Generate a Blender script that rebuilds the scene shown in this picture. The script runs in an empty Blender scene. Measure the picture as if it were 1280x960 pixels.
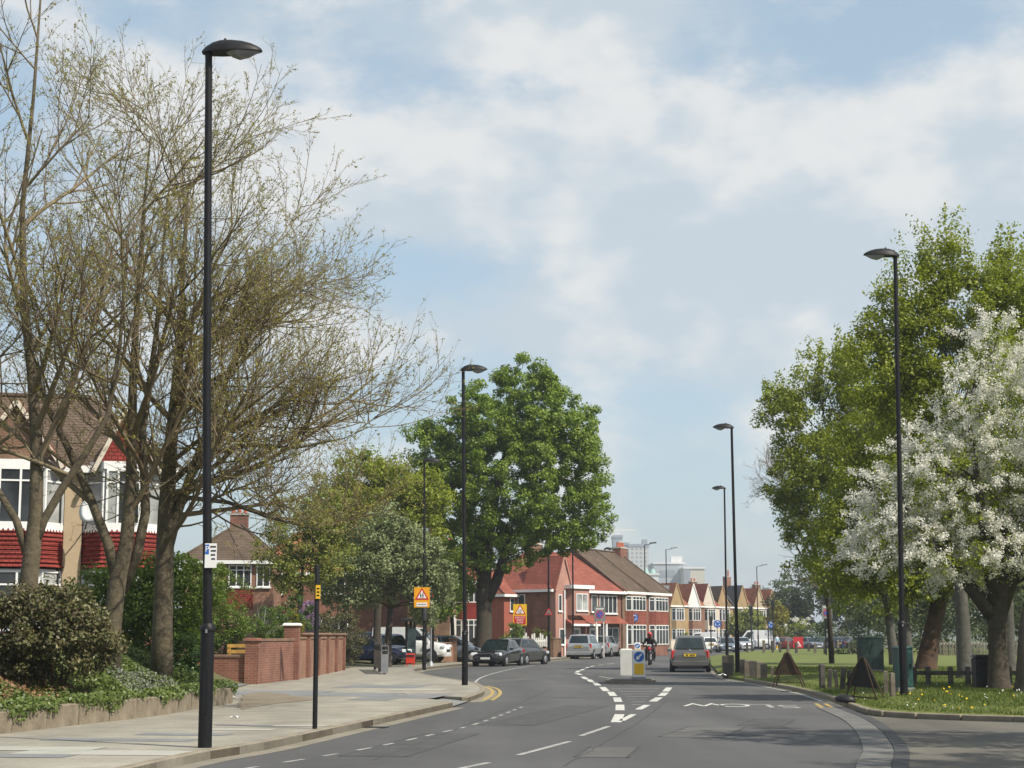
import bpy, bmesh, math, random
import numpy as np
from mathutils import Vector, Matrix
R = math.radians
SC = bpy.context.scene
C = SC.collection

# ------------------------------------------------------------------ camera
FPX, EYE, HORIZ = 2160.0, 1.6, 795.0
PITCH = math.atan((HORIZ - 480.0) / FPX)
cam_data = bpy.data.cameras.new('camera')
cam = bpy.data.objects.new('camera', cam_data)
C.objects.link(cam)
cam.location = (0, 0, EYE)
cam.rotation_euler = (R(90) + PITCH, 0, 0)
cam_data.sensor_width = 36.0
cam_data.lens = 36.0 * FPX / 1280.0
cam_data.clip_start = 0.1
cam_data.clip_end = 9000
SC.camera = cam
SC.render.resolution_x, SC.render.resolution_y = 1024, 768

# ------------------------------------------------------------------ sun, sky, exposure
SUN_EL = R(49)
SUN_AZ = R(126)            # clockwise from +Y (view direction): from the right, a little behind the camera
sun_dir = Vector((math.sin(SUN_AZ) * math.cos(SUN_EL), math.cos(SUN_AZ) * math.cos(SUN_EL), math.sin(SUN_EL)))
sd = bpy.data.lights.new('sun', 'SUN')
sd.energy = 3.7
sd.angle = R(0.6)
sd.color = (1.0, 0.92, 0.78)
sun = bpy.data.objects.new('sun', sd)
C.objects.link(sun)
sun.rotation_euler = (-sun_dir).to_track_quat('-Z', 'Y').to_euler()
sun.location = (30, -20, 40)
SC.view_settings.view_transform = 'Standard'
SC.view_settings.look = 'None'
SC.view_settings.exposure = 0.72
SC.view_settings.gamma = 1.0
try:
    SC.cycles.use_denoising = True
    SC.cycles.max_bounces = 8
    SC.cycles.transparent_max_bounces = 12
    SC.cycles.volume_bounces = 0
    SC.cycles.caustics_reflective = False
    SC.cycles.caustics_refractive = False
    SC.cycles.sample_clamp_indirect = 6.0
except Exception:
    pass

W = bpy.data.worlds.new('World')
SC.world = W
W.use_nodes = True
nt = W.node_tree
nt.nodes.clear()
def wn(t, **k):
    n = nt.nodes.new(t)
    for a, b in k.items():
        setattr(n, a, b)
    return n
def wl(a, b):
    nt.links.new(a, b)
def wmath(op, a, b=None, clamp=False):
    n = wn('ShaderNodeMath', operation=op, use_clamp=clamp)
    for i, v in enumerate((a, b)):
        if v is None:
            continue
        if isinstance(v, (int, float)):
            n.inputs[i].default_value = v
        else:
            wl(v, n.inputs[i])
    return n.outputs[0]
out = wn('ShaderNodeOutputWorld')
bg = wn('ShaderNodeBackground')
bg.inputs['Strength'].default_value = 0.094
wl(bg.outputs[0], out.inputs[0])
sky = wn('ShaderNodeTexSky', sky_type='NISHITA')
sky.sun_disc = False
sky.sun_elevation = SUN_EL
sky.sun_rotation = SUN_AZ
sky.altitude = 50
sky.air_density = 1.0
sky.dust_density = 1.6
sky.ozone_density = 1.0
tc = wn('ShaderNodeTexCoord')
sep = wn('ShaderNodeSeparateXYZ')
wl(tc.outputs['Generated'], sep.inputs[0])
# clouds: layered noise on the view direction, flattened so the banks lie level
def cloud_density(shift, detail=7.0):
    mp = wn('ShaderNodeMapping')
    mp.inputs['Location'].default_value = (shift[0] + 0.55, shift[1] + 3.2, shift[2] * 1.7 + 0.35)
    mp.inputs['Scale'].default_value = (1.0, 1.0, 1.7)
    wl(tc.outputs['Generated'], mp.inputs['Vector'])
    n1 = wn('ShaderNodeTexNoise')
    n1.inputs['Scale'].default_value = 4.4
    n1.inputs['Detail'].default_value = detail
    n1.inputs['Roughness'].default_value = 0.6
    n1.inputs['Distortion'].default_value = 0.0
    wl(mp.outputs[0], n1.inputs['Vector'])
    return wmath('ADD', wmath('MULTIPLY', n1.outputs[0], 1.7), -0.33)
AZ = wmath('ARCTAN2', sep.outputs[0], sep.outputs[1])
EL = wmath('ARCSINE', sep.outputs[2])
def bank(az, el, sa, se, amp):
    """one bank of cloud (positive) or clear gap (negative), centred on azimuth/elevation in degrees"""
    a, e = AZ, EL
    da = wmath('DIVIDE', wmath('SUBTRACT', a, R(az)), R(sa))
    de = wmath('DIVIDE', wmath('SUBTRACT', e, R(el)), R(se))
    q = wmath('ADD', wmath('MULTIPLY', da, da), wmath('MULTIPLY', de, de))
    return wmath('MULTIPLY', wmath('EXPONENT', wmath('MULTIPLY', q, -1.0)), amp)
BANKS = [(5.5, 16.3, 7, 1.9, .2), (10, 13.8, 9, 2.6, .2), (-3, 14.6, 7, 1.2, .12), (4, 10.8, 10, 1.5, .2), (-7, 9.5, 9, 1.8, .13), (9, 9.0, 8, 2.0, .13), (1, 6.2, 12, 1.0, .1),
         (11, 8.6, 6, 2.0, .08), (-10, 16.5, 8, 2.0, .1), (2, 20.2, 9, 1.6, .13), (12.5, 19.4, 5.5, 2.6, -.34), (-7, 20, 5, 1.6, .08), (0, 3.5, 400, 2.6, -.10), (7.5, 12.6, 8, 2.2, .12), (14, 16.0, 3.5, 1.6, .14), (-3, 12.3, 7, .8, -.16), (0, 18.2, 7, .8, -.12), (5, 8.0, 8, .7, -.1),
         (-4, 17.8, 8, 1.0, -.06), (-3, 11.3, 6, .8, -.10), (3, 7.0, 8, .9, -.06), (-9, 8.5, 7, 2.0, .05)]
bsum = None
for b in BANKS:
    v = bank(*b)
    bsum = v if bsum is None else wmath('ADD', bsum, v)
dens = wmath('ADD', cloud_density((0, 0, 0)), bsum)
dens2 = wmath('ADD', cloud_density((0.03, -0.015, 0.035), 4.0), bsum)
cov = wn('ShaderNodeMapRange', interpolation_type='SMOOTHSTEP')
cov.inputs['From Min'].default_value = 0.36
cov.inputs['From Max'].default_value = 0.66
wl(dens, cov.inputs['Value'])
lit = wn('ShaderNodeMapRange', interpolation_type='SMOOTHSTEP')
lit.inputs['From Min'].default_value = -0.13
lit.inputs['From Max'].default_value = 0.14
wl(wmath('SUBTRACT', dens, dens2), lit.inputs['Value'])
ccol = wn('ShaderNodeMix', data_type='RGBA')
ccol.inputs[6].default_value = (4.0, 4.45, 4.8, 1)
ccol.inputs[7].default_value = (6.0, 5.85, 5.6, 1)
wl(lit.outputs[0], ccol.inputs[0])
# thin veil of high cloud that greys the blue everywhere
veil = wn('ShaderNodeMix', data_type='RGBA')
veil.inputs[0].default_value = 0.5
veil.inputs[7].default_value = (3.5, 4.5, 5.05, 1)
wl(sky.outputs[0], veil.inputs[6])
mixc = wn('ShaderNodeMix', data_type='RGBA')
fac = wmath('MULTIPLY', cov.outputs[0], 0.78)
wl(fac, mixc.inputs[0])
wl(veil.outputs[2], mixc.inputs[6])
wl(ccol.outputs[2], mixc.inputs[7])
wl(mixc.outputs[2], bg.inputs['Color'])

# ------------------------------------------------------------------ where a pixel of the photograph lies in the place
cP, sP = math.cos(PITCH), math.sin(PITCH)
def P(px, py, z=0.0):
    u, v = (px - 640.0) / FPX, (480.0 - py) / FPX
    d = Vector((u, cP - v * sP, sP + v * cP))
    t = (z - EYE) / d.z
    return Vector((d.x * t, d.y * t, z))
def PY(px, py, Y):
    u, v = (px - 640.0) / FPX, (480.0 - py) / FPX
    d = Vector((u, cP - v * sP, sP + v * cP))
    t = Y / d.y
    return Vector((d.x * t, Y, EYE + d.z * t))

# ------------------------------------------------------------------ materials
MATS = {}
def mat(name, col, rough=0.75, var=0.12, scale=6.0, bump=0.0, bscale=40.0, metal=0.0, spec=0.4, col2=None, detail=5.0, coat=0.0, emit=None):
    m = bpy.data.materials.new(name)
    m.use_nodes = True
    t = m.node_tree
    b = t.nodes['Principled BSDF']
    b.inputs['Roughness'].default_value = rough
    b.inputs['Metallic'].default_value = metal
    b.inputs['Specular IOR Level'].default_value = spec
    if coat:
        b.inputs['Coat Weight'].default_value = coat
        b.inputs['Coat Roughness'].default_value = 0.05
    tcn = t.nodes.new('ShaderNodeTexCoord')
    nz = t.nodes.new('ShaderNodeTexNoise')
    nz.inputs['Scale'].default_value = scale
    nz.inputs['Detail'].default_value = detail
    nz.inputs['Roughness'].default_value = 0.62
    t.links.new(tcn.outputs['Object'], nz.inputs['Vector'])
    rp = t.nodes.new('ShaderNodeValToRGB')
    rp.color_ramp.elements[0].position = 0.3
    rp.color_ramp.elements[1].position = 0.7
    a = [max(0, c * (1 - var)) for c in col]
    c2 = col2 if col2 else [min(1, c * (1 + var)) for c in col]
    if col2:
        a = col
    rp.color_ramp.elements[0].color = (*a, 1)
    rp.color_ramp.elements[1].color = (*c2, 1)
    t.links.new(nz.outputs[0], rp.inputs[0])
    t.links.new(rp.outputs[0], b.inputs['Base Color'])
    if bump:
        bn = t.nodes.new('ShaderNodeTexNoise')
        bn.inputs['Scale'].default_value = bscale
        bn.inputs['Detail'].default_value = 4
        t.links.new(tcn.outputs['Object'], bn.inputs['Vector'])
        bp = t.nodes.new('ShaderNodeBump')
        bp.inputs['Strength'].default_value = bump
        bp.inputs['Distance'].default_value = 0.02
        t.links.new(bn.outputs[0], bp.inputs['Height'])
        t.links.new(bp.outputs[0], b.inputs['Normal'])
    if emit:
        b.inputs['Emission Color'].default_value = (*col, 1)
        b.inputs['Emission Strength'].default_value = emit
    MATS[name] = m
    return m

def leafmat(name, cols, trans=0.35, rough=0.55, clump=0.6):
    """cols: list of (position, rgb) read by a random number per leaf"""
    m = bpy.data.materials.new(name)
    m.use_nodes = True
    t = m.node_tree
    b = t.nodes['Principled BSDF']
    o = t.nodes['Material Output']
    b.inputs['Roughness'].default_value = rough
    b.inputs['Specular IOR Level'].default_value = 0.35
    g = t.nodes.new('ShaderNodeNewGeometry')
    tcn = t.nodes.new('ShaderNodeTexCoord')
    nz = t.nodes.new('ShaderNodeTexNoise')
    nz.inputs['Scale'].default_value = clump
    nz.inputs['Detail'].default_value = 2
    t.links.new(tcn.outputs['Object'], nz.inputs['Vector'])
    ad = t.nodes.new('ShaderNodeMath'); ad.operation = 'MULTIPLY_ADD'
    ad.inputs[1].default_value = 0.75
    t.links.new(g.outputs['Random Per Island'], ad.inputs[0])
    sb = t.nodes.new('ShaderNodeMath'); sb.operation = 'MULTIPLY_ADD'
    sb.inputs[1].default_value = 0.9; sb.inputs[2].default_value = -0.33
    t.links.new(nz.outputs[0], sb.inputs[0])
    t.links.new(sb.outputs[0], ad.inputs[2])
    rp = t.nodes.new('ShaderNodeValToRGB')
    el = rp.color_ramp.elements
    el[0].position, el[0].color = cols[0][0], (*cols[0][1], 1)
    el[1].position, el[1].color = cols[-1][0], (*cols[-1][1], 1)
    for p, c in cols[1:-1]:
        e = el.new(p); e.color = (*c, 1)
    t.links.new(ad.outputs[0], rp.inputs[0])
    t.links.new(rp.outputs[0], b.inputs['Base Color'])
    tr = t.nodes.new('ShaderNodeBsdfTranslucent')
    hs = t.nodes.new('ShaderNodeHueSaturation')
    hs.inputs['Value'].default_value = 1.15
    hs.inputs['Saturation'].default_value = 1.1
    t.links.new(rp.outputs[0], hs.inputs['Color'])
    t.links.new(hs.outputs[0], tr.inputs['Color'])
    mx = t.nodes.new('ShaderNodeMixShader')
    mx.inputs[0].default_value = trans
    t.links.new(b.outputs[0], mx.inputs[1])
    t.links.new(tr.outputs[0], mx.inputs[2])
    t.links.new(mx.outputs[0], o.inputs['Surface'])
    MATS[name] = m
    return m

def course_mat(name, c1, c2, mortar, bw, bh, ms=0.012, var=0.3, rough=0.85, vertical=True, off=0.5):
    """bricks or tiles too small to pick apart: courses across the wall, by object coordinates along the face"""
    m = bpy.data.materials.new(name)
    m.use_nodes = True
    t = m.node_tree
    b = t.nodes['Principled BSDF']
    b.inputs['Roughness'].default_value = rough
    b.inputs['Specular IOR Level'].default_value = 0.25
    tcn = t.nodes.new('ShaderNodeTexCoord')
    g = t.nodes.new('ShaderNodeNewGeometry')
    sp = t.nodes.new('ShaderNodeSeparateXYZ')
    t.links.new(tcn.outputs['Object'], sp.inputs[0])
    ad = t.nodes.new('ShaderNodeMath'); ad.operation = 'ADD'
    t.links.new(sp.outputs[0], ad.inputs[0]); t.links.new(sp.outputs[1], ad.inputs[1])
    cb = t.nodes.new('ShaderNodeCombineXYZ')
    t.links.new(ad.outputs[0], cb.inputs[0]); t.links.new(sp.outputs[2], cb.inputs[1])
    br = t.nodes.new('ShaderNodeTexBrick')
    br.offset = off
    br.inputs['Color1'].default_value = (*c1, 1)
    br.inputs['Color2'].default_value = (*c2, 1)
    br.inputs['Mortar'].default_value = (*mortar, 1)
    br.inputs['Scale'].default_value = 1.0
    br.inputs['Mortar Size'].default_value = ms
    br.inputs['Mortar Smooth'].default_value = 0.2
    br.inputs['Brick Width'].default_value = bw
    br.inputs['Row Height'].default_value = bh
    t.links.new(cb.outputs[0], br.inputs['Vector'])
    nz = t.nodes.new('ShaderNodeTexNoise')
    nz.inputs['Scale'].default_value = 1.3
    nz.inputs['Detail'].default_value = 6
    t.links.new(tcn.outputs['Object'], nz.inputs['Vector'])
    mr = t.nodes.new('ShaderNodeMapRange')
    mr.inputs['From Min'].default_value = .3; mr.inputs['From Max'].default_value = .7
    mr.inputs['To Min'].default_value = 1 - var; mr.inputs['To Max'].default_value = 1 + var
    t.links.new(nz.outputs[0], mr.inputs['Value'])
    mx = t.nodes.new('ShaderNodeMix'); mx.data_type = 'RGBA'; mx.blend_type = 'MULTIPLY'
    mx.inputs[0].default_value = 1
    t.links.new(br.outputs[0], mx.inputs[6])
    t.links.new(mr.outputs[0], mx.inputs[7])
    t.links.new(mx.outputs[2], b.inputs['Base Color'])
    bp = t.nodes.new('ShaderNodeBump')
    bp.inputs['Strength'].default_value = 0.6; bp.inputs['Distance'].default_value = 0.015
    iv = t.nodes.new('ShaderNodeMath'); iv.operation = 'SUBTRACT'; iv.inputs[0].default_value = 1
    t.links.new(br.outputs['Fac'], iv.inputs[1])
    t.links.new(iv.outputs[0], bp.inputs['Height'])
    t.links.new(bp.outputs[0], b.inputs['Normal'])
    MATS[name] = m
    return m

# ------------------------------------------------------------------ mesh helpers
class MB:
    def __init__(s):
        s.v, s.f, s.m = [], [], []
    def add(s, vs, fs, mi=0):
        o = len(s.v)
        s.v += [tuple(x) for x in vs]
        s.f += [tuple(i + o for i in f) for f in fs]
        s.m += [mi] * len(fs)
        return s
    def box(s, x0, x1, y0, y1, z0, z1, mi=0, M=None):
        vs = [(x, y, z) for z in (z0, z1) for y in (y0, y1) for x in (x0, x1)]
        if M is not None:
            vs = [M @ Vector(v) for v in vs]
        return s.add(vs, [(0, 2, 3, 1), (4, 5, 7, 6), (0, 1, 5, 4), (2, 6, 7, 3), (0, 4, 6, 2), (1, 3, 7, 5)], mi)
    def cbox(s, x0, x1, y0, y1, z0, z1, c=0.02, mi=0, M=None):
        """box with chamfered top edges"""
        vs = [(x0, y0, z0), (x1, y0, z0), (x1, y1, z0), (x0, y1, z0), (x0, y0, z1 - c), (x1, y0, z1 - c), (x1, y1, z1 - c), (x0, y1, z1 - c),
              (x0 + c, y0 + c, z1), (x1 - c, y0 + c, z1), (x1 - c, y1 - c, z1), (x0 + c, y1 - c, z1)]
        if M is not None:
            vs = [M @ Vector(v) for v in vs]
        fs = [(3, 2, 1, 0), (8, 9, 10, 11)]
        for k in range(4):
            n = (k + 1) % 4
            fs += [(k, n, n + 4, k + 4), (k + 4, n + 4, n + 8, k + 8)]
        return s.add(vs, fs, mi)
    def bar(s, a, b, w, h, mi=0, up=(0, 0, 1)):
        a, b = Vector(a), Vector(b)
        d = (b - a).normalized()
        u = Vector(up)
        sx = d.cross(u)
        if sx.length < 1e-5:
            sx = d.cross(Vector((1, 0, 0)))
        sx.normalize()
        uy = sx.cross(d).normalized()
        vs = [p + sx * (i * w / 2) + uy * (j * h / 2) for p in (a, b) for i, j in ((-1, -1), (1, -1), (1, 1), (-1, 1))]
        return s.add(vs, [(3, 2, 1, 0), (4, 5, 6, 7), (0, 1, 5, 4), (1, 2, 6, 5), (2, 3, 7, 6), (3, 0, 4, 7)], mi)
    def tube(s, pts, rad, n=8, mi=0, cap=True):
        pts = [Vector(p) for p in pts]
        if isinstance(rad, (int, float)):
            rad = [rad] * len(pts)
        o = len(s.v)
        prev = None
        for i, p in enumerate(pts):
            d = (pts[min(i + 1, len(pts) - 1)] - pts[max(i - 1, 0)])
            d.normalize()
            ref = Vector((1, 0, 0)) if abs(d.x) < 0.9 else Vector((0, 1, 0))
            a = prev if prev is not None else ref
            a = a - d * a.dot(d)
            if a.length < 1e-4:
                a = ref - d * ref.dot(d)
            a.normalize()
            prev = a
            b = d.cross(a)
            for k in range(n):
                th = 2 * math.pi * k / n
                s.v.append(tuple(p + (a * math.cos(th) + b * math.sin(th)) * rad[i]))
        for i in range(len(pts) - 1):
            for k in range(n):
                k2 = (k + 1) % n
                s.f.append((o + i * n + k, o + i * n + k2, o + (i + 1) * n + k2, o + (i + 1) * n + k))
                s.m.append(mi)
        if cap:
            s.f.append(tuple(o + k for k in reversed(range(n)))); s.m.append(mi)
            e = o + (len(pts) - 1) * n
            s.f.append(tuple(e + k for k in range(n))); s.m.append(mi)
        return s
    def lathe(s, prof, n=16, mi=0, M=None, cap=True):
        """prof: (r, z) pairs round the z axis"""
        o = len(s.v)
        for r, z in prof:
            for k in range(n):
                th = 2 * math.pi * k / n
                q = Vector((r * math.cos(th), r * math.sin(th), z))
                if M is not None:
                    q = M @ q
                s.v.append(tuple(q))
        for i in range(len(prof) - 1):
            for k in range(n):
                k2 = (k + 1) % n
                s.f.append((o + i * n + k, o + i * n + k2, o + (i + 1) * n + k2, o + (i + 1) * n + k)); s.m.append(mi)
        if cap:
            s.f.append(tuple(o + k for k in reversed(range(n)))); s.m.append(mi)
            e = o + (len(prof) - 1) * n
            s.f.append(tuple(e + k for k in range(n))); s.m.append(mi)
        return s
    def prism(s, poly, z0, z1, mi=0, M=None):
        n = len(poly)
        vs = [Vector((p[0], p[1], z)) for z in (z0, z1) for p in poly]
        if M is not None:
            vs = [M @ v for v in vs]
        ar = sum(poly[i][0] * poly[(i + 1) % n][1] - poly[(i + 1) % n][0] * poly[i][1] for i in range(n))
        up, dn = tuple(range(n, 2 * n)), tuple(reversed(range(n)))
        sd_ = [(i, (i + 1) % n, n + (i + 1) % n, n + i) for i in range(n)]
        if ar < 0:
            up, dn = tuple(reversed(up)), tuple(reversed(dn))
            sd_ = [tuple(reversed(f)) for f in sd_]
        return s.add(vs, [dn, up] + sd_, mi)
    def quad(s, a, b, c, d, mi=0):
        return s.add([a, b, c, d], [(0, 1, 2, 3)], mi)
    def slab(s, a, b, c, d, th, mi=0):
        """four corners and a thickness along the normal"""
        a, b, c, d = map(Vector, (a, b, c, d))
        n = (b - a).cross(d - a).normalized() * th
        return s.add([a, b, c, d, a + n, b + n, c + n, d + n], [(3, 2, 1, 0), (4, 5, 6, 7), (0, 1, 5, 4), (1, 2, 6, 5), (2, 3, 7, 6), (3, 0, 4, 7)], mi)
    def build(s, name, mats, parent=None, smooth=False, loc=None, rz=0):
        me = bpy.data.meshes.new(name)
        me.from_pydata(s.v, [], s.f)
        if not isinstance(mats, (list, tuple)):
            mats = [mats]
        for m in mats:
            me.materials.append(MATS[m] if isinstance(m, str) else m)
        if len(mats) > 1:
            me.polygons.foreach_set('material_index', s.m)
        if smooth:
            me.polygons.foreach_set('use_smooth', [True] * len(me.polygons))
            if smooth is not True:
                try:
                    me.set_sharp_from_angle(angle=R(smooth))
                except Exception:
                    pass
        me.update()
        return link(name, me, parent, loc, rz)

def link(name, data, parent=None, loc=None, rz=0):
    o = bpy.data.objects.new(name, data)
    C.objects.link(o)
    if parent is not None:
        o.parent = parent
    if loc is not None:
        o.location = loc
    if rz:
        o.rotation_euler = (0, 0, rz)
    return o
def tag(o, label=None, cat=None, group=None, kind=None):
    if label: o['label'] = label
    if cat: o['category'] = cat
    if group: o['group'] = group
    if kind: o['kind'] = kind
    return o
def thing(name, label, cat, loc=(0, 0, 0), rz=0, group=None):
    o = link(name, None, None, loc, rz)
    o.empty_display_size = 0.3
    return tag(o, label, cat, group)
def struct(o):
    o['kind'] = 'structure'
    return o
def copy_tree(o, parent=None):
    c = o.copy()
    C.objects.link(c)
    c.parent = parent
    for ch in list(o.children):
        copy_tree(ch, c)
    return c

def np_mesh(name, verts, faces, mats, parent=None, smooth=False, midx=None):
    """verts (n,3) array, faces (m,k) array of equal-sided faces"""
    verts = np.asarray(verts, dtype=np.float32); faces = np.asarray(faces, dtype=np.int32)
    me = bpy.data.meshes.new(name)
    n, (m, k) = len(verts), faces.shape
    me.vertices.add(n)
    me.vertices.foreach_set('co', verts.ravel())
    me.loops.add(m * k)
    me.loops.foreach_set('vertex_index', faces.ravel())
    me.polygons.add(m)
    me.polygons.foreach_set('loop_start', np.arange(0, m * k, k, dtype=np.int32))
    if not isinstance(mats, (list, tuple)):
        mats = [mats]
    for q in mats:
        me.materials.append(MATS[q])
    if midx is not None:
        me.polygons.foreach_set('material_index', np.asarray(midx, dtype=np.int32))
    if smooth:
        me.polygons.foreach_set('use_smooth', np.ones(m, dtype=bool))
    me.update(calc_edges=True)
    me.validate()
    return link(name, me, parent)

def text_mesh(txt, size, M):
    """lettering as a flat mesh, in the plane of matrix M"""
    cu = bpy.data.curves.new('txt', 'FONT')
    cu.body = txt
    cu.size = size
    cu.align_x = 'CENTER'; cu.align_y = 'CENTER'
    cu.resolution_u = 3
    ob = bpy.data.objects.new('txt', cu)
    C.objects.link(ob)
    bpy.context.view_layer.update()
    me = bpy.data.meshes.new_from_object(ob.evaluated_get(bpy.context.evaluated_depsgraph_get()))
    bpy.data.objects.remove(ob)
    bpy.data.curves.remove(cu)
    me.transform(M)
    return me
# ------------------------------------------------------------------ material list
mat('asphalt', (.082, .082, .084), .9, .10, .35, .35, 60, spec=.3)
def asphalt_detail(m, fine=.12, patch=.12):
    t = MATS[m].node_tree
    b = t.nodes['Principled BSDF']
    src = b.inputs['Base Color'].links[0].from_socket
    tcn = t.nodes.new('ShaderNodeTexCoord')
    n1 = t.nodes.new('ShaderNodeTexNoise'); n1.inputs['Scale'].default_value = 22; n1.inputs['Detail'].default_value = 8; n1.inputs['Roughness'].default_value = .8
    mp = t.nodes.new('ShaderNodeMapping'); mp.inputs['Rotation'].default_value = (0, 0, R(-10)); mp.inputs['Scale'].default_value = (.55, .06, 1)
    n2 = t.nodes.new('ShaderNodeTexNoise'); n2.inputs['Scale'].default_value = 1.0; n2.inputs['Detail'].default_value = 4
    t.links.new(tcn.outputs['Object'], n1.inputs['Vector'])
    t.links.new(tcn.outputs['Object'], mp.inputs['Vector'])
    t.links.new(mp.outputs[0], n2.inputs['Vector'])
    prev = src
    for n, a in ((n1, fine), (n2, patch)):
        mr = t.nodes.new('ShaderNodeMapRange')
        mr.inputs['From Min'].default_value = .3; mr.inputs['From Max'].default_value = .7
        mr.inputs['To Min'].default_value = 1 - a; mr.inputs['To Max'].default_value = 1 + a
        t.links.new(n.outputs[0], mr.inputs['Value'])
        mx = t.nodes.new('ShaderNodeMix'); mx.data_type = 'RGBA'; mx.blend_type = 'MULTIPLY'; mx.inputs[0].default_value = 1
        t.links.new(prev, mx.inputs[6]); t.links.new(mr.outputs[0], mx.inputs[7])
        prev = mx.outputs[2]
    t.links.new(prev, b.inputs['Base Color'])
asphalt_detail('asphalt', .22, .2)
mat('asphalt_old', (.085, .08, .072), .9, .25, .5, .4, 50, spec=.3, col2=(.13, .12, .10))
asphalt_detail('asphalt_old', .2, .25)
mat('asphalt_dark', (.05, .05, .053), .9, .2, .8, .3, 60)
mat('gutter', (.16, .145, .115), .95, .3, 1.2, .3, 30, col2=(.23, .21, .17))
mat('concrete', (.24, .225, .19), .9, .2, 1.1, .3, 30)
asphalt_detail('concrete', .24, .2)
mat('concrete_grey', (.2, .2, .2), .9, .25, 2.0, .3, 30)
mat('kerb', (.17, .145, .11), .92, .3, 2.5, .4, 25, col2=(.26, .225, .17))
mat('edging', (.13, .105, .075), .92, .3, 2.6, .6, 20, col2=(.25, .21, .155))
mat('earth', (.10, .075, .05), .95, .35, 2.0, .5, 20, col2=(.17, .135, .09))
mat('grass', (.075, .105, .02), .95, .3, 1.1, .6, 30, col2=(.14, .16, .035))
mat('land', (.075, .09, .035), .95, .3, .02, 0, col2=(.11, .115, .06))
mat('white_paint', (.38, .38, .36), .8, .22, 3.5, .2, 40, col2=(.56, .56, .53))
mat('worn_paint', (.2, .2, .195), .85, .3, 3.5, .2, 40, col2=(.4, .4, .385))
mat('yellow_paint', (.28, .2, .07), .8, .3, 3.5, col2=(.42, .3, .1))
mat('bark', (.062, .05, .032), .95, .35, 7.0, 1.0, 18, col2=(.13, .108, .07))
mat('bark_dark', (.035, .03, .024), .95, .35, 5.0, .9, 14, col2=(.075, .06, .045))
mat('bark_red', (.035, .024, .018), .95, .35, 3.0, .9, 14, col2=(.10, .055, .035))
mat('bark_grey', (.055, .052, .046), .95, .3, 5.0, .9, 14, col2=(.11, .105, .095))
mat('twig', (.17, .135, .08), .9, .25, 3.0)
mat('black_metal', (.008, .008, .010), .5, .3, 6.0, spec=.25)
mat('grey_metal', (.26, .27, .29), .5, .15, 4.0, metal=.4)
mat('dark_plastic', (.02, .021, .023), .55, .2, 8)
mat('white_plastic', (.7, .7, .69), .5, .06, 3)
mat('cream_plastic', (.6, .6, .57), .55, .1, 3)
mat('sign_white', (.72, .72, .72), .4, .04, 3)
mat('sign_blue', (.02, .11, .42), .4, .05, 3)
mat('sign_red', (.5, .02, .025), .4, .05, 3)
mat('sign_yellow', (.72, .44, .02), .45, .06, 3)
mat('sign_orange', (.75, .33, .01), .45, .06, 3)
mat('sign_black', (.012, .012, .014), .5, .1, 3)
mat('sign_back', (.22, .22, .22), .55, .15, 6, metal=.3)
mat('bollard_yellow', (.75, .46, .02), .45, .08, 3)
mat('rust_brown', (.045, .03, .022), .85, .35, 6, .3, 30, col2=(.085, .055, .035))
mat('timber', (.10, .085, .065), .9, .35, 5, .5, 20, col2=(.19, .165, .13))
mat('timber_dark', (.045, .04, .036), .9, .35, 5, .5, 20, col2=(.10, .09, .078))
mat('timber_yellow', (.42, .25, .06), .8, .3, 5, .3, 20)
mat('white_timber', (.7, .7, .68), .6, .1, 3)
mat('green_steel', (.016, .035, .032), .5, .2, 4)
mat('teal_steel', (.02, .07, .065), .5, .2, 4)
mat('red_plastic', (.55, .035, .015), .5, .12, 4)
mat('stone', (.42, .40, .36), .85, .15, 6, .3, 30)
mat('litter_white', (.8, .8, .8), .6, .1, 10)
# glass that mirrors the sky
def glassmat(name, col, rough=.06):
    m = bpy.data.materials.new(name); m.use_nodes = True
    b = m.node_tree.nodes['Principled BSDF']
    t = m.node_tree
    tcn = t.nodes.new('ShaderNodeTexCoord'); nz = t.nodes.new('ShaderNodeTexNoise'); nz.inputs['Scale'].default_value = 1.4
    t.links.new(tcn.outputs['Object'], nz.inputs['Vector'])
    rp = t.nodes.new('ShaderNodeValToRGB')
    rp.color_ramp.elements[0].position = .35; rp.color_ramp.elements[1].position = .7
    rp.color_ramp.elements[0].color = (*[c * .6 for c in col], 1); rp.color_ramp.elements[1].color = (*[c * 1.5 for c in col], 1)
    t.links.new(nz.outputs[0], rp.inputs[0]); t.links.new(rp.outputs[0], b.inputs['Base Color'])
    b.inputs['Roughness'].default_value = rough
    b.inputs['Specular IOR Level'].default_value = .6
    MATS[name] = m
glassmat('window_glass', (.035, .04, .045))
glassmat('net_curtain', (.30, .31, .31), .25)
glassmat('car_glass', (.012, .02, .024), .04)
glassmat('car_glass_clear', (.05, .075, .08), .05)
glassmat('lamp_bowl', (.32, .33, .34), .12)

# ------------------------------------------------------------------ ground, road, pavement, verge
def sheet(name, poly, z, material, parent=None):
    mb = MB()
    mb.add([(p[0], p[1], z) for p in poly], [tuple(range(len(poly)))])
    ar = sum(poly[i][0] * poly[(i + 1) % len(poly)][1] - poly[(i + 1) % len(poly)][0] * poly[i][1] for i in range(len(poly)))
    if ar < 0:
        mb.f[0] = tuple(reversed(mb.f[0]))
    return mb.build(name, material, parent)
ground = struct(sheet('ground', [(-2400, -300), (2600, -300), (2600, 3600), (-2400, 3600)], -0.06, 'land'))
road = struct(sheet('road', [(-30, -25), (120, -25), (120, 262), (-30, 262)], 0.0, 'asphalt'))

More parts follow.
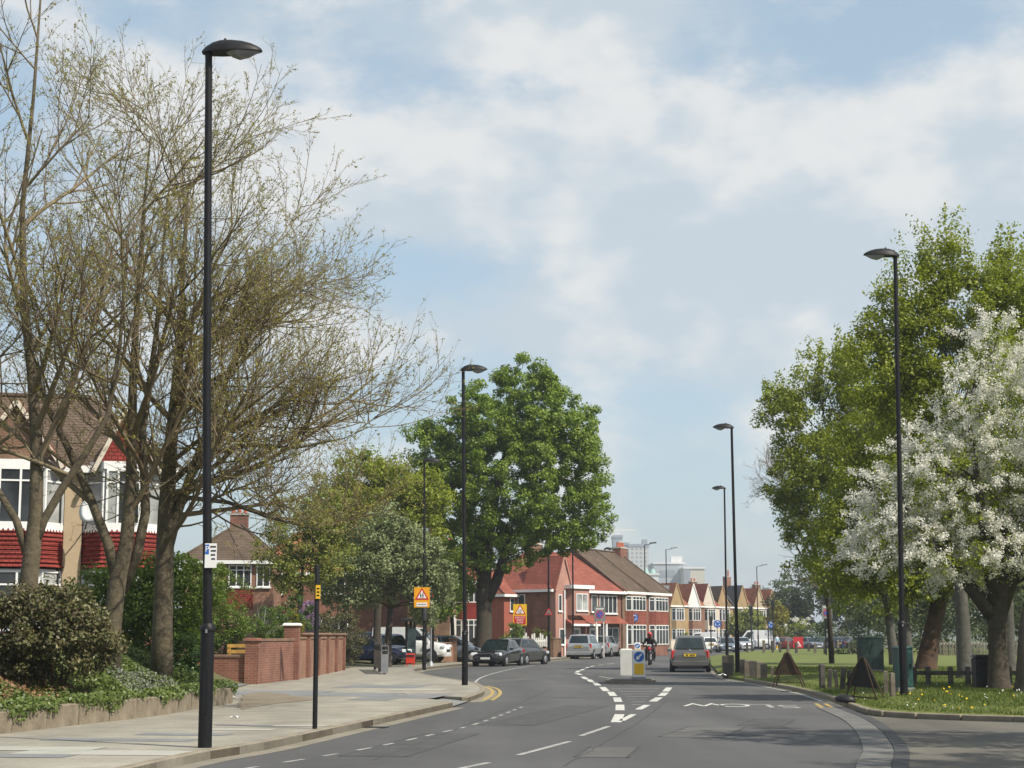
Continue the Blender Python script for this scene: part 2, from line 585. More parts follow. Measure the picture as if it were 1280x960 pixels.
def smooth_path(pts, step):
    """Catmull-Rom through the points, resampled at equal steps"""
    pts = [Vector((p[0], p[1], 0)) for p in pts]
    pts = [pts[0] * 2 - pts[1]] + pts + [pts[-1] * 2 - pts[-2]]
    dense = []
    for i in range(1, len(pts) - 2):
        p0, p1, p2, p3 = pts[i - 1:i + 3]
        n = max(2, int((p2 - p1).length / .1))
        for k in range(n):
            t = k / n
            dense.append(.5 * ((2 * p1) + (p2 - p0) * t + (2 * p0 - 5 * p1 + 4 * p2 - p3) * t * t + (3 * p1 - p0 - 3 * p2 + p3) * t ** 3))
    dense.append(pts[-2])
    res = [dense[0]]
    acc = 0
    for a, b in zip(dense, dense[1:]):
        acc += (b - a).length
        if acc >= step:
            res.append(b); acc = 0
    if (res[-1] - dense[-1]).length > step * .3:
        res.append(dense[-1])
    return res

LK = [(-7, -12), (-6.4, 0), (-5.4, 10)] + [P(*q) for q in ((215, 960), (330, 938), (450, 911), (566, 884.5))]
LK2 = [P(*q) for q in ((585, 878), (601, 871.5), (606, 867), (603, 862), (592, 857.5), (545, 849.5), (521, 844))]
LK3 = [P(*q) for q in ((516, 840.5), (530, 837.5), (577, 832.8), (625, 830.3), (668, 828), (707, 824.5), (775, 818), (835, 812.7))] + [Vector((23, 232, 0)), Vector((22, 250, 0))]
s1, s2, s3 = smooth_path(LK, .92), smooth_path(LK2, .6), smooth_path(LK3, 1.4)
notch = [P(500, 873.5)]
left_poly = [(p.x, p.y) for p in s1] + [(notch[0].x, notch[0].y)] + [(p.x, p.y) for p in s2] + [(p.x, p.y) for p in s3] + [(-60, 250), (-60, -12)]
mb = MB(); mb.prism(left_poly, -.05, .12)
pavement = struct(mb.build('pavement', 'concrete'))
mb = MB(); a, b, c = s1[-1], notch[0], s2[0]
mb.add([(a.x, a.y, .03), (c.x, c.y, .03), (b.x, b.y, .119)], [(0, 1, 2)])
struct(mb.build('dropped_kerb_ramp', 'concrete_grey'))

def kerb_run(path, name, mname, parent, w=.15, z0=-.02, z1=.128, side=1, gap=.012):
    """one stone between each two path points; alike stones share the mesh"""
    shared = None
    for a, b in zip(path, path[1:]):
        d = b - a
        L = d.length
        if shared is None:
            m_ = MB(); m_.cbox(0, 1, -w if side > 0 else 0, 0 if side > 0 else w, z0, z1, .018)
            o = m_.build(name, mname, parent); shared = o.data
        else:
            o = link(name, shared, parent)
        o.location = (a.x, a.y, 0)
        o.rotation_euler = (0, 0, math.atan2(d.y, d.x))
        o.scale = (L - gap, 1, 1)
# the left kerb lies with the road on its right hand
kerb_run(s1, 'kerb_stone', 'kerb', pavement, side=-1)
kerb_run(s2, 'kerb_stone', 'kerb', pavement, side=-1, gap=.01)
mb = MB()
for a, b in zip(s3, s3[1:]):
    n = Vector((-(b - a).y, (b - a).x, 0)).normalized() * .15
    mb.prism([(a.x, a.y), (b.x, b.y), (b.x + n.x, b.y + n.y), (a.x + n.x, a.y + n.y)], 0, .128)
tag(mb.build('kerb', 'kerb', pavement), kind='stuff')

def ribbon(path, off0, off1, z, name, material, parent):
    mb = MB()
    L, Rr = [], []
    for i, p in enumerate(path):
        d = (path[min(i + 1, len(path) - 1)] - path[max(i - 1, 0)]).normalized()
        n = Vector((d.y, -d.x, 0))
        L.append(p + n * off0); Rr.append(p + n * off1)
    vs = [(p.x, p.y, z) for p in L] + [(p.x, p.y, z) for p in Rr]
    n = len(path)
    mb.add(vs, [(i, n + i, n + i + 1, i + 1) for i in range(n - 1)])
    return mb.build(name, material, parent)
ribbon(s1, -.02, .3, .004, 'gutter', 'gutter', road)
ribbon(s2, -.02, .35, .004, 'gutter', 'gutter', road)
ribbon(s3, -.02, .4, .004, 'gutter', 'gutter', road)
# darker and paler paving repairs on the near pavement
rng = random.Random(5)
def patch(px, py, w, d, m, z=.124, rot=-8):
    c = P(px, py, .12)
    q = Matrix.Rotation(R(rot), 2)
    pts = [q @ Vector(v) for v in ((-w / 2, -d / 2), (w / 2, -d / 2), (w / 2, d / 2), (-w / 2, d / 2))]
    return sheet('paving_patch', [(c.x + v.x, c.y + v.y) for v in pts], z, m, pavement)
mat('pave_pale', (.33, .325, .29), .9, .15, 1.5)
mat('pave_blue', (.17, .175, .185), .9, .2, 1.5)
mat('pave_buff', (.26, .225, .17), .9, .2, 1.5)
for a in ((40, 936, 1.8, .8, 'pave_pale'), (130, 941, 2.2, .9, 'pave_pale'), (330, 907, 1.6, .35, 'pave_blue'),
          (375, 907.6, .9, .45, 'pave_pale'), (150, 925, 2.2, .6, 'pave_blue'), (30, 945, 1.2, .6, 'pave_blue'), (300, 912, 1.1, .5, 'pave_pale'), (230, 918, 1.4, .6, 'pave_blue'),
          (420, 868, 3.2, 2.6, 'pave_blue'), (480, 858, 2.4, 3.0, 'pave_blue'), (528, 870, 1.1, 3, 'pave_blue'), (478, 872, 1.0, 3.5, 'pave_blue'), (520, 862, 1.6, 1.2, 'pave_pale'), (345, 866, 2.5, 3.4, 'pave_blue')):
    patch(*a, z=.124 + .0006 * rng.randint(0, 4))
mat('trodden', (.15, .125, .09), .95, .3, 2.0, .5, 20, col2=(.21, .18, .135))
te = smooth_path([P(*q, .12) for q in ((299, 880), (306, 869), (322, 865.5), (345, 866.5), (375, 871), (396, 874), (372, 877), (345, 880), (315, 884), (301, 887), (298.5, 882))], .18)
sheet('trodden_earth', [(p_.x + rng.uniform(-.06, .06), p_.y + rng.uniform(-.12, .12)) for p_ in te], .1275, 'trodden', pavement)

# right: the park verge, a kerb and grass that climbs a little
RK = [P(*q) for q in ((1330, 904), (1280, 902.5), (1180, 899.5), (1120, 896.5), (1092, 893), (1074, 887), (1058, 881), (1035, 873), (1000, 864), (965, 857.5), (930, 851.5), (907, 847.5), (897, 842), (891, 835), (885, 828), (888, 822.5))]
RK = [Vector((60, 30.5, 0)), Vector((40, 31.1, 0)), Vector((25, 31.5, 0)), Vector((18, 31.65, 0)), Vector((14, 31.7, 0)), Vector((11.6, 31.7, 0))] + RK + [Vector((18.5, 150, 0)), Vector((24, 172, 0)), Vector((34, 186, 0)), Vector((60, 193, 0)), Vector((110, 195, 0))]
sr = smooth_path(RK, .9)
CORE = [Vector((q[0], q[1], 0)) for q in sr]
def offset_path(path, o):
    res = []
    for i, p in enumerate(path):
        d = (path[min(i + 2, len(path) - 1)] - path[max(i - 2, 0)]).normalized()
        res.append(p + Vector((d.y, -d.x, 0)) * o)
    return res
o1, o2, o3 = offset_path(CORE, .16), offset_path(CORE, .9), offset_path(CORE, 2.2)
def vz(x, y):
    """height of the grass at a point of the park"""
    q = Vector((x, y, 0))
    d = min((q - p).length for p in CORE)
    t = min(1, max(0, d / 2.2))
    return .125 + .175 * t * t * (3 - 2 * t)
mb = MB()
n = len(CORE)
rows = [(CORE, -.05), (CORE, .10), (o1, .125), (o2, .22), (o3, .3)]
vs = []
for r_, z in rows:
    vs += [(p.x, p.y, z) for p in r_]
fs = []
for k in range(4):
    fs += [(k * n + i, (k + 1) * n + i, (k + 1) * n + i + 1, k * n + i + 1) for i in range(n - 1)]
mb.add(vs, [tuple(reversed(f)) for f in fs])
inner = [(p.x, p.y, .3) for p in o3]
mb.add(inner, [tuple(reversed(range(n)))])
verge = struct(mb.build('grass_verge', 'grass'))
near = [p for p in sr if p.y < 62]
kerb_run(near, 'kerb_stone', 'kerb', verge, w=.14, z0=-.02, z1=.115, side=-1)
ribbon(sr, -.25, .01, .004, 'gutter', 'gutter', road)
# side road on the right, its channel of pale and dark setts
ch = smooth_path([Vector((3.1, 15, 0)), Vector((3.9, 18.5, 0))] + [P(*q) for q in ((1099, 958), (1104, 940), (1098, 925), (1088, 912), (1072, 900), (1052, 891), (1036, 885))], .55)
side_poly = [(p.x + .25, p.y) for p in ch] + [(p.x, p.y - .05) for p in reversed([q for q in sr if q.y < 36.5 and q.x < 40])] + [(40, 12), (6, 10)]
struct(sheet('side_road', side_poly, .004, 'asphalt_old'))
mat('channel_pale', (.12, .12, .115), .9, .3, 2.0, .3, 30)
mat('channel_dark', (.05, .052, .055), .9, .3, 2.0, .3, 30)
def sett_run(path, off0, off1, z1, mname):
    for i, (a, b) in enumerate(zip(path, path[1:])):
        d = (b - a).normalized(); nrm = Vector((d.y, -d.x, 0)); e = d * .012
        m_ = MB()
        q = [a + e + nrm * off0, b - e + nrm * off0, b - e + nrm * off1, a + e + nrm * off1]
        m_.prism([(v.x, v.y) for v in q], -.02, z1)
        m_.build('channel_block', mname, road)
sett_run(ch, -.28, .14, .012, 'channel_pale')
sett_run(ch, .16, .36, .01, 'channel_dark')

# painted lines
def mark(p0, p1, w, name='road_mark', m='white_paint', z=.004, parent=road):
    a, b = (P(*p0) if not isinstance(p0, Vector) else p0), (P(*p1) if not isinstance(p1, Vector) else p1)
    d = (b - a).normalized(); n_ = Vector((d.y, -d.x, 0)) * w / 2
    return sheet(name, [((a + n_).x, (a + n_).y), ((b + n_).x, (b + n_).y), ((b - n_).x, (b - n_).y), ((a - n_).x, (a - n_).y)], z, m, parent)
for a, b in (((540, 968), (611, 953.5)), ((648, 944), (712, 927)), ((726, 920), (761, 908))):
    mark(a, b, .1, 'centre_line_dash', 'worn_paint')
for a, b, w in (((770, 903), (774.5, 893), .2), ((775, 888), (775, 881), .2), ((773, 877.5), (771, 872), .2), ((767, 870), (763, 865), .2), ((758, 864), (753, 859), .2),
                ((748, 857), (743, 853), .2), ((740.5, 853), (736, 849.5), .2), ((733.5, 849), (728, 846), .2), ((726, 843.6), (720.5, 841.5), .2),
                ((720.5, 840.6), (724, 838.4), .18), ((726, 838), (730, 836.2), .16), ((731.5, 835.7), (735.5, 834), .16), ((738, 833.4), (743, 832.2), .14), ((748, 831.6), (754, 830.9), .12), ((759, 830.2), (768, 829.3), .12),
                ((777, 901), (792, 893), .13), ((798, 887), (809, 881.3), .16), ((816, 877), (824, 872), .2), ((826.5, 870), (831.5, 866), .2), ((832, 864.5), (836.5, 859.5), .2)):
    mark(a, b, w, 'hatching_border_dash')
for y, x0, x1 in ((861, 764, 824), (864.5, 774, 818), (867.6, 777, 815), (870.8, 782, 812), (874, 785, 808), (877.3, 790, 806), (881, 790, 801)):
    mark((x0, y), (x1, y), .16, 'hatching_stripe', 'worn_paint')
for a, b in (((730, 843), (742, 843.6)), ((749, 845.6), (766, 848.4))):
    mark(a, b, .1, 'hatching_stripe', 'worn_paint')
bay = smooth_path([P(*q) for q in ((300, 962), (452, 937), (542, 918), (600, 903.5), (655, 883))], .55)
for i in range(0, len(bay) - 1, 2):
    mark(bay[i], bay[i + 1] if i % 4 else bay[i] + (bay[i + 1] - bay[i]) * .8, .07, 'bay_line_dash', 'worn_paint')
for off in (0, .22):
    yl = [P(*q) for q in ((609, 857.5), (620, 860.5), (625, 864.5), (624, 869), (615, 875.5))]
    path = smooth_path(yl, .5)
    ribbon(path, off - .05, off + .05, .005, 'yellow_line', 'yellow_paint', road)
    yr = [P(*q) for q in ((1031, 879.5), (1040, 884.5), (1052, 890.5))]
    ribbon(smooth_path(yr, .5), off - .05, off + .05, .006, 'yellow_line', 'yellow_paint', road)
ribbon(smooth_path([P(*q) for q in ((594, 858), (595, 852), (603, 846.5), (622, 840.5), (645, 835.5), (668, 832))], .8), -.05, .05, .005, 'bay_line', 'worn_paint', road)
ribbon(smooth_path([P(*q) for q in ((906, 850), (935, 854.5), (968, 861), (1000, 868), (1028, 877))], .8), -.05, .05, .006, 'kerb_line', 'worn_paint', road)
# SLOW, painted for the traffic that comes towards us
c = (P(930, 881))
for i, ch_ in enumerate('SLOW'):
    px = (986, 953, 917.5, 878.5)[i]; py = (883.2, 882.4, 881.6, 880.8)[i]
    cc = P(px, py)
    M_ = Matrix.Translation((cc.x, cc.y, .004)) @ Matrix.Rotation(math.pi + R(-4), 4, 'Z') @ Matrix.Diagonal(({'S': 1.25, 'L': 1.35, 'O': 1.05, 'W': 1.0}[ch_], 2.6, 1, 1))
    me = text_mesh(ch_, .95, M_)
    me.materials.append(MATS['worn_paint' if ch_ in 'SL' else 'white_paint'])
    o = link('painted_letter', me, road)
# repairs, trench seams and drain grates
mat('asphalt_patch', (.066, .066, .069), .92, .2, 2.0, .4, 60); mat('asphalt_pale', (.098, .096, .092), .92, .2, 2.0, .4, 60); mat('seam', (.05, .05, .051), .8, .2, 4)
asphalt_detail('asphalt_patch', .25, .1); asphalt_detail('asphalt_pale', .25, .1)
def road_patch(px, py, w, l, m, rot=-9, z=.0022):
    c_ = P(px, py); q_ = Matrix.Rotation(R(rot), 2)
    pts = [q_ @ Vector(v) for v in ((-w / 2, -l / 2), (w / 2, -l / 2), (w / 2, l / 2), (-w / 2, l / 2))]
    sheet('repair_patch', [(c_.x + v.x, c_.y + v.y) for v in pts], z, m, road)
    if m != 'seam':
        for i in range(4):
            a_, b_ = pts[i], pts[(i + 1) % 4]; d_ = (b_ - a_).normalized() * .03; n_ = Vector((d_.y, -d_.x)) * .8
            sheet('patch_seam', [(c_.x + v.x, c_.y + v.y) for v in (a_ - d_ - n_, b_ + d_ - n_, b_ + d_ + n_, a_ - d_ + n_)], z + .0008, 'seam', road)
for a in ((520, 930, .9, 5.5, 'asphalt_patch'), (880, 915, 1.0, 3.2, 'asphalt_pale', -14), (690, 893, 1.0, 9, 'asphalt_patch', -12), (960, 903, .8, 2.6, 'asphalt_patch', -14), (640, 850, 1.2, 6, 'asphalt_pale', -20), (760, 940, .7, 2.2, 'asphalt_pale', -8)):
    road_patch(*a)
r9 = random.Random(9)
for p0_, p1_ in (((705, 958), (838, 872)), ((470, 950), (690, 860))):      # long joint between the laid strips
    pth = smooth_path([P(*p0_), (P(*p0_) + P(*p1_)) / 2 + Vector((.12, 0, 0)), P(*p1_)], .5)
    pth = [p_ + Vector((r9.uniform(-.03, .03), 0, 0)) for p_ in pth]
    ribbon(pth, -.012, .012, .0034, 'joint', 'seam', road)
for px, py in ((470, 909.5), (985, 864.5)):
    c_ = P(px, py)
    for i in range(6):
        m_ = MB(); m_.box(-.2, .2, i * .07 - .2, i * .07 - .165, .0, .012); o = m_.build('drain_bar', 'sign_black', road); o.location = (c_.x, c_.y, 0); o.rotation_euler = (0, 0, R(-8))
# dark oval stains and manhole cover
mb = MB(); mb.lathe([(.33, 0), (.33, .006)], 20); o = mb.build('manhole_cover', 'asphalt_dark', road); o.location = P(930, 919, 0)

# left: garden ground behind the pavement, rising to the houses
BACK = [(-30, -12.0), (0, -11), (20, -9.3), (26.4, -8.0), (33, -6.75), (39.3, -6.35), (40.6, -7.4), (54, -8.1), (60, -7.45), (76, -7.6), (84, -7.8), (88, -6.2), (92, -4.9), (100, -3.2), (110, -.3), (119, 1.4), (150, 7.0), (203, 16), (250, 20)]
HM = [(-30, .9), (20, .95), (50, 1.0), (62, .95), (85, .5), (110, .35), (130, .25), (250, .15)]
def interp(tab, v):
    for (a, b), (c_, d_) in zip(tab, tab[1:]):
        if v <= c_:
            t = (v - a) / (c_ - a)
            return b + (d_ - b) * max(0, min(1, t))
    return tab[-1][1]
def xb(y): return interp(BACK, y)
def gz(x, y):
    """height of the ground on the left of the road"""
    d = xb(y) - x
    if d <= 0: return .12
    if 40.3 < y < 54.2: t = min(1, max(0, (d - 1.5) / 6))          # the drive
    else: t = min(1, d / (3.2 if y < 60 else 8))
    return .135 + interp(HM, y) * t * t * (3 - 2 * t)
ys = [-30 + i * 3 for i in range(17)] + [22 + i * .5 for i in range(70)] + [57 + i * 2 for i in range(98)]
offs = [0, .3, .6, 1, 1.5, 2, 2.6, 3.2, 4, 5, 6, 8, 11, 15, 25, 45, 80]
vs, fs = [], []
for y in ys:
    for o_ in offs:
        x = xb(y) - o_
        vs.append((x, y, gz(x, y)))
nn = len(offs)
for i in range(len(ys) - 1):
    for k in range(nn - 1):
        fs.append((i * nn + k, (i + 1) * nn + k, (i + 1) * nn + k + 1, i * nn + k + 1))
mb = MB(); mb.add(vs, [tuple(reversed(f)) for f in fs]); 
mat('garden', (.07, .085, .03), .95, .3, .5, .5, 20, col2=(.13, .11, .065))
struct(mb.build('garden_ground', 'garden', smooth=True))
mb = MB(); mb.add([(xb(y) - o_, y, gz(xb(y) - o_, y) + .008) for y in (40.7, 43, 46, 49, 52, 54) for o_ in (.02, .6, 1.5, 2.6, 4, 6, 8)], [(r_ * 7 + k + 1, r_ * 7 + k, (r_ + 1) * 7 + k, (r_ + 1) * 7 + k + 1) for r_ in range(5) for k in range(6)])
struct(mb.build('drive', 'pave_blue', smooth=True))

# far rise of land behind the roofs and the park
def hump(name, y, x0, x1, h, amp, seed, m):
    r_ = random.Random(seed); mb = MB(); vs = []
    N = 60
    for i in range(N + 1):
        x = x0 + (x1 - x0) * i / N
        t = i / N
        hh = h * math.sin(math.pi * min(1, max(0, t))) ** .5 + r_.uniform(-amp, amp)
        vs += [(x, y, -1), (x, y + 60, max(.2, hh)), (x, y + 400, max(.2, hh * .8))]
    mb.add(vs, [f for i in range(N) for f in ((3 * i, 3 * i + 3, 3 * i + 4, 3 * i + 1), (3 * i + 1, 3 * i + 4, 3 * i + 5, 3 * i + 2))])
    return struct(mb.build(name, m, smooth=True))
mat('far_wood', (.05, .065, .035), .95, .35, .06, .8, .3)
hump('wooded_hill', 1500, -800, 1100, 14, 2.0, 3, 'far_wood')
# ------------------------------------------------------------------ lamp posts
def fish_head(parent, L=.76, w=.16, h=.185, z=0.0, glass=True):
    """streamlined hood along +x from the column, clear bowl below"""
    st = [(-.12, .30, .25), (-.05, .55, .55), (.08, .85, .85), (.22, 1, 1), (.42, 1.02, 1.0), (.62, .94, .88), (.78, .8, .68), (.9, .58, .44), (.97, .34, .26), (1.0, .12, .1)]
    mb = MB(); N = 8
    rings = []
    for t, ww, hh in st:
        ring = []
        for k in range(N + 1):
            a = math.pi * k / N
            ring.append((t * L, math.cos(a) * w * ww, z + .02 + math.sin(a) * h * hh + .03 * t))
        rings.append(ring)
    vs = [p for r_ in rings for p in r_]
    n = N + 1
    fs = [(i * n + k, (i + 1) * n + k, (i + 1) * n + k + 1, i * n + k + 1) for i in range(len(st) - 1) for k in range(N)]
    fs += [(i * n, i * n + N, (i + 1) * n + N, (i + 1) * n) for i in range(len(st) - 1)]
    fs += [tuple(range(n)), tuple(reversed(range((len(st) - 1) * n, len(st) * n)))]
    mb.add(vs, fs)
    head = mb.build('lamp_head', 'black_metal', parent, smooth=50)
    if glass:
        b = MB(); st2 = [(.34, .2, .1), (.44, .75, .6), (.58, .85, 1), (.74, .62, .8), (.9, .3, .3), (.95, .1, .1)]
        vs = []
        for t, ww, hh in st2:
            for k in range(n):
                a = math.pi * k / N
                vs.append((t * L, math.cos(a) * w * ww, z + .03 * t + .022 - math.sin(a) * .11 * hh))
        b.add(vs, [(i * n + k + 1, (i + 1) * n + k + 1, (i + 1) * n + k, i * n + k) for i in range(len(st2) - 1) for k in range(N)])
        b.build('glass_bowl', 'lamp_bowl', head, smooth=True)
        c_ = MB(); c_.lathe([(.022, .15), (.022, .21), (.012, .225)], 8, M=Matrix.Translation((.3 * L, 0, z + .02)))
        c_.build('light_sensor', 'dark_plastic', head)
    return head
def lamp_post(label, base, H, face=0.0, lean=(0, 0), detail=True, kind='fish', group='black street lamp posts'):
    t = thing('street_lamp', label, 'street lamp', base, 0, group)
    mb = MB(); lx, ly = lean
    zb = 1.55
    mb.tube([(0, 0, -.15), (0, 0, zb)], .094, 14)
    mb.build('base_section', 'black_metal', t, smooth=50)
    mb = MB()
    mb.tube([(0, 0, zb), (0, 0, zb + .05), (lx * .02, ly * .02, zb + .1)], [.105, .105, .068], 14)
    mb.build('collar', 'black_metal', t, smooth=50)
    mb = MB()
    mb.tube([(lx * .02, ly * .02, zb + .05), (lx * .5, ly * .5, H * .5), (lx, ly, H)], [.064, .058, .05], 12)
    mb.build('column', 'black_metal', t, smooth=50)
    if detail:
        mb = MB(); mb.box(-.035, .035, -.1, -.085, .45, 1.05); mb.build('access_door', 'black_metal', t)
        mb = MB(); mb.box(-.012, .012, -.113, -.09, zb - .03, zb + .02); mb.build('bolt', 'grey_metal', t)
    if kind == 'fish':
        h = fish_head(t, z=H - .03)
        h.location = (lx, ly, 0); h.rotation_euler = (0, 0, face)
    else:
        mb = MB(); d = Vector((math.cos(face), math.sin(face), 0))
        mb.tube([Vector((lx, ly, H - .1)), Vector((lx, ly, H)) + d * .06, Vector((lx, ly, H + .08)) + d * .7], [.03, .03, .025], 8)
        mb.build('arm', 'black_metal', t)
        mb = MB(); Mx = Matrix.Translation((lx, ly, H + .06)) @ Matrix.Rotation(face, 4, 'Z') @ Matrix.Rotation(R(-6), 4, 'Y')
        mb.cbox(.55, 1.3, -.13, .13, -.02, .12, .05, M=Mx)
        mb.build('lamp_head', 'grey_metal' if kind == 'flat_pale' else 'dark_plastic', t)
    return t
def lamp_at(label, b, top, face):
    t_ = PY(top[0], top[1], b.y)
    return lamp_post(label, b, t_.z - b.z, face, (t_.x - b.x, 0))
L1 = lamp_at('tall black lamp post with a parking plate beside the ivy bed', P(256, 934.5, .12), (261, 66), 0.0)
L2 = lamp_at('black lamp post at the tip of the left pavement before the chestnut tree', P(581, 856.5, .12), (579, 463), 0.0)
L3 = lamp_at('black lamp post carrying the orange children crossing sign', P(530, 834.5, .12), (530.5, 577), 0.0)
b = P(1130, 866, .3); L4 = lamp_at('black lamp post on the right verge before the blossom tree', b, (1119, 320), math.pi)
b = P(922, 840, .2); L5 = lamp_at('nearer of two lamp posts behind the parked grey car', b, (914.5, 535), math.pi)
b = P(909, 824, .25); L6 = lamp_at('farther of two lamp posts behind the parked grey car', b, (905.5, 611), math.pi)
for px, py, H, lab, kind, fc in (
        (686, 824.5, 10.0, 'lamp post with a red bordered warning triangle by the silver cars', 'fish', 0.0),
        (678, 817.5, 10.0, 'thin lamp post just left of the triangle post before the red house', 'fish', 0.0),
        (716.5, 821.5, 10.2, 'lamp post rising behind the nearest silver car', 'fish', 0.0),
        (720.5, 817.5, 10.2, 'lamp post close behind the one at the nearest silver car', 'fish', 0.0),
        (757, 816.5, 9.0, 'black lamp post beside the no stopping zone sign', 'fish', 0.0),
        (807, 812.5, (807, 681), 'far lamp post with a flat dark head above the motorcyclist', 'flat', 0.0),
        (834, 811.8, (833.5, 687), 'far lamp post with a pale flat head before the gabled houses', 'flat_pale', 0.0),
        (948, 810.5, (948, 708), 'far lamp post with a slim arm at the roundabout right of the chimneys', 'flat_pale', 0.0)):
    b_ = P(px, py, .12)
    if isinstance(H, tuple): H = PY(H[0], H[1], b_.y).z - .12
    lamp_post(lab, b_, H, fc, (0, 0), False, kind, 'far street lamps')

# ------------------------------------------------------------------ signs
def disc(mb, r, y0, y1, n=24, mi=0, cx=0, cz=0):
    mb.lathe([(r, 0), (r, abs(y1 - y0))], n, mi, Matrix.Translation((cx, max(y0, y1), cz)) @ Matrix.Rotation(R(90), 4, 'X'))
def rect_sign(parent, name, w, h, z, m, y=-.07, th=.012, x=0, back='sign_back'):
    mb = MB(); mb.box(x - w / 2, x + w / 2, y, y + th, z - h / 2, z + h / 2); return mb.build(name, m, parent)
def tri(mb, s, y0, y1, z, mi=0, x=0):
    h = s * .866
    pts = [(x - s / 2, z - h / 3), (x + s / 2, z - h / 3), (x, z + 2 * h / 3)]
    mb.add([(p[0], yy, p[1]) for yy in (y0, y1) for p in pts], [(0, 1, 2), (5, 4, 3), (0, 3, 4, 1), (1, 4, 5, 2), (2, 5, 3, 0)], mi)
def letters(parent, name, txt, size, x, y, z, m):
    me = text_mesh(txt, size, Matrix.Translation((x, y, z)) @ Matrix.Rotation(R(90), 4, 'X'))
    me.materials.append(MATS[m])
    return link(name, me, parent)
# parking plate on the first lamp
s = thing('parking_sign', 'white parking plate with blue P clamped to the tall left lamp post', 'sign', P(256, 934.5, .12))
rect_sign(s, 'plate', .16, .33, 2.56, 'sign_white', -.085, .01, .03)
mb = MB(); mb.box(-.045, .005, -.0885, -.087, 2.58, 2.71); bp = mb.build('blue_panel', 'sign_blue', s)
letters(bp, 'letter', 'P', .11, -.02, -.0905, 2.645, 'sign_white')
mb = MB()
for k, (a, b_) in enumerate(((.02, .10), (.03, .10), (.03, .09), (.04, .09))):
    mb.box(a, b_, -.0885, -.087, 2.67 - k * .055, 2.69 - k * .055)
tag(mb.build('small_print', 'sign_black', s), kind='stuff')
for z in (2.46, 2.62):
    mb = MB(); mb.box(-.07, .07, -.074, .07, z, z + .03); mb.build('clamp', 'black_metal', s)
# short post with a yellow notice
s = thing('sign_post', 'short black post with a small yellow notice on the near pavement', 'sign post', P(393.5, 911, .12))
mb = MB(); mb.tube([(0, 0, -.1), (0, 0, 2.6), (0, 0, 2.63)], [.04, .04, .03], 12); mb.build('post', 'black_metal', s, smooth=50)
mb = MB(); mb.box(-.015, .06, -.055, -.042, 2.08, 2.30); n_ = mb.build('notice_plate', 'sign_yellow', s)
mb = MB()
for k in range(3): mb.box(.0, .045, -.057, -.056, 2.12 + k * .055, 2.145 + k * .055)
tag(mb.build('print_mark', 'sign_black', n_), kind='stuff')
# orange children crossing sign on the third lamp
s = thing('warning_sign', 'orange backed warning sign with two walking figures in a red triangle', 'sign', P(530, 834.5, .12) + Vector((-.12, 0, 0)))
rect_sign(s, 'backing_board', .74, .95, 3.3, 'sign_orange', -.11, .015)
mb = MB(); tri(mb, .66, -.118, -.112, 3.38); t_ = mb.build('red_triangle', 'sign_red', s)
mb = MB(); tri(mb, .44, -.123, -.1185, 3.385); w_ = mb.build('white_field', 'sign_white', t_)
mb = MB()
for x, hgt in ((-.055, .17), (.05, .2)):
    mb.box(x - .022, x + .022, -.127, -.1235, 3.30 + hgt * .45, 3.30 + hgt * .85)
    disc(mb, .022, -.127, -.1235, 10, 0, x, 3.31 + hgt)
    for dx in (-.028, .028):
        mb.bar((x, -.1255, 3.3 + hgt * .47), (x + dx, -.1255, 3.28), .02, .003, up=(0, 1, 0))
        mb.bar((x, -.1255, 3.3 + hgt * .8), (x + dx * 1.5, -.1255, 3.3 + hgt * .4), .014, .003, up=(0, 1, 0))
mb.build('walking_figures', 'sign_black', t_)
rect_sign(s, 'supplementary_plate', .5, .18, 2.96, 'sign_white', -.12, .008)
mb = MB(); mb.box(-.2, .2, -.123, -.121, 2.945, 2.985); mb.build('print_mark', 'sign_back', s)
for z in (3.05, 3.55):
    mb = MB(); mb.box(-.1, .25, -.095, .1, z, z + .05); mb.build('clamp', 'black_metal', s)
mb = MB(); mb.tube([(.12, -.0, 2.2), (.12, 0, 2.75), (.12, 0, 2.85)], [.13, .13, .09], 12); mb.build('control_box', 'dark_plastic', s, smooth=50)
# bus stop
s = thing('bus_stop', 'slim grey bus stop pole with a small red flag', 'bus stop', P(538.5, 832.5, .12))
mb = MB(); mb.tube([(0, 0, -.1), (0, 0, 3.7)], .045, 10); mb.build('pole', 'grey_metal', s, smooth=50)
mb = MB(); mb.tube([(0, 0, 0), (0, 0, .08), (0, 0, .25)], [.2, .17, .05], 12); mb.build('foot', 'grey_metal', s)
mb = MB(); mb.box(-.1, .12, -.02, .02, 3.38, 3.86); fl = mb.build('flag', 'sign_red', s)
mb = MB(); disc(mb, .09, -.026, -.021, 16, 0, -.02, 3.62); mb.box(-.06, .06, -.026, -.021, 3.44, 3.49); mb.build('flag_emblem', 'sign_white', fl)
mb = MB(); mb.box(-.02, .14, -.06, -.045, 2.75, 3.2); mb.build('timetable_case', 'stone', s)
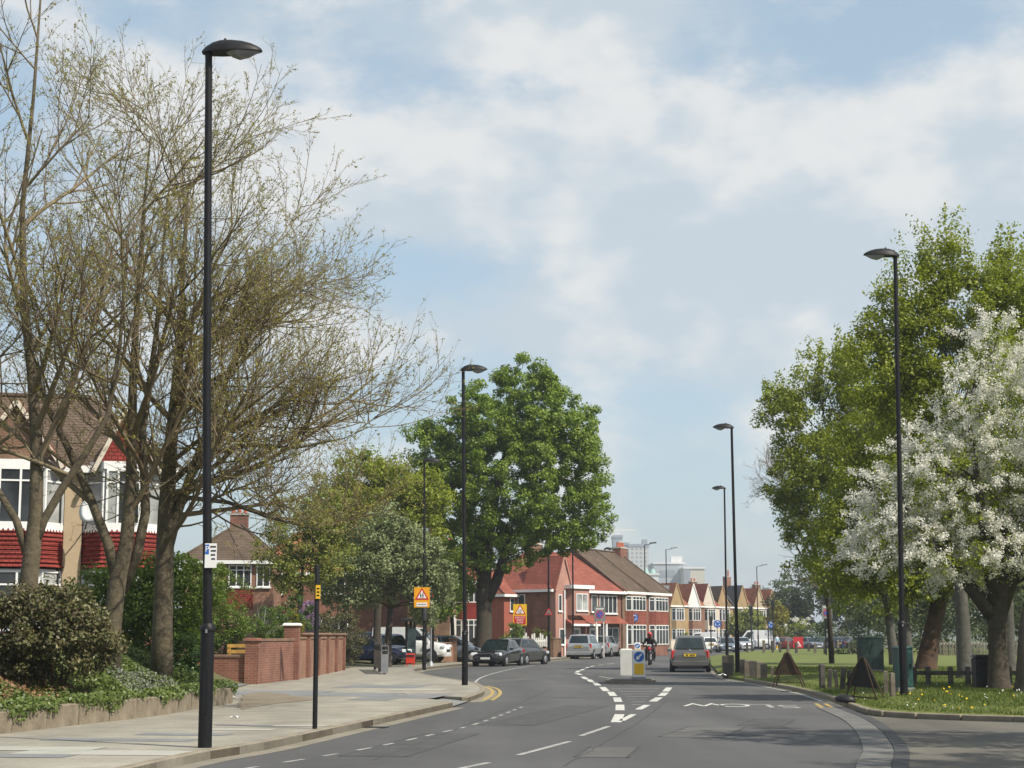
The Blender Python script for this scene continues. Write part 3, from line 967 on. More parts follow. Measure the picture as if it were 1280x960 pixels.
# bus shelter seen from its end
b0 = P(519, 831, .12)
s = thing('bus_shelter', 'dark framed glass bus shelter behind the red bin', 'bus shelter', (b0.x, b0.y + .5, .12), R(-4))
for x in (-.5, .5):
    for y in (0, 1.7, 3.4):
        if x > 0 and y == 1.7: continue
        mb = MB(); mb.box(x - .06, x + .06, y - .06, y + .06, -.05, 2.25); mb.build('post', 'black_metal', s)
mb = MB(); mb.cbox(-.75, .8, -.2, 3.6, 2.25, 2.4, .04); mb.build('roof', 'dark_plastic', s)
for y0, y1 in ((.08, 1.62), (1.78, 3.32)):
    mb = MB(); mb.box(-.51, -.49, y0, y1, .25, 2.1); mb.build('pane', 'car_glass_clear', s)
mb = MB(); mb.box(-.35, -.05, .3, 3.1, .48, .54); mb.build('bench', 'timber_dark', s)
mb = MB(); mb.box(-.42, .0, -.03, .03, .3, 1.9); mb.build('end_panel', 'car_glass_clear', s)
# red bin
s = thing('litter_bin', 'small red bin at the foot of the bus shelter', 'bin', P(513, 832, .12))
mb = MB(); mb.cbox(-.22, .22, -.17, .17, .12, .6, .03); mb.build('box', 'red_plastic', s)
mb = MB(); mb.box(-.2, .2, -.19, -.172, .44, .54); mb.build('slot', 'dark_plastic', s)
for x in (-.17, .17):
    for y in (-.12, .12):
        mb = MB(); mb.box(x - .03, x + .03, y - .03, y + .03, -.03, .12); mb.build('leg', 'red_plastic', s)
# guard railing with a grey end panel
a, e = P(481, 843, .12), P(459, 832.5, .12)
e = a + (e - a).normalized() * 9.5
s = thing('guard_railing', 'dark pedestrian guard railing with a flat grey end panel', 'railing', a)
d = e - a; dn = d.normalized(); L = d.length
mb = MB(); mb.bar((0, 0, 1.05), d + Vector((0, 0, 1.05)), .06, .05); mb.build('top_rail', 'dark_plastic', s)
mb = MB(); mb.bar((0, 0, .15), d + Vector((0, 0, .15)), .06, .05); mb.build('bottom_rail', 'dark_plastic', s)
shared = None
for k in range(1, int(L / .22)):
    q = dn * (k * .22)
    if shared is None:
        mb = MB(); mb.box(-.035, .035, -.06, .06, .15, 1.05); o = mb.build('slat', 'timber_dark', s); shared = o.data
    else: o = link('slat', shared, s)
    o.location = q; o.rotation_euler = (0, 0, math.atan2(d.y, d.x))
for k in (0.02, .5, 1):
    mb = MB(); q = d * k; mb.tube([q + Vector((0, 0, -.05)), q + Vector((0, 0, 1.12)), q + Vector((0, 0, 1.2))], [.06, .06, .03], 10); mb.build('post', 'dark_plastic', s)
mb = MB(); mb.box(-.14, .14, -.1, -.07, .05, .78); mb.build('end_panel', 'grey_metal', s)
mb = MB(); mb.bar((-.14, -.085, .78), (-.14, -.085, 1.1), .03, .03); mb.bar((.14, -.085, .78), (.14, -.085, 1.1), .03, .03); mb.bar((-.155, -.085, 1.1), (.155, -.085, 1.1), .03, .03); mb.bar((-.155, -.085, .93), (.155, -.085, .93), .03, .03); mb.build('end_frame', 'grey_metal', s)
# yellow/red "reduce speed now" sign
b0 = PY(650, 815, 128)
s = thing('warning_sign', 'yellow backed roundabout warning sign with a red reduce speed plate', 'sign', (b0.x, b0.y, gz(b0.x, b0.y)))
rect_sign(s, 'backing_board', 1.0, 1.55, 2.95, 'sign_yellow', -.07, .012)
mb = MB(); tri(mb, .85, -.079, -.072, 3.22); t_ = mb.build('red_triangle', 'sign_red', s)
mb = MB(); tri(mb, .62, -.084, -.08, 3.22); mb.build('white_field', 'sign_white', t_)
mb = MB()
for k in range(3):
    a0 = k * 2.094
    pts = [(math.cos(a0 + j * .25) * .1, -.087, 3.2 + math.sin(a0 + j * .25) * .1) for j in range(7)]
    mb.tube(pts, [.018, .018, .018, .018, .018, .04, .004], 5)
mb.build('circling_arrows', 'sign_black', t_)
rect_sign(s, 'red_plate', .85, .62, 2.56, 'sign_red', -.082, .009)
for k, tx in enumerate(('REDUCE', 'SPEED', 'NOW')):
    letters(s, 'lettering', tx, .19, 0, -.084, 2.75 - k * .19, 'sign_white')
mb = MB(); mb.tube([(0, 0, -.1), (0, 0, 3.7)], .05, 10); mb.build('post', 'dark_plastic', s)
# triangle on the lamp beside the silver cars
s = thing('warning_sign', 'small red bordered triangle sign on a lamp post by the silver cars', 'sign', P(686, 824.5, .12))
mb = MB(); tri(mb, .55, -.1, -.085, 2.95); t_ = mb.build('red_triangle', 'sign_red', s)
mb = MB(); tri(mb, .36, -.105, -.101, 2.95); mb.build('grey_field', 'sign_back', t_)
mb = MB(); mb.tube([(-.09, -.108, 2.87), (-.03, -.108, 2.9), (0, -.108, 2.96), (.03, -.108, 2.9), (.09, -.108, 2.87)], .014, 5); mb.build('hump_symbol', 'sign_black', t_)
mb = MB(); mb.box(-.08, .08, -.086, .07, 2.9, 2.94); mb.build('clamp', 'black_metal', s)
# no stopping zone signs
def zone_sign(label, base, zc, sc=1.0, posts=(-.28, .28), pm='cream_plastic'):
    s = thing('zone_sign', label, 'sign', base, 0)
    rect_sign(s, 'board', .85 * sc, 1.1 * sc, zc, 'sign_back', -.07, .02)
    mb = MB(); disc(mb, .3 * sc, -.084, -.072, 24, 0, 0, zc - .05); r_ = mb.build('red_ring', 'sign_red', s)
    mb = MB(); disc(mb, .24 * sc, -.09, -.085, 24, 0, 0, zc - .05); mb.build('blue_field', 'sign_blue', r_)
    mb = MB(); mb.bar((-.17 * sc, -.092, zc + .12 * sc), (.17 * sc, -.092, zc - .22 * sc), .05, .004, up=(0, 1, 0)); mb.build('red_bar', 'sign_red', r_)
    mb = MB(); mb.box(-.3 * sc, .3 * sc, -.074, -.071, zc + .34 * sc, zc + .42 * sc); mb.build('print_mark', 'sign_white', s)
    for x in posts:
        mb = MB(); mb.tube([(x, 0, -.2), (x, 0, zc + .5 * sc)], .05, 10); mb.build('post', pm, s)
    return s
b0 = PY(750, 812, 133); zone_sign('grey zone sign with a blue and red roundel left of the blue arrow sign', (b0.x, b0.y, .12), 3.15)
b0 = PY(1035, 815, 120); zone_sign('grey zone sign with a roundel on a dark post in the park', (b0.x, b0.y, .3), 2.95, .85, (-.12,), 'black_metal')
# blue arrow disc
def blue_disc(label, base, zc, r, H=None, arrow=True):
    s = thing('blue_sign', label, 'sign', base)
    mb = MB(); disc(mb, r, -.075, -.06, 24, 0, 0, zc); d_ = mb.build('disc', 'sign_blue', s)
    mb = MB()
    for k in range(3):
        a0 = k * 2.094 + .5
        mb.tube([(math.cos(a0 + j * .25) * r * .55, -.08, zc + math.sin(a0 + j * .25) * r * .55) for j in range(7)], [r * .09] * 5 + [r * .22, .004], 5)
    mb.build('arrows', 'sign_white', d_)
    mb = MB(); mb.tube([(0, 0, -.1), (0, 0, zc + r * .9)], .04, 8); mb.build('post', 'black_metal', s)
    return s
b0 = PY(793, 815, 140); blue_disc('round blue arrow sign above the traffic bollard', (b0.x, b0.y, .0), 3.05, .34)
b0 = PY(897, 812, 190); blue_disc('blue roundabout disc beside the black chevron boards', (b0.x, b0.y, .0), 2.9, .42)
b0 = PY(964, 812, 205); blue_disc('small blue disc sign near the white van at the roundabout', (b0.x, b0.y, .0), 2.9, .4)

# ------------------------------------------------------------------ traffic islands and keep-left bollards
def island(label, c, w, l, rz=0):
    pts = []
    for k in range(20):
        a = 2 * math.pi * k / 20
        pts.append((math.copysign(abs(math.cos(a)) ** .7, math.cos(a)) * w / 2, math.copysign(abs(math.sin(a)) ** .7, math.sin(a)) * l / 2))
    s = thing('traffic_island', label, 'traffic island', c, rz)
    mb = MB(); mb.prism(pts, -.03, .085); mb.build('kerb_ring', 'kerb', s)
    mb = MB(); mb.prism([(x * .84, y * .84) for x, y in pts], .05, .098); mb.build('top_surface', 'asphalt_dark', s)
    return s
ic = P(791.5, 854, 0)
island('low dark traffic island carrying the nearer keep left bollard', (ic.x, ic.y + 1.3, 0), 1.75, 3.6, R(-6))
def keep_left(label, base, rz=0, front=True):
    s = thing('traffic_bollard', label, 'bollard', base, rz, 'keep left traffic bollards')
    mb = MB(); mb.cbox(-.24, .24, -.13, .13, 0, .12, .04); mb.build('foot', 'concrete_grey', s)
    mb = MB(); mb.cbox(-.215, .215, -.09, .09, .12, 1.03, .04); mb.build('shell', 'white_plastic', s)
    mb = MB(); mb.box(-.165, .165, -.097, -.091, .2, .57); mb.build('yellow_panel', 'bollard_yellow', s)
    mb = MB(); mb.box(-.19, .19, -.095, -.0905, .60, .99); mb.build('sign_panel', 'sign_white', s)
    mb = MB(); disc(mb, .175, -.102, -.096, 28, 0, 0, .8); d_ = mb.build('blue_disc', 'sign_blue', s)
    mb = MB(); mb.bar((.09, -.105, .89), (-.03, -.105, .77), .055, .005, up=(0, 1, 0))
    mb.add([(-.1, -.1075, .7), (.03, -.1075, .715), (-.085, -.1075, .83)], [(0, 1, 2)])
    mb.add([(-.1, -.104, .7), (.03, -.104, .715), (-.085, -.104, .83)], [(2, 1, 0)])
    mb.build('arrow', 'sign_white', d_)
    return s
b0 = P(798.5, 850.5, .09)
keep_left('white and yellow keep left bollard with blue arrow on the near island', (b0.x, b0.y, .095), R(4))
b0 = P(785.5, 848.5, .09)
s = thing('traffic_bollard', 'plain white back of a bollard left of the yellow keep left bollard', 'bollard', (b0.x, b0.y + .9, .095), R(-10))
mb = MB(); mb.cbox(-.24, .24, -.13, .13, 0, .12, .04); mb.build('foot', 'concrete_grey', s)
mb = MB(); mb.cbox(-.215, .215, -.09, .09, .12, 1.05, .04); mb.build('shell', 'cream_plastic', s)
b0 = P(797, 823, 0)
island('far traffic island behind the first one', (b0.x, b0.y + .8, 0), 1.6, 3.2, R(-12))
keep_left('far keep left bollard peeping over the near one', (b0.x, b0.y, .095), R(0))

ORD = ['first', 'second', 'third', 'fourth', 'fifth', 'sixth', 'seventh', 'eighth', 'ninth', 'tenth', 'eleventh', 'twelfth', 'thirteenth', 'fourteenth', 'fifteenth', 'sixteenth', 'seventeenth', 'eighteenth', 'nineteenth', 'twentieth']
# ------------------------------------------------------------------ right verge: timber bollards, signs, cabinets, bin
def timber_post(label, x, y, w, h, tilt=(0, 0), m='timber', group='short timber posts along the verge', d=None):
    d = d or w
    s = tag(None or MB().cbox(-w / 2, w / 2, -d / 2, d / 2, -.15, h, min(.03, w * .2)).build('timber_post', m), label, 'post', group)
    s.location = (x, y, vz(x, y)); s.rotation_euler = (tilt[0], tilt[1], rng.uniform(-.3, .3))
    return s
def post_at(px, py_b, h, w, label, m='timber', group='short timber posts along the verge', tilt=(0, 0), d=None):
    b = P(px, py_b, .3); z = vz(b.x, b.y); b = P(px, py_b, z)
    return timber_post(label, b.x, b.y, w, h, tilt, m, group, d)
g1 = 'squat timber blocks left of the road sign frame'
for io, (px, py, h, w, m, ti) in enumerate(((906, 837.5, .62, .26, 'timber_dark', .03), (910, 842, .48, .34, 'timber_dark', 0), (914, 839.5, .66, .26, 'timber', -.02), (929, 844, .60, .2, 'timber_dark', 0),
                            (935, 845, .6, .26, 'timber', .02), (942, 846, .58, .26, 'timber_dark', -.02), (949, 847, .56, .24, 'timber', .03), (955, 847.5, .5, .2, 'timber', 0), (965, 848, .36, .1, 'timber', .05))):
    post_at(px, py, h, w, ORD[io] + ' squat timber block from the left, at the kerb beside the grey hatchback', m, g1, (ti, ti))
g2 = 'timber stakes between the two triangular frames'
for io, (px, py, h, w, m, ti) in enumerate(((1028, 861, .68, .13, 'timber_dark', 0), (1037, 862, .55, .12, 'timber_dark', .05), (1046, 862, .5, .09, 'timber_dark', -.05), (1053, 864, .62, .14, 'timber_dark', .08), (1062, 864, .5, .1, 'timber_dark', 0))):
    post_at(px, py, h, w, ORD[io] + ' dark timber stake from the left, before the black fallen sign', m, g2, (0, ti))
for px, py in ((1108, 871), (1116, 875)):
    post_at(px, py, .55, .1, ('left' if px < 1112 else 'right') + ' one of two pale stakes beside the right lamp post', 'timber', 'pale stakes at the lamp')
# triangular road sign frames seen from behind
def sign_frame(label, c, w, h, rz, m, lean, droop=0.0):
    s = thing('road_sign_frame', label, 'road sign', c, rz)
    s.rotation_euler = (lean, droop, rz)
    mb = MB(); lo = h * .34
    pts = [(-w / 2, lo), (w / 2, lo), (w * .06, h), (-w * .06, h)]
    mb.add([(x, yy, z) for yy in (-.006, .006) for x, z in pts], [(3, 2, 1, 0), (4, 5, 6, 7)] + [(i, (i + 1) % 4, 4 + (i + 1) % 4, 4 + i) for i in range(4)])
    mb.build('plate', m, s)
    for sx in (-1, 1):
        mb = MB(); mb.bar((sx * w * .52, -.02, -.02), (sx * w * .05, -.02, h), .03, .03); mb.build('frame_leg', 'rust_brown', s)
        mb = MB(); mb.bar((sx * w * .5, .5, -.02), (sx * w * .1, .02, h * .95), .03, .03); mb.build('back_leg', 'rust_brown', s)
    mb = MB(); mb.bar((-w * .5, -.02, .12), (w * .5, -.02, .12), .03, .03); mb.build('cross_bar', 'rust_brown', s)
    return s
b0 = P(985, 857, .18)
sign_frame('brown back of a triangular road works sign on the right kerb', (b0.x, b0.y, vz(b0.x, b0.y)), .85, .98, R(-18), 'rust_brown', R(4))
b0 = P(1077, 876, .15)
s = sign_frame('black collapsed triangular sign leaning at the side road corner', (b0.x, b0.y, vz(b0.x, b0.y) - .02), .78, 1.02, R(-32), 'sign_black', R(7), R(5))
# sandbag draped on its foot
mb = MB(); mb.lathe([(.02, 0), (.16, .03), (.18, .1), (.1, .19), (.02, .21)], 10, M=Matrix.Diagonal((1.5, .9, .9, 1))); o = mb.build('sand_bag', 'sign_black', s, smooth=True); o.location = (-.34, -.12, -.03)
# equipment cabinets
def cabinet(label, c, w, d, h, m, rz=0):
    s = thing('utility_cabinet', label, 'cabinet', c, rz)
    mb = MB(); mb.box(-w / 2 - .03, w / 2 + .03, -d / 2 - .03, d / 2 + .03, -.1, .06); mb.build('plinth', 'concrete_grey', s)
    mb = MB(); mb.box(-w / 2, w / 2, -d / 2, d / 2, .06, h - .05); mb.build('body', m, s)
    mb = MB(); mb.cbox(-w / 2 - .02, w / 2 + .02, -d / 2 - .02, d / 2 + .02, h - .05, h, .03); mb.build('lid', m, s)
    for x in ((-w / 4, w / 4) if w > .6 else (0,)):
        ww = w / 4 - .02 if w > .6 else w / 2 - .03
        mb = MB(); mb.box(x - ww, x + ww, -d / 2 - .012, -d / 2 + .002, .1, h - .09); dr = mb.build('door', m, s)
        mb = MB(); mb.box(x + ww * .7, x + ww * .85, -d / 2 - .03, -d / 2 - .01, h * .5, h * .6); mb.build('handle', 'black_metal', dr)
    return s
b0 = P(1088.5, 839, .3); cabinet('large dark green utility cabinet on the park grass', (b0.x, b0.y, .3), .9, .4, 1.28, 'green_steel', R(3))
b0 = P(1131.5, 863, .3); cabinet('narrow teal cabinet standing right behind the right lamp post', (b0.x + .06, b0.y + .45, .3), .36, .4, 1.05, 'teal_steel', R(8))
s = thing('litter_bin', 'black square litter bin beside the blossom tree trunk', 'bin', P(1228.5, 861, .3))
mb = MB(); mb.cbox(-.21, .21, -.21, .21, -.03, .78, .04); mb.build('body', 'dark_plastic', s)
mb = MB(); mb.box(-.14, .14, -.216, -.205, .56, .68); mb.build('slot', 'sign_black', s)
mb = MB(); mb.cbox(-.23, .23, -.23, .23, .781, .84, .05); mb.build('lid', 'dark_plastic', s)
# knee rail fence across the grass
fpts = [P(q, 857, .3) for q in (1143, 1160.5, 1188.5, 1210.5, 1262, 1320)]
s = thing('knee_rail', 'low timber knee rail fence across the right grass', 'fence', (fpts[0].x, fpts[0].y, .3))
for p_ in fpts:
    mb = MB(); q = p_ - fpts[0]; mb.cbox(q.x - .06, q.x + .06, q.y - .06, q.y + .06, -.1, .5, .02); mb.build('post', 'timber_dark', s)
for a, b_ in zip(fpts, fpts[1:]):
    mb = MB(); mb.bar(a - fpts[0] + Vector((.06, 0, .33)), b_ - fpts[0] + Vector((-.06, 0, .33)), .05, .11); mb.build('rail', 'timber_dark', s)
# row of posts at the far edge of the park
k = 0
for px in (934, 940, 955, 966, 975, 985, 995.5, 1011, 1019, 1031, 1042, 1047.5, 1061, 1067, 1180, 1187, 1195, 1203):
    k += 1
    py = 815.5 + rng.uniform(-1.2, 2.2) if px < 1100 else 818.5
    h = rng.uniform(.75, 1.0)
    post_at(px, py, h, .17, ORD[k - 1] + ' short post from the left along the far edge of the park', 'timber' if k % 3 == 0 else 'timber_dark', 'posts along the far park edge')
# litter
for px, py, w in ((903, 847, .22), (908, 840.5, .1)):
    b0 = P(px, py, .1)
    mb = MB(); r2 = random.Random(px)
    vs = []
    for i in range(5):
        for j in range(5):
            vs.append(((i - 2) * w * .3 + r2.uniform(-.02, .02), (j - 2) * w * .25, .02 + r2.uniform(0, .1) * w * 4 * (1 - abs(i - 2) / 3)))
    mb.add(vs, [(i * 5 + j, i * 5 + j + 5, i * 5 + j + 6, i * 5 + j + 1) for i in range(4) for j in range(4)])
    o = mb.build('paper_litter', 'litter_white'); o.location = (b0.x, b0.y, vz(b0.x, b0.y))
    tag(o, 'crumpled white paper on the kerb behind the grey car' if w > .15 else 'small white scrap on the verge beside the grey car', 'litter')
for px, py in ((293, 897.5), (291, 873)):
    b0 = P(px, py, .125); r2 = random.Random(px)
    mb = MB(); mb.add([((i - 1.5) * .05 + r2.uniform(-.02, .02), (j - 1) * .05, r2.uniform(.0, .05)) for i in range(4) for j in range(3)], [(i * 3 + j, i * 3 + j + 3, i * 3 + j + 4, i * 3 + j + 1) for i in range(3) for j in range(2)])
    o = mb.build('paper_litter', 'litter_white'); o.location = b0
    tag(o, 'white scrap on the pavement by the bed edging' if py > 880 else 'white scrap at the corner of the ivy bed', 'litter')
# ------------------------------------------------------------------ vehicles
def paint(name, col, rough=.28, metal=.55, coat=1.0):
    mat(name, col, rough, .03, 2.0, metal=metal, coat=coat)
paint('paint_silver', (.42, .44, .47)); paint('paint_grey', (.14, .135, .13)); paint('paint_black', (.012, .013, .016), .2, .2)
paint('paint_navy', (.012, .02, .055), .22, .3); paint('paint_white', (.72, .73, .74), .3, 0); paint('paint_blue', (.06, .09, .14), .25, .4)
paint('paint_red', (.16, .012, .012), .25, .2); paint('paint_steel', (.17, .2, .25), .25, .5); paint('paint_charcoal', (.045, .045, .045), .3, .3)
mat('tyre', (.012, .012, .012), .85, .2, 10); mat('alloy', (.45, .46, .48), .35, .1, 5, metal=.8)
mat('tail_red', (.42, .012, .015), .25, .2, 8, coat=.6); mat('head_glass', (.62, .66, .7), .15, .15, 9, coat=.8); mat('plate_yellow', (.72, .48, .03), .5, .05, 3)
mat('chrome', (.6, .6, .62), .2, .05, 4, metal=.9); mat('trim_black', (.012, .012, .013), .5, .1, 4)

def lerp(a, b, t): return a + (b - a) * t
def car(name, label, paintm, loc, rz, kind='hatch', L=4.0, Wd=1.75, H=1.5, group=None, cat='car'):
    s = thing(name, label, cat, loc, rz, group)
    hw = Wd / 2
    # (x/L, shoulder z, half width factor, bottom z)
    spec = {
        'hatch': ([(-.5, .74, .80, .34), (-.488, .93, .92, .26), (-.42, .99, .98, .2), (-.2, .98, 1, .18), (.08, .95, 1, .18), (.2, .93, .99, .18), (.36, .83, .95, .2), (.45, .74, .86, .24), (.49, .62, .74, .3), (.5, .5, .66, .34)],
                  (-.485, -.35, .05, .27, .98, .90)),
        'saloon': ([(-.5, .78, .78, .36), (-.48, .92, .88, .3), (-.4, .96, .95, .22), (-.22, .95, 1, .18), (.05, .91, 1, .18), (.2, .88, .99, .18), (.36, .8, .96, .2), (.45, .72, .88, .22), (.488, .62, .78, .26), (.5, .5, .7, .32)],
                   (-.40, -.24, .02, .20, .94, .86)),
        'suv': ([(-.5, .85, .82, .42), (-.488, 1.03, .92, .34), (-.42, 1.08, .98, .28), (-.2, 1.07, 1, .26), (.08, 1.05, 1, .26), (.22, 1.03, .99, .26), (.38, .97, .96, .28), (.46, .88, .88, .3), (.49, .75, .78, .36), (.5, .6, .7, .42)],
                (-.48, -.41, .04, .22, 1.07, 1.0)),
        'van': ([(-.5, .9, .92, .35), (-.49, 1.1, .97, .28), (-.4, 1.15, 1, .25), (-.1, 1.15, 1, .25), (.15, 1.13, 1, .25), (.28, 1.1, .99, .25), (.4, 1.0, .95, .26), (.46, .9, .88, .28), (.49, .75, .8, .34), (.5, .6, .72, .4)],
                (-.49, -.475, .14, .32, 1.14, 1.08)),
    }[kind]
    sts, (rb, rr, fr, fb, zr, zf) = spec
    mb = MB(); ring_n = None; vs = []
    for xx, zs, wf, zb in sts:
        w = hw * wf
        half = [(w * .8, zb), (w * .97, zb + .1), (w, lerp(zb, zs, .5)), (w * .99, zs - .12), (w * .95, zs - .03), (w * .86, zs), (w * .5, zs + .03), (0, zs + .04)]
        ring = [(-y, z) for y, z in half[:-1]] + [(0, half[-1][1])] + [(y, z) for y, z in reversed(half[:-1])]
        ring_n = len(ring)
        vs += [(xx * L, y, z) for y, z in ring]
    n = ring_n
    fs = []
    for i in range(len(sts) - 1):
        for k in range(n):
            k2 = (k + 1) % n
            fs.append((i * n + k, i * n + k2, (i + 1) * n + k2, (i + 1) * n + k))
    fs += [tuple(range(n)), tuple(reversed(range((len(sts) - 1) * n, len(sts) * n)))]
    mb.add(vs, [tuple(reversed(f)) for f in fs])
    mb.build('body', paintm, s, smooth=40)
    # cabin
    wb, wt = hw * .91, hw * .70
    if kind == 'van': wt = hw * .84
    zroof = H
    def quadpt(c4, u, v):
        a = [lerp(c4[0][i], c4[1][i], u) for i in range(3)]; b = [lerp(c4[3][i], c4[2][i], u) for i in range(3)]
        return tuple(lerp(a[i], b[i], v) for i in range(3))
    B = {'rl': (rb * L, wb * .93, zr), 'rr': (rb * L, -wb * .93, zr), 'fl': (fb * L, wb * .95, zf), 'fr': (fb * L, -wb * .95, zf)}
    T = {'rl': (rr * L, wt * .95, zroof - .05), 'rr': (rr * L, -wt * .95, zroof - .05), 'fl': (fr * L, wt, zroof - .06), 'fr': (fr * L, -wt, zroof - .06)}
    mb = MB()
    order = ['rl', 'rr', 'fr', 'fl']
    low = [B[k] for k in order]; low = [(x, y, z - .06) for x, y, z in low]
    top = [T[k] for k in order]
    cx = (rr + fr) / 2 * L
    crown = [(lerp(x, cx, .22), y * .72, zroof) for x, y, z in top]
    mb.add(low + top + crown, [(i, (i + 1) % 4, 4 + (i + 1) % 4, 4 + i) for i in range(4)] + [(4 + i, 4 + (i + 1) % 4, 8 + (i + 1) % 4, 8 + i) for i in range(4)] + [(8, 9, 10, 11)])
    # orient outward
    cab = mb.build('cabin', paintm, s, smooth=35)
    bm = bmesh.new(); bm.from_mesh(cab.data); bmesh.ops.recalc_face_normals(bm, faces=bm.faces); bm.to_mesh(cab.data); bm.free()
    def pane(name, c4, u0, u1, v0, v1, out):
        c4 = [Vector(c) for c in c4]
        nrm = (c4[1] - c4[0]).cross(c4[3] - c4[0]).normalized()
        if nrm.dot(Vector(out)) < 0: nrm = -nrm
        pts = [Vector(quadpt(c4, u, v)) + nrm * .006 for u, v in ((u0, v0), (u1, v0), (u1, v1), (u0, v1))]
        m_ = MB(); m_.add(pts + [p - nrm * .02 for p in pts], [(0, 1, 2, 3), (7, 6, 5, 4)] + [(i, 4 + i, 4 + (i + 1) % 4, (i + 1) % 4) for i in range(4)])
        o = m_.build(name, 'car_glass', s)
        b_ = bmesh.new(); b_.from_mesh(o.data); bmesh.ops.recalc_face_normals(b_, faces=b_.faces); b_.to_mesh(o.data); b_.free()
    pane('rear_window', [B['rl'], B['rr'], T['rr'], T['rl']], .07, .93, .1, .9, (-1, 0, .2))
    pane('windscreen', [B['fl'], B['fr'], T['fr'], T['fl']], .05, .95, .06, .93, (1, 0, .3))
    for sd_, k in ((1, 'l'), (-1, 'r')):
        q = [B['r' + k], B['f' + k], T['f' + k], T['r' + k]]
        if kind != 'van':
            pane('side_window', q, .1, .46, .1, .9, (0, sd_, 0)); pane('side_window', q, .5, .9, .1, .9, (0, sd_, 0))
        else:
            pane('side_window', q, .72, .93, .1, .85, (0, sd_, 0))
    # wheels
    wr = .33 if kind in ('suv', 'van') else .3
    fx, rx = (.31 if kind != 'saloon' else .30) * L, -.32 * L
    for x in (fx, rx):
        for sd_ in (1, -1):
            Mx = Matrix.Translation((x, sd_ * (hw - .17), wr)) @ Matrix.Rotation(R(-90 * sd_), 4, 'X')
            m_ = MB(); m_.lathe([(wr + .055, .0), (wr + .055, .178), (wr * .6, .179)], 22, M=Mx @ Matrix.Translation((0, 0, .0))); m_.build('wheel_arch', 'trim_black', s)
            m_ = MB(); m_.lathe([(wr * .62, .185), (wr * .9, .195), (wr, .16), (wr, .0)], 22, M=Mx); w_ = m_.build('wheel', 'tyre', s, smooth=40)
            m_ = MB(); m_.lathe([(wr * .63, .187), (wr * .58, .196), (wr * .2, .188), (.03, .2)], 18, M=Mx); rim = m_.build('rim', 'alloy', w_, smooth=40)
    # lamps, bumpers, plates
    fz = {'hatch': .68, 'saloon': .66, 'suv': .82, 'van': .85}[kind]; tz = {'hatch': .80, 'saloon': .80, 'suv': .90, 'van': .95}[kind]
    for sd_ in (1, -1):
        m_ = MB(); Mx = Matrix.Translation((.462 * L, sd_ * hw * .74, fz)) @ Matrix.Rotation(sd_ * R(-24), 4, 'Z')
        m_.cbox(-.1, .1, -.17, .17, -.07, .07, .03, M=Mx); m_.build('headlight', 'head_glass', s)
        m_ = MB(); hgt = .16 if kind != 'saloon' else .09
        Mx = Matrix.Translation((-.478 * L, sd_ * hw * .80, tz)) @ Matrix.Rotation(sd_ * R(20), 4, 'Z')
        m_.cbox(-.05, .1, -.12, .12, -hgt, hgt, .03, M=Mx); m_.build('tail_light', 'tail_red', s)
        m_ = MB(); m_.cbox(fb * L - .22, fb * L - .1, sd_ * (hw + .09) - .09, sd_ * (hw + .09) + .09, zf, zf + .12, .03); m_.build('door_mirror', paintm, s)
        m_ = MB(); m_.box(-.02 * L, .02 * L, sd_ * hw * 1.0 - .01, sd_ * hw * 1.0 + .012, .74, .77); m_.build('door_handle', 'trim_black', s)
    m_ = MB(); m_.cbox(-.507 * L, -.44 * L, -hw * .88, hw * .88, .3, .52, .04); m_.build('rear_bumper', paintm, s)
    m_ = MB(); m_.box(-.505 * L, -.42 * L, -hw * .6, hw * .6, .2, .3); m_.build('underside', 'trim_black', s)
    m_ = MB(); m_.box(-.30 * L, .30 * L, -hw * .8, hw * .8, .15, .3); m_.build('chassis', 'trim_black', s)
    m_ = MB(); m_.cbox(.45 * L, .506 * L, -hw * .72, hw * .72, .28, .5, .04); m_.build('front_bumper', paintm, s)
    m_ = MB(); m_.box(.47 * L, .506 * L, -hw * .4, hw * .4, .53, .66); m_.build('grille', 'trim_black', s)
    pz = tz - .04 if kind != 'saloon' else .72
    m_ = MB(); m_.box(-.507 * L, -.49 * L, -.27, .27, pz - .06, pz + .06); pl = m_.build('rear_plate', 'plate_yellow', s)
    m_ = MB()
    for k in range(7):
        if k == 4: continue
        m_.box(-.5085 * L, -.5071 * L, -.21 + k * .06, -.17 + k * .06, pz - .035, pz + .035)
    m_.build('plate_character', 'trim_black', pl)
    m_ = MB(); m_.box(.49 * L, .5095 * L, -.26, .26, .38, .49); m_.build('front_plate', 'sign_white', s)
    m_ = MB(); m_.box(-.5065 * L, -.47 * L, -.3, .3, pz + .085, pz + .11); m_.build('boot_strip', 'chrome', s)
    if kind == 'hatch':
        m_ = MB(); disc(m_, .05, 0, .01, 14); o = m_.build('boot_badge', 'chrome', s); o.rotation_euler = (0, 0, R(-90)); o.location = (-.4905 * L - .012, 0, zr + .0)
    return s
# heading angle: a car's +x looks along the angle from +X
c0 = P(866, 840.5, 0)
car('parked_car', 'dark grey hatchback seen from behind at the right kerb', 'paint_grey', (c0.x + .1, c0.y + 2.0, 0), R(84), 'hatch', 3.95, 1.77, 1.62)
c0 = P(601, 833.2, 0)
car('parked_car', 'black saloon parked facing us under the chestnut tree', 'paint_black', (c0.x + .9, c0.y + 1.7, 0), R(-90 - 17), 'saloon', 4.5, 1.8, 1.44)
c0 = P(637, 831.2, 0)
car('parked_car', 'charcoal hatchback parked behind the black saloon', 'paint_charcoal', (c0.x + .75, c0.y + 1.6, 0), R(64), 'hatch', 3.9, 1.7, 1.48)
c0 = P(724, 824, 0)
car('parked_car', 'large silver car, nearest of the three in the row', 'paint_silver', (c0.x + .5, c0.y + 2.2, 0), R(76), 'suv', 4.6, 1.92, 1.72, 'silver cars parked in a row')
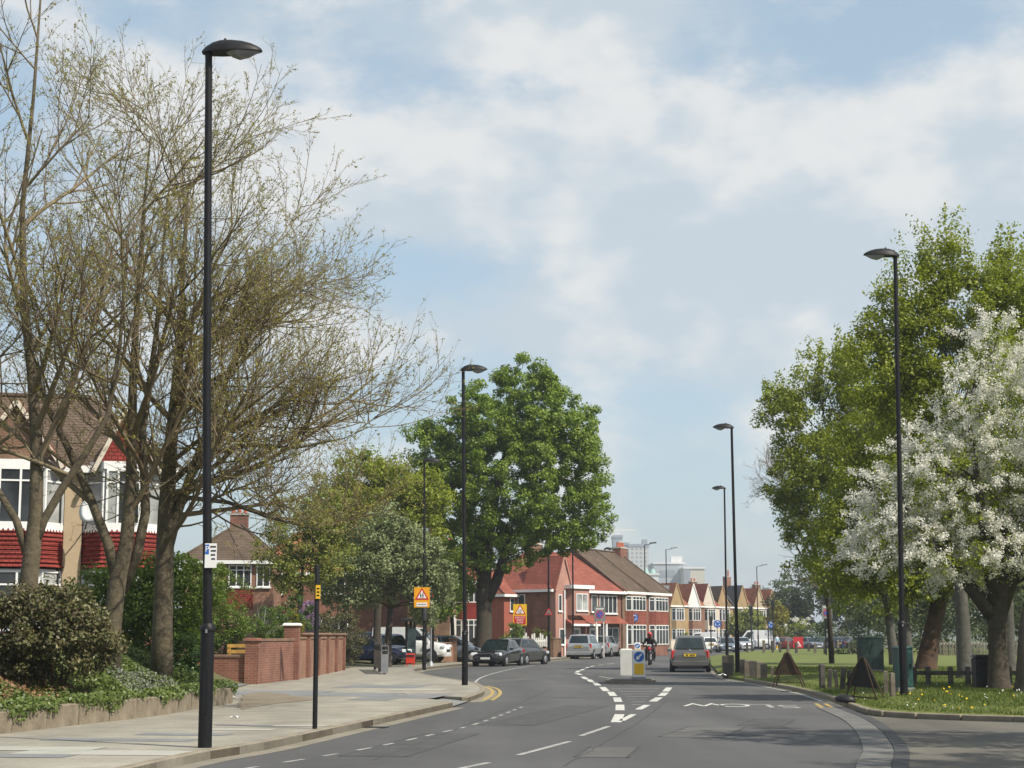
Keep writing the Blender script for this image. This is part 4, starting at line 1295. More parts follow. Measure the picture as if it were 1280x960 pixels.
c0 = P(749, 821.2, 0)
car('parked_car', 'silver car in the middle of the row of three', 'paint_silver', (c0.x + .5, c0.y + 2.2, 0), R(74), 'suv', 4.5, 1.85, 1.66, 'silver cars parked in a row')
c0 = P(771, 819.0, 0)
car('parked_car', 'small silver car, farthest of the row of three', 'paint_silver', (c0.x + .4, c0.y + 2.2, 0), R(72), 'hatch', 4.0, 1.72, 1.5, 'silver cars parked in a row')
def far_car(px, Y, label, paintm, rz, kind='hatch', group='cars around the left forecourt', zf=None, L=4.0, H=1.5):
    b = PY(px, 800, Y)
    z = zf if zf is not None else gz(b.x, b.y)
    return car('parked_car' if kind != 'van' else 'parked_van', label, paintm, (b.x, b.y, z), R(rz), kind, L, 1.75, H, group, 'van' if kind == 'van' else 'car')
far_car(459, 90, 'navy saloon behind the hedge, leftmost of the forecourt cars', 'paint_navy', -8, 'saloon', L=4.4, H=1.45)
far_car(488, 94, 'dark blue hatchback between the navy saloon and the white van', 'paint_navy', -70, 'hatch')
far_car(514, 98, 'white van parked behind the bus shelter', 'paint_white', -12, 'van', L=4.3, H=1.9)
far_car(568, 101, 'grey blue hatchback behind the low brick wall', 'paint_steel', -14, 'hatch', L=4.1)
far_car(470, 99, 'blue hatchback half hidden behind the navy saloon', 'paint_blue', -20, 'hatch')
# cars round the roundabout and along the far side of the park
g = 'cars along the far side of the park'
far_car(908, 172, 'silver car seen head on between the two right lamp posts', 'paint_steel', -92, 'hatch', g, 0)
far_car(927, 186, 'silver saloon right of the far lamp posts', 'paint_silver', -80, 'suv', g, 0)
far_car(882, 176, 'small white car hidden behind the grey hatchback', 'paint_white', 100, 'hatch', g, 0)
far_car(982, 202, 'dark red hatchback at the far side of the park', 'paint_red', 60, 'hatch', g, 0)
far_car(1013, 203, 'blue grey car facing us right of the red road works sign', 'paint_steel', -70, 'hatch', g, 0)
far_car(1026, 207, 'silver blue car behind the posts at the park edge', 'paint_blue', -100, 'hatch', g, 0)
far_car(1041, 203, 'dark blue car beneath the park zone sign', 'paint_navy', 100, 'hatch', g, 0)
far_car(1056, 206, 'black hatchback right of the dark blue car', 'paint_black', 15, 'hatch', g, 0)
far_car(1076, 204, 'dark car partly hidden by the green cabinet', 'paint_charcoal', 10, 'saloon', g, 0)
far_car(941, 212, 'white van at the roundabout before the orange brick house', 'paint_white', 175, 'van', g, 0, 5.2, 2.3)
far_car(876, 196, 'white van behind the chevron boards', 'paint_white', 170, 'van', g, 0, 4.6, 2.0)

# ------------------------------------------------------------------ people (one continuous skin each) and the motorcycle
def skin_body(name, joints, edges, m, parent=None, root=0, sub=1):
    me = bpy.data.meshes.new(name + '_cage')
    me.from_pydata([j[0] for j in joints], edges, [])
    o = bpy.data.objects.new(name + '_cage', me); C.objects.link(o)
    sk = o.modifiers.new('s', 'SKIN'); sk.use_smooth_shade = True
    for i, j in enumerate(joints):
        r_ = j[1]; o.data.skin_vertices[0].data[i].radius = r_ if isinstance(r_, tuple) else (r_, r_)
    o.data.skin_vertices[0].data[root].use_root = True
    sb = o.modifiers.new('u', 'SUBSURF'); sb.levels = sub; sb.render_levels = sub
    bpy.context.view_layer.update()
    res = bpy.data.meshes.new_from_object(o.evaluated_get(bpy.context.evaluated_depsgraph_get()))
    bpy.data.objects.remove(o)
    res.materials.clear()
    for q in (m if isinstance(m, (list, tuple)) else [m]): res.materials.append(MATS[q])
    res.polygons.foreach_set('use_smooth', [True] * len(res.polygons))
    return link(name, res, parent)
mat('leather_black', (.014, .014, .016), .55, .3, 6); mat('helmet_red', (.5, .02, .02), .3, .2, 5, coat=.7); mat('skin', (.5, .3, .22), .6, .1, 6)
mat('shirt_pale', (.42, .55, .66), .8, .1, 6); mat('trouser_dark', (.03, .03, .04), .85, .2, 6); mat('hair_dark', (.02, .015, .01), .7, .2, 10); mat('bike_red', (.45, .02, .03), .3, .1, 4, coat=.7)
# motorcycle, coming towards us: local +x is forward
b0 = P(812, 831.5, 0)
RZ = R(-90 - 8)
bike = thing('motorcycle', 'black motorcycle with white and red nose coming round the island', 'motorcycle', b0 + Vector((.1, .9, 0)), RZ)
for x, r_ in ((.7, .3), (-.7, .3)):
    Mx = Matrix.Translation((x, 0, r_)) @ Matrix.Rotation(R(90), 4, 'X')
    mb = MB(); mb.lathe([(r_ * .7, -.05), (r_ * .95, -.055), (r_, 0), (r_ * .95, .055), (r_ * .7, .05)], 22, M=Mx); w_ = mb.build('wheel', 'tyre', bike, smooth=True)
    mb = MB(); mb.lathe([(.03, -.04), (r_ * .7, -.03), (r_ * .7, .03), (.03, .04)], 14, M=Mx); mb.build('rim', 'alloy', w_)
for sd_ in (-1, 1):
    mb = MB(); mb.tube([(.7, sd_ * .08, .3), (.46, sd_ * .09, .95)], .028, 8); mb.build('fork', 'chrome', bike)
    mb = MB(); mb.tube([(.42, 0, 1.0), (.38, sd_ * .2, 1.03), (.28, sd_ * .37, 1.0)], .018, 8); mb.build('handlebar', 'trim_black', bike)
    mb = MB(); mb.tube([(.36, sd_ * .25, 1.03), (.4, sd_ * .34, 1.2)], .01, 6); mb.lathe([(.055, 0), (.06, .02), (.03, .035)], 10, M=Matrix.Translation((.4, sd_ * .34, 1.22)) @ Matrix.Rotation(R(90), 4, 'Y')); mb.build('mirror', 'trim_black', bike)
    mb = MB(); mb.tube([(0, sd_ * .16, .32), (-.5, sd_ * .2, .36), (-.85, sd_ * .2, .42)], [.04, .05, .05], 8); mb.build('exhaust', 'chrome', bike)
mb = MB(); mb.tube([(.72, 0, .6), (.6, 0, .68), (.42, 0, .82)], [.06, .14, .15], 10); mb.build('front_mudguard', 'trim_black', bike, smooth=True)
mb = MB(); mb.tube([(.66, 0, .86), (.58, 0, .93), (.45, 0, 1.0), (.36, 0, 1.06)], [.07, .15, .19, .14], 12); mb.build('nose_fairing', 'trim_black', bike, smooth=True)
mb = MB(); mb.lathe([(.1, 0), (.095, .03), (.05, .05)], 14, M=Matrix.Translation((.655, 0, .9)) @ Matrix.Rotation(R(90), 4, 'Y')); mb.build('headlamp', 'bike_red', bike, smooth=True)
mb = MB(); mb.box(.62, .63, -.11, .11, .97, 1.14); mb.build('race_plate', 'sign_white', bike)
mb = MB(); mb.tube([(.4, 0, .85), (.15, 0, .92), (-.1, 0, .82)], [.12, .17, .12], 10); mb.build('fuel_tank', 'bike_red', bike, smooth=True)
mb = MB(); mb.tube([(-.05, 0, .8), (-.4, 0, .8), (-.85, 0, .88)], [.13, .14, .07], 10); mb.build('seat', 'trim_black', bike, smooth=True)
mb = MB(); mb.cbox(-.25, .35, -.16, .16, .25, .68, .06); mb.build('engine', 'trim_black', bike)
J = [((-.3, 0, .93), (.17, .15)), ((-.2, 0, 1.15), (.16, .13)), ((-.08, 0, 1.38), (.19, .14)), ((-.02, 0, 1.5), (.1, .09)), ((.02, 0, 1.58), (.065, .065)),
     ((-.06, .2, 1.42), .085), ((.02, .36, 1.2), .065), ((.24, .36, 1.05), .05), ((.32, .34, 1.03), .05),
     ((-.06, -.2, 1.42), .085), ((.02, -.36, 1.2), .065), ((.24, -.36, 1.05), .05), ((.32, -.34, 1.03), .05),
     ((-.24, .15, .9), .115), ((.12, .26, .72), .09), ((-.06, .24, .34), .065), ((.06, .24, .24), .05), ((.14, .24, .24), .04),
     ((-.24, -.15, .9), .115), ((.12, -.26, .72), .09), ((-.06, -.24, .34), .065), ((.06, -.24, .24), .05), ((.14, -.24, .24), .04)]
E = [(0, 1), (1, 2), (2, 3), (3, 4), (2, 5), (5, 6), (6, 7), (7, 8), (2, 9), (9, 10), (10, 11), (11, 12), (0, 13), (13, 14), (14, 15), (15, 16), (16, 17), (0, 18), (18, 19), (19, 20), (20, 21), (21, 22)]
rider = thing('person', 'motorcyclist in black riding gear and red helmet leaning on the handlebars', 'person', bike.location + Vector((0, 0, .0)), RZ)
skin_body('body', J, E, 'leather_black', rider)
mb = MB(); mb.lathe([(.02, -.15), (.1, -.14), (.13, -.06), (.135, .02), (.115, .09), (.06, .14), (.01, .15)], 14, M=Matrix.Translation((.05, 0, 1.68)) @ Matrix.Diagonal((1.12, 1, 1, 1))); hm = mb.build('helmet', 'helmet_red', rider, smooth=True)
mb = MB(); mb.lathe([(.1, -.05), (.138, -.03), (.14, .02), (.12, .06)], 14, M=Matrix.Translation((.07, 0, 1.67)) @ Matrix.Diagonal((1.1, .86, 1, 1))); mb.build('visor', 'car_glass', hm, smooth=True)
def stander(label, base, rz, top, bottom, step=.12):
    s = thing('person', label, 'person', base, rz)
    j = [((0, 0, .95), (.15, .11)), ((0, 0, 1.15), (.14, .1)), ((0, 0, 1.4), (.17, .1)), ((0, 0, 1.5), (.07, .07)), ((.02, 0, 1.56), .055), ((.03, 0, 1.66), (.095, .08)), ((.03, 0, 1.73), (.07, .06)),
         ((0, .19, 1.4), .06), ((.04, .25, 1.13), .048), ((.16, .24, .92), .035), ((.2, .24, .86), .03), ((0, -.19, 1.4), .06), ((-.03, -.25, 1.13), .048), ((.05, -.25, .88), .035), ((.07, -.25, .82), .03),
         ((0, .09, .9), .09), ((step, .1, .5), .07), ((step * 1.2, .1, .08), .045), ((step * 1.2 + .14, .1, .04), .035), ((0, -.09, .9), .09), ((-step * .5, -.1, .5), .07), ((-step * 1.6, -.1, .1), .045), ((-step * 1.6 + .13, -.1, .04), .035)]
    e = [(0, 1), (1, 2), (2, 3), (3, 4), (4, 5), (5, 6), (2, 7), (7, 8), (8, 9), (9, 10), (2, 11), (11, 12), (12, 13), (13, 14), (0, 15), (15, 16), (16, 17), (17, 18), (0, 19), (19, 20), (20, 21), (21, 22)]
    o = skin_body('body', j, e, [top, bottom, 'skin'], s)
    for p_ in o.data.polygons:
        z = p_.center.z
        p_.material_index = 1 if z < .97 and abs(p_.center.y) < .2 else (2 if z > 1.5 or z < .93 else 0)
    mb = MB(); mb.lathe([(.1, -.02), (.108, .03), (.08, .09), (.01, .11)], 12, M=Matrix.Translation((.0, 0, 1.7))); mb.build('hair', 'hair_dark', s, smooth=True)
    return s
b0 = PY(971.5, 812, 192)
stander('person in a pale shirt walking by the far roundabout', (b0.x, b0.y, 0), R(-60), 'shirt_pale', 'trouser_dark')
# red road works sign by the far cars
b0 = PY(998, 812, 196)
s = thing('road_sign_frame', 'red road works board with a white triangle among the far cars', 'road sign', (b0.x, b0.y, .0))
mb = MB(); mb.box(-.55, .55, -.03, 0, .25, 1.5); mb.build('board', 'sign_red', s)
mb = MB(); tri(mb, .7, -.045, -.032, .65); t_ = mb.build('white_triangle', 'sign_white', s)
mb = MB(); tri(mb, .3, -.055, -.046, .63); mb.build('red_centre', 'sign_red', t_)
for x in (-.45, .45):
    mb = MB(); mb.bar((x, .02, -.05), (x, .02, .3), .04, .04); mb.build('leg', 'dark_plastic', s)
# chevron boards at the roundabout
for px, lab in ((888.5, 'left one of the two black chevron boards at the roundabout'), (903, 'right one of the two black chevron boards at the roundabout')):
    b0 = PY(px, 812, 182)
    s = thing('chevron_board', lab, 'sign', (b0.x, b0.y, 0), 0, 'chevron boards')
    mb = MB(); mb.box(-.5, .5, -.03, 0, .95, 1.5); mb.build('board', 'sign_black', s)
    mb = MB()
    for k in range(2):
        x = -.25 + k * .5
        mb.add([(x - .12, -.034, 1.48), (x + .0, -.034, 1.48), (x - .12, -.034, 1.225), (x - .24, -.034, 1.225)], [(0, 3, 2, 1)])
        mb.add([(x - .12, -.034, .97), (x + .0, -.034, .97), (x - .12, -.034, 1.225), (x - .24, -.034, 1.225)], [(0, 1, 2, 3)])
    mb.build('chevron', 'sign_white', s)
    for x in (-.35, .35):
        mb = MB(); mb.box(x - .04, x + .04, .002, .07, -.1, 1.45); mb.build('post', 'dark_plastic', s)
for px, Y, lab in ((904, 178, 'far yellow and white bollard left of the near right lamp post'), (971, 195, 'far yellow bollard near the walking person'), (935, 190, 'far yellow bollard before the silver saloon')):
    b0 = PY(px, 812, Y); keep_left(lab, (b0.x, b0.y, 0))
# plain dark sign posts beyond the grass
for px, Y, H, lab in ((920.5 + 19, 150, 4.1, 'dark signal post right of the near right lamp post'), (961, 185, 4.4, 'dark signal post before the white van'), (967, 160, 4.8, 'grey slim post left of the red car'), (889, 160, 3.3, 'thin dark post left of the far lamp')):
    b0 = PY(px, 812, Y)
    s = thing('signal_post', lab, 'post', (b0.x, b0.y, .1))
    mb = MB(); mb.tube([(0, 0, -.1), (0, 0, H)], .06, 8); mb.build('column', 'dark_plastic', s)
    mb = MB(); mb.cbox(-.14, .14, -.16, .1, H - .85, H - .05, .05); mb.build('head', 'sign_black', s)
# ------------------------------------------------------------------ houses
course_mat('brick_red', (.18, .065, .045), (.235, .095, .065), (.21, .16, .13), .225, .075, .010, .25)
course_mat('brick_brown', (.16, .085, .055), (.21, .12, .08), (.20, .16, .12), .225, .075, .010, .25)
course_mat('brick_orange', (.23, .105, .065), (.28, .14, .09), (.25, .19, .15), .225, .075, .010, .2)
course_mat('tile_brown', (.10, .07, .05), (.135, .098, .072), (.05, .035, .025), .17, .10, .014, .25)
course_mat('tile_red', (.24, .07, .05), (.29, .095, .065), (.13, .04, .03), .17, .11, .014, .2)
course_mat('tile_orange', (.28, .10, .055), (.33, .135, .08), (.15, .055, .035), .17, .11, .014, .2)
course_mat('tile_slate', (.075, .07, .075), (.10, .095, .10), (.03, .03, .03), .2, .11, .014, .25)
course_mat('hung_red', (.21, .032, .026), (.26, .045, .036), (.09, .013, .011), .17, .11, .012, .2)
mat('render_pink', (.36, .19, .155), .85, .12, .8, .2, 20); mat('render_red', (.30, .09, .06), .85, .12, .8, .2, 20)
mat('render_buff', (.42, .33, .22), .9, .15, .8, .3, 20); mat('render_cream', (.58, .52, .44), .88, .1, .8, .2, 20); mat('render_white', (.72, .71, .68), .85, .06, .8)
mat('render_tan', (.34, .24, .13), .88, .15, .8, .2, 20); mat('pvc_white', (.78, .79, .79), .45, .03, 4); mat('lead', (.2, .2, .22), .7, .2, 3)
mat('door_white', (.75, .75, .74), .5, .04, 4); mat('pot_red', (.4, .12, .07), .85, .2, 6)

def wmat(x, y, rot): return Matrix.Translation((x, y, 0)) @ Matrix.Rotation(rot, 4, 'Z')
def window(parent, x, z, w, h, nx=2, y=0.0, rot=0.0, top=.0, glass='window_glass', split=False, fw=.06, sill=True):
    """frame proud of the wall, panes set back; x,z = lower left corner in the wall's own frame"""
    M_ = wmat(0, y, 0) if not rot else None
    M_ = Matrix.Translation((0, 0, 0)) if M_ is None else M_
    if isinstance(rot, Matrix): M_ = rot
    mb = MB(); d0, d1 = -.05, .02
    mb.box(x, x + w, d0, d1, z, z + fw, 0, M_); mb.box(x, x + w, d0, d1, z + h - fw, z + h, 0, M_)
    mb.box(x, x + fw, d0, d1, z + fw, z + h - fw, 0, M_); mb.box(x + w - fw, x + w, d0, d1, z + fw, z + h - fw, 0, M_)
    step = (w - fw) / nx
    for k in range(1, nx):
        mb.box(x + k * step, x + k * step + fw, d0, d1, z + fw, z + h - fw, 0, M_)
    if top:
        mb.box(x + fw, x + w - fw, d0 + .004, d1 - .004, z + h * (1 - top), z + h * (1 - top) + fw * .8, 0, M_)
    f = mb.build('window', 'pvc_white', parent)
    if split:
        for k in range(nx):
            m_ = MB(); m_.box(x + k * step + fw * .9, x + (k + 1) * step + fw * .1, -.015, .012, z + fw * .9, z + h - fw * .9, 0, M_)
            m_.build('pane', 'net_curtain' if (k * 7 + int(x * 10)) % 3 == 0 else glass, f)
    else:
        m_ = MB(); m_.box(x + fw * .8, x + w - fw * .8, -.015, .012, z + fw * .8, z + h - fw * .8, 0, M_); m_.build('pane', glass, f)
    if sill:
        m_ = MB(); m_.box(x - .06, x + w + .06, -.11, .0, z - .07, z - .002, 0, M_); m_.build('sill', 'pvc_white', f)
    return f
def hip_roof(parent, x0, x1, y0, y1, ze, zr, hl, hr, m, oh=.3, name='roof', fascia=True):
    ym = (y0 + y1) / 2
    X0, X1, Y0, Y1 = x0 - oh, x1 + oh, y0 - oh, y1 + oh
    r0, r1 = (X0 + hl), (X1 - hr)
    v = [(X0, Y0, ze), (X1, Y0, ze), (X1, Y1, ze), (X0, Y1, ze), (r0, ym, zr), (r1, ym, zr)]
    mb = MB(); mb.add(v, [(0, 1, 5, 4), (2, 3, 4, 5), (3, 0, 4), (1, 2, 5), (3, 2, 1, 0)])
    rf = mb.build(name, m, parent)
    mb = MB(); mb.tube([(r0, ym, zr + .02), (r1, ym, zr + .02)], .1, 6); 
    for a, b_ in ((4, 0), (4, 3), (5, 1), (5, 2)):
        if (hl if a == 4 else hr) > .3: mb.tube([Vector(v[a]) + Vector((0, 0, .02)), Vector(v[b_]) + Vector((0, 0, .02))], .07, 5)
    tag(mb.build('ridge_tiles', m, rf), kind='stuff')
    if fascia:
        mb = MB(); mb.box(X0, X1, Y0 - .03, Y0 + .02, ze - .2, ze - .004); mb.build('fascia', 'pvc_white', parent)
        if hl > .3: mb = MB(); mb.box(X0 - .03, X0 + .02, Y0 + .02, Y1, ze - .2, ze - .004); mb.build('fascia', 'pvc_white', parent)
    return rf
def front_gable(parent, xa, xb, proj, ze, za, yback, roofm, facem, barge='pvc_white', oh=.15):
    xm = (xa + xb) / 2; y0 = -proj
    mb = MB(); mb.add([(xa, y0, ze), (xb, y0, ze), (xm, y0, za), (xa, yback, ze), (xb, yback, ze), (xm, yback, za)], [(0, 1, 2), (0, 3, 4, 1), (5, 4, 3)])
    mb.build('gable', facem, parent)
    mb = MB(); sl = (za - ze) / (xm - xa)
    e = oh
    a, b_, c_ = Vector((xa - e, y0 - oh, ze - e * sl)), Vector((xm, y0 - oh, za + .0)), Vector((xb + e, y0 - oh, ze - e * sl))
    a2, b2, c2 = (Vector((q.x, yback, q.z)) for q in (a, b_, c_))
    mb.slab(a, b_, b2, a2, .09); mb.slab(b_, c_, c2, b2, .09)
    g_ = mb.build('gable_roof', roofm, parent)
    bm = bmesh.new(); bm.from_mesh(g_.data); bmesh.ops.recalc_face_normals(bm, faces=bm.faces); bm.to_mesh(g_.data); bm.free()
    for p_, q in ((a, b_), (b_, c_)):
        mb = MB(); off = Vector((0, -.03, 0)); mb.bar(p_ + off, q + off, .05, .12, up=(0, 0, 1)); mb.build('barge_board', barge, parent)
def chimney(parent, x, y, z0, z1, w=.9, d=.6, pots=3, m='brick_brown', potm='pot_red', ph=.4):
    mb = MB(); mb.box(x - w / 2, x + w / 2, y - d / 2, y + d / 2, z0, z1); ch_ = mb.build('chimney', m, parent)
    mb = MB(); mb.box(x - w / 2 - .05, x + w / 2 + .05, y - d / 2 - .05, y + d / 2 + .05, z1, z1 + .12); mb.build('cap', 'stone', ch_)
    for k in range(pots):
        px_ = x - w / 2 + (k + .5) * w / pots
        mb = MB(); mb.tube([(px_, y, z1 + .12), (px_, y, z1 + .12 + ph)], [.12, .1], 8); mb.build('chimney_pot', potm, ch_)
def recess_door(parent, x, w=.9, h=2.05, m='door_white', y=0):
    mb = MB(); mb.box(x, x + w, y - .05, y, .0, h); d_ = mb.build('door', m, parent)
    mb = MB(); mb.box(x + .2, x + w - .2, y - .06, y - .05, 1.2, h - .2); mb.build('door_light', 'window_glass', d_)
    mb = MB(); mb.box(x + w - .14, x + w - .08, y - .1, y - .05, .95, 1.1); mb.build('handle', 'chrome', d_)
def bay(parent, xa, xb, proj, z0, z1, c, wallm, name='bay', grow=0.0):
    p = [(xa, .1), (xa, 0), (xa + c, -proj), (xb - c, -proj), (xb, 0), (xb, .1)]
    if grow: p = [(x + (grow if x > (xa + xb) / 2 else -grow), y - grow if y < 0 else y) for x, y in p]
    mb = MB(); mb.prism(p, z0, z1); return mb.build(name, wallm, parent)
def bay_faces(xa, xb, proj, c):
    pts = [Vector((xa, 0, 0)), Vector((xa + c, -proj, 0)), Vector((xb - c, -proj, 0)), Vector((xb, 0, 0))]
    for a, b_ in zip(pts, pts[1:]):
        d = b_ - a
        yield (b_ - a).length, Matrix.Translation(a) @ Matrix.Rotation(math.atan2(d.y, d.x), 4, 'Z')
def bay_windows(parent, xa, xb, proj, c, z, h, nxf=3, split=False, glass='window_glass', top=.25):
    for i, (L_, M_) in enumerate(bay_faces(xa, xb, proj, c)):
        if L_ < .25: continue
        window(parent, .03, z, L_ - .06, h, nxf if i == 1 else 1, rot=M_, top=top, split=split, glass=glass, sill=False)

# ---- near pair of bay-fronted houses behind the bare trees
def near_house():
    Y = 49.2
    z_ap0, z_ap1 = PY(40, 710, Y).z, PY(40, 662, Y).z
    g0 = z_ap0 - 2.45
    X0 = PY(91, 700, Y).x
    s = thing('semi_detached_house', 'pair of bay fronted houses with red tile hanging behind the bare trees', 'house', (X0, Y, g0), R(13))
    A0, A1 = 2.45, 2.45 + (z_ap1 - z_ap0)
    W0, W1 = A1 + .1, A1 + 1.68
    ZE = W1 + .12
    mb = MB(); mb.box(-11, 2.55, .0, 8.0, -1.2, ZE); mb.build('wall', 'render_buff', s)
    hip_roof(s, -11, 2.55, 0, 8.0, ZE, ZE + 2.5, 3, 2.6, 'tile_brown', .35)
    mb = MB(); mb.box(-.28, .22, -.12, .0, -1, ZE - .25); mb.build('party_pier', 'render_buff', s)
    for xa, xb in ((-3.2, -.3), (.28, 2.4), (-10.6, -7.6)):
        pj, cc = .75, .55
        bay(s, xa, xb, pj, -1, .65, cc, 'brick_red', 'bay_base')
        bay(s, xa, xb, pj - .04, .65, A0 - .06, cc, 'pvc_white', 'bay_core')
        bay_windows(s, xa, xb, pj, cc, .68, A0 - .78, 3, True)
        n = 9; hgt = (A1 - A0) / n
        mb = MB()
        for k in range(n):                                   # lapped courses of hung tiles
            z0 = A0 + k * hgt
            lo = [(x, y) for x, y in ((xa - .09, .0), (xa + cc - .07, -pj - .10), (xb - cc + .07, -pj - .10), (xb + .09, .0))]
            hi = [(x, y) for x, y in ((xa - .05, .0), (xa + cc - .04, -pj - .055), (xb - cc + .04, -pj - .055), (xb + .05, .0))]
            # bell-cast: the lowest courses kick out
            kick = max(0, (2 - k)) * .03
            lo = [(x + (kick if x > (xa + xb) / 2 else -kick), y - (kick if y < 0 else 0)) for x, y in lo]
            mb.add([(x, y, z0) for x, y in lo] + [(x, y, z0 + hgt) for x, y in hi], [(i, i + 1, 5 + i, 4 + i) for i in range(3)] + [(3, 2, 1, 0)])
        tag(mb.build('hung_tiles', 'hung_red', s), kind='stuff')
        # white scalloped flashing below the upper windows
        mb = MB()
        for L_, M_ in bay_faces(xa - .06, xb + .06, pj + .07, cc):
            nseg = max(3, int(L_ / .13)); w_ = L_ / nseg
            for k in range(nseg):
                mb.add([M_ @ Vector(v) for v in ((k * w_, -.012, A1 + .1), (k * w_, -.012, A1 - .02), (k * w_ + w_ / 2, -.02, A1 - .13), ((k + 1) * w_, -.012, A1 - .02), ((k + 1) * w_, -.012, A1 + .1))], [(0, 1, 2, 3, 4)])
        tag(mb.build('scalloped_flashing', 'pvc_white', s), kind='stuff')
        bay(s, xa, xb, pj - .04, W0, W1, cc, 'net_curtain', 'bay_core')
        bay_windows(s, xa, xb, pj, cc, W0, W1 - W0, 3, True)
        bay(s, xa, xb, pj, W1, ZE + .1, cc, 'pvc_white', 'bay_head', .05)
        front_gable(s, xa + .35, xb - .2, .55, ZE + .1, ZE + 1.75, 3.4, 'tile_orange' if xa < 0 else 'tile_brown', 'brick_brown' if xa < 0 else 'hung_red', 'render_cream')
    # ground floor door side, satellite dish, drain pipe
    mb = MB(); mb.tube([(-.4, -.16, -.5), (-.4, -.16, ZE - .3)], .04, 8); mb.build('drain_pipe', 'trim_black', s)
    mb = MB(); mb.lathe([(.01, .0), (.15, .02), (.26, .07), (.27, .075), (.15, .03)], 18, M=Matrix.Translation((.42, -.95, W0 + .35)) @ Matrix.Rotation(R(80), 4, 'X') @ Matrix.Rotation(R(-20), 4, 'Y') @ Matrix.Diagonal((1, 1.35, 1, 1))); mb.build('satellite_dish', 'pvc_white', s, smooth=True)
    mb = MB(); mb.tube([(.3, -.1, W0 - .1), (.35, -.5, W0 + .05), (.42, -.9, W0 + .3)], .02, 6); mb.build('dish_arm', 'trim_black', s)
    window(s, -5.2, 3.6, 1.1, 1.2, 2, split=True); window(s, -7.2, 3.6, 1.1, 1.2, 2, split=True)
    recess_door(s, -5.0, .95, 2.05); recess_door(s, -7.0, .95, 2.05)
    chimney(s, -4.5, 3.6, ZE + 1.2, ZE + 3.4, 1.2, .6, 4, 'brick_red')
near_house()
# neighbour to the right with a white tiled corner (seen through the twigs)
def simple_house(label, loc, rz, W, D, ze, zr, wallm, roofm, hl=2.5, hr=2.5, wins=(), doors=(), aprons=(), chs=(), gables=(), name='house', group=None, oh=.3, pents=(), bays=()):
    s = thing(name, label, 'house', loc, rz, group)
    mb = MB(); mb.box(0, W, 0, D, -1.5, ze - .01); mb.build('wall', wallm, s)
    rf = hip_roof(s, 0, W, 0, D, ze, zr, hl, hr, roofm, oh)
    for b_ in bays:
        xa, xb, pj, cc, m0, apm = b_[:6]
        bay(s, xa, xb, pj, -.5, .75, cc, m0, 'bay_base'); bay(s, xa, xb, pj - .04, .75, 2.35, cc, 'net_curtain', 'bay_core'); bay_windows(s, xa, xb, pj, cc, .75, 1.6, b_[6])
        bay(s, xa, xb, pj, 2.35, 3.45, cc, apm, 'bay_apron', .04); bay(s, xa, xb, pj - .04, 3.45, ze - .35, cc, 'net_curtain', 'bay_core'); bay_windows(s, xa, xb, pj, cc, 3.47, ze - .35 - 3.5, b_[6])
        bay(s, xa, xb, pj, ze - .35, ze - .22, cc, 'brick_brown', 'bay_head', .03)  # brown band: the dark eave shadow over the bay, put into its colour
    for a in aprons:
        mb = MB(); mb.box(a[0], a[1], -.06, 0, a[2], a[3]); mb.build('tile_hanging', a[4], s)
    for w_ in wins:
        window(s, *w_[:5], y=0, **(w_[5] if len(w_) > 5 else {}))
    for d_ in doors: recess_door(s, *d_)
    for g_ in gables: front_gable(s, *g_)
    for c_ in chs: chimney(rf, *c_)
    for p_ in pents:
        xa, xb, z0, z1, pj, m_ = p_
        mb = MB(); mb.add([(xa, -pj, z0), (xb, -pj, z0), (xb, 0, z1), (xa, 0, z1), (xa, 0, z0), (xb, 0, z0)], [(0, 1, 2, 3), (1, 0, 4, 5), (0, 3, 4), (1, 5, 2)]); mb.build('porch_roof', m_, s)
        mb = MB(); mb.box(xa, xb, -pj - .04, -pj + .0, z0 - .12, z0 + .01); mb.build('porch_fascia', 'pvc_white', s)
    return s
b0 = PY(226, 800, 95); zg = .75
s = simple_house('brick house with a brown hipped roof seen behind the brick garden wall', (b0.x, b0.y, zg), R(3), 4.9, 8, 4.95, 7.3, 'brick_orange', 'tile_brown', 3, 2.6,
    wins=((1.2, 3.5, .55, 1.15, 1), (2.5, 3.5, 1.25, 1.2, 3, dict(top=.25)), (4.02, 3.5, .75, 1.15, 2)), aprons=((2.45, 3.85, 2.3, 3.42, 'hung_red'),), chs=((2.6, 4, 6.5, 7.7, 1.0, .6, 3, 'brick_red'),))
b0 = PY(305, 800, 101)
simple_house('orange roofed house half hidden right of the brown hipped roof', (b0.x, b0.y, .6), R(10), 9.5, 8, 4.7, 7.2, 'brick_red', 'tile_orange', 3.5, 3,
    wins=((1.0, 3.4, 1.2, 1.1, 2), (4.2, 3.4, 1.6, 1.1, 3), (1.0, .8, 1.5, 1.3, 3), (4.4, .8, 1.6, 1.3, 3)), chs=((5, 4, 6.6, 7.8, .9, .6, 3, 'brick_red'),))
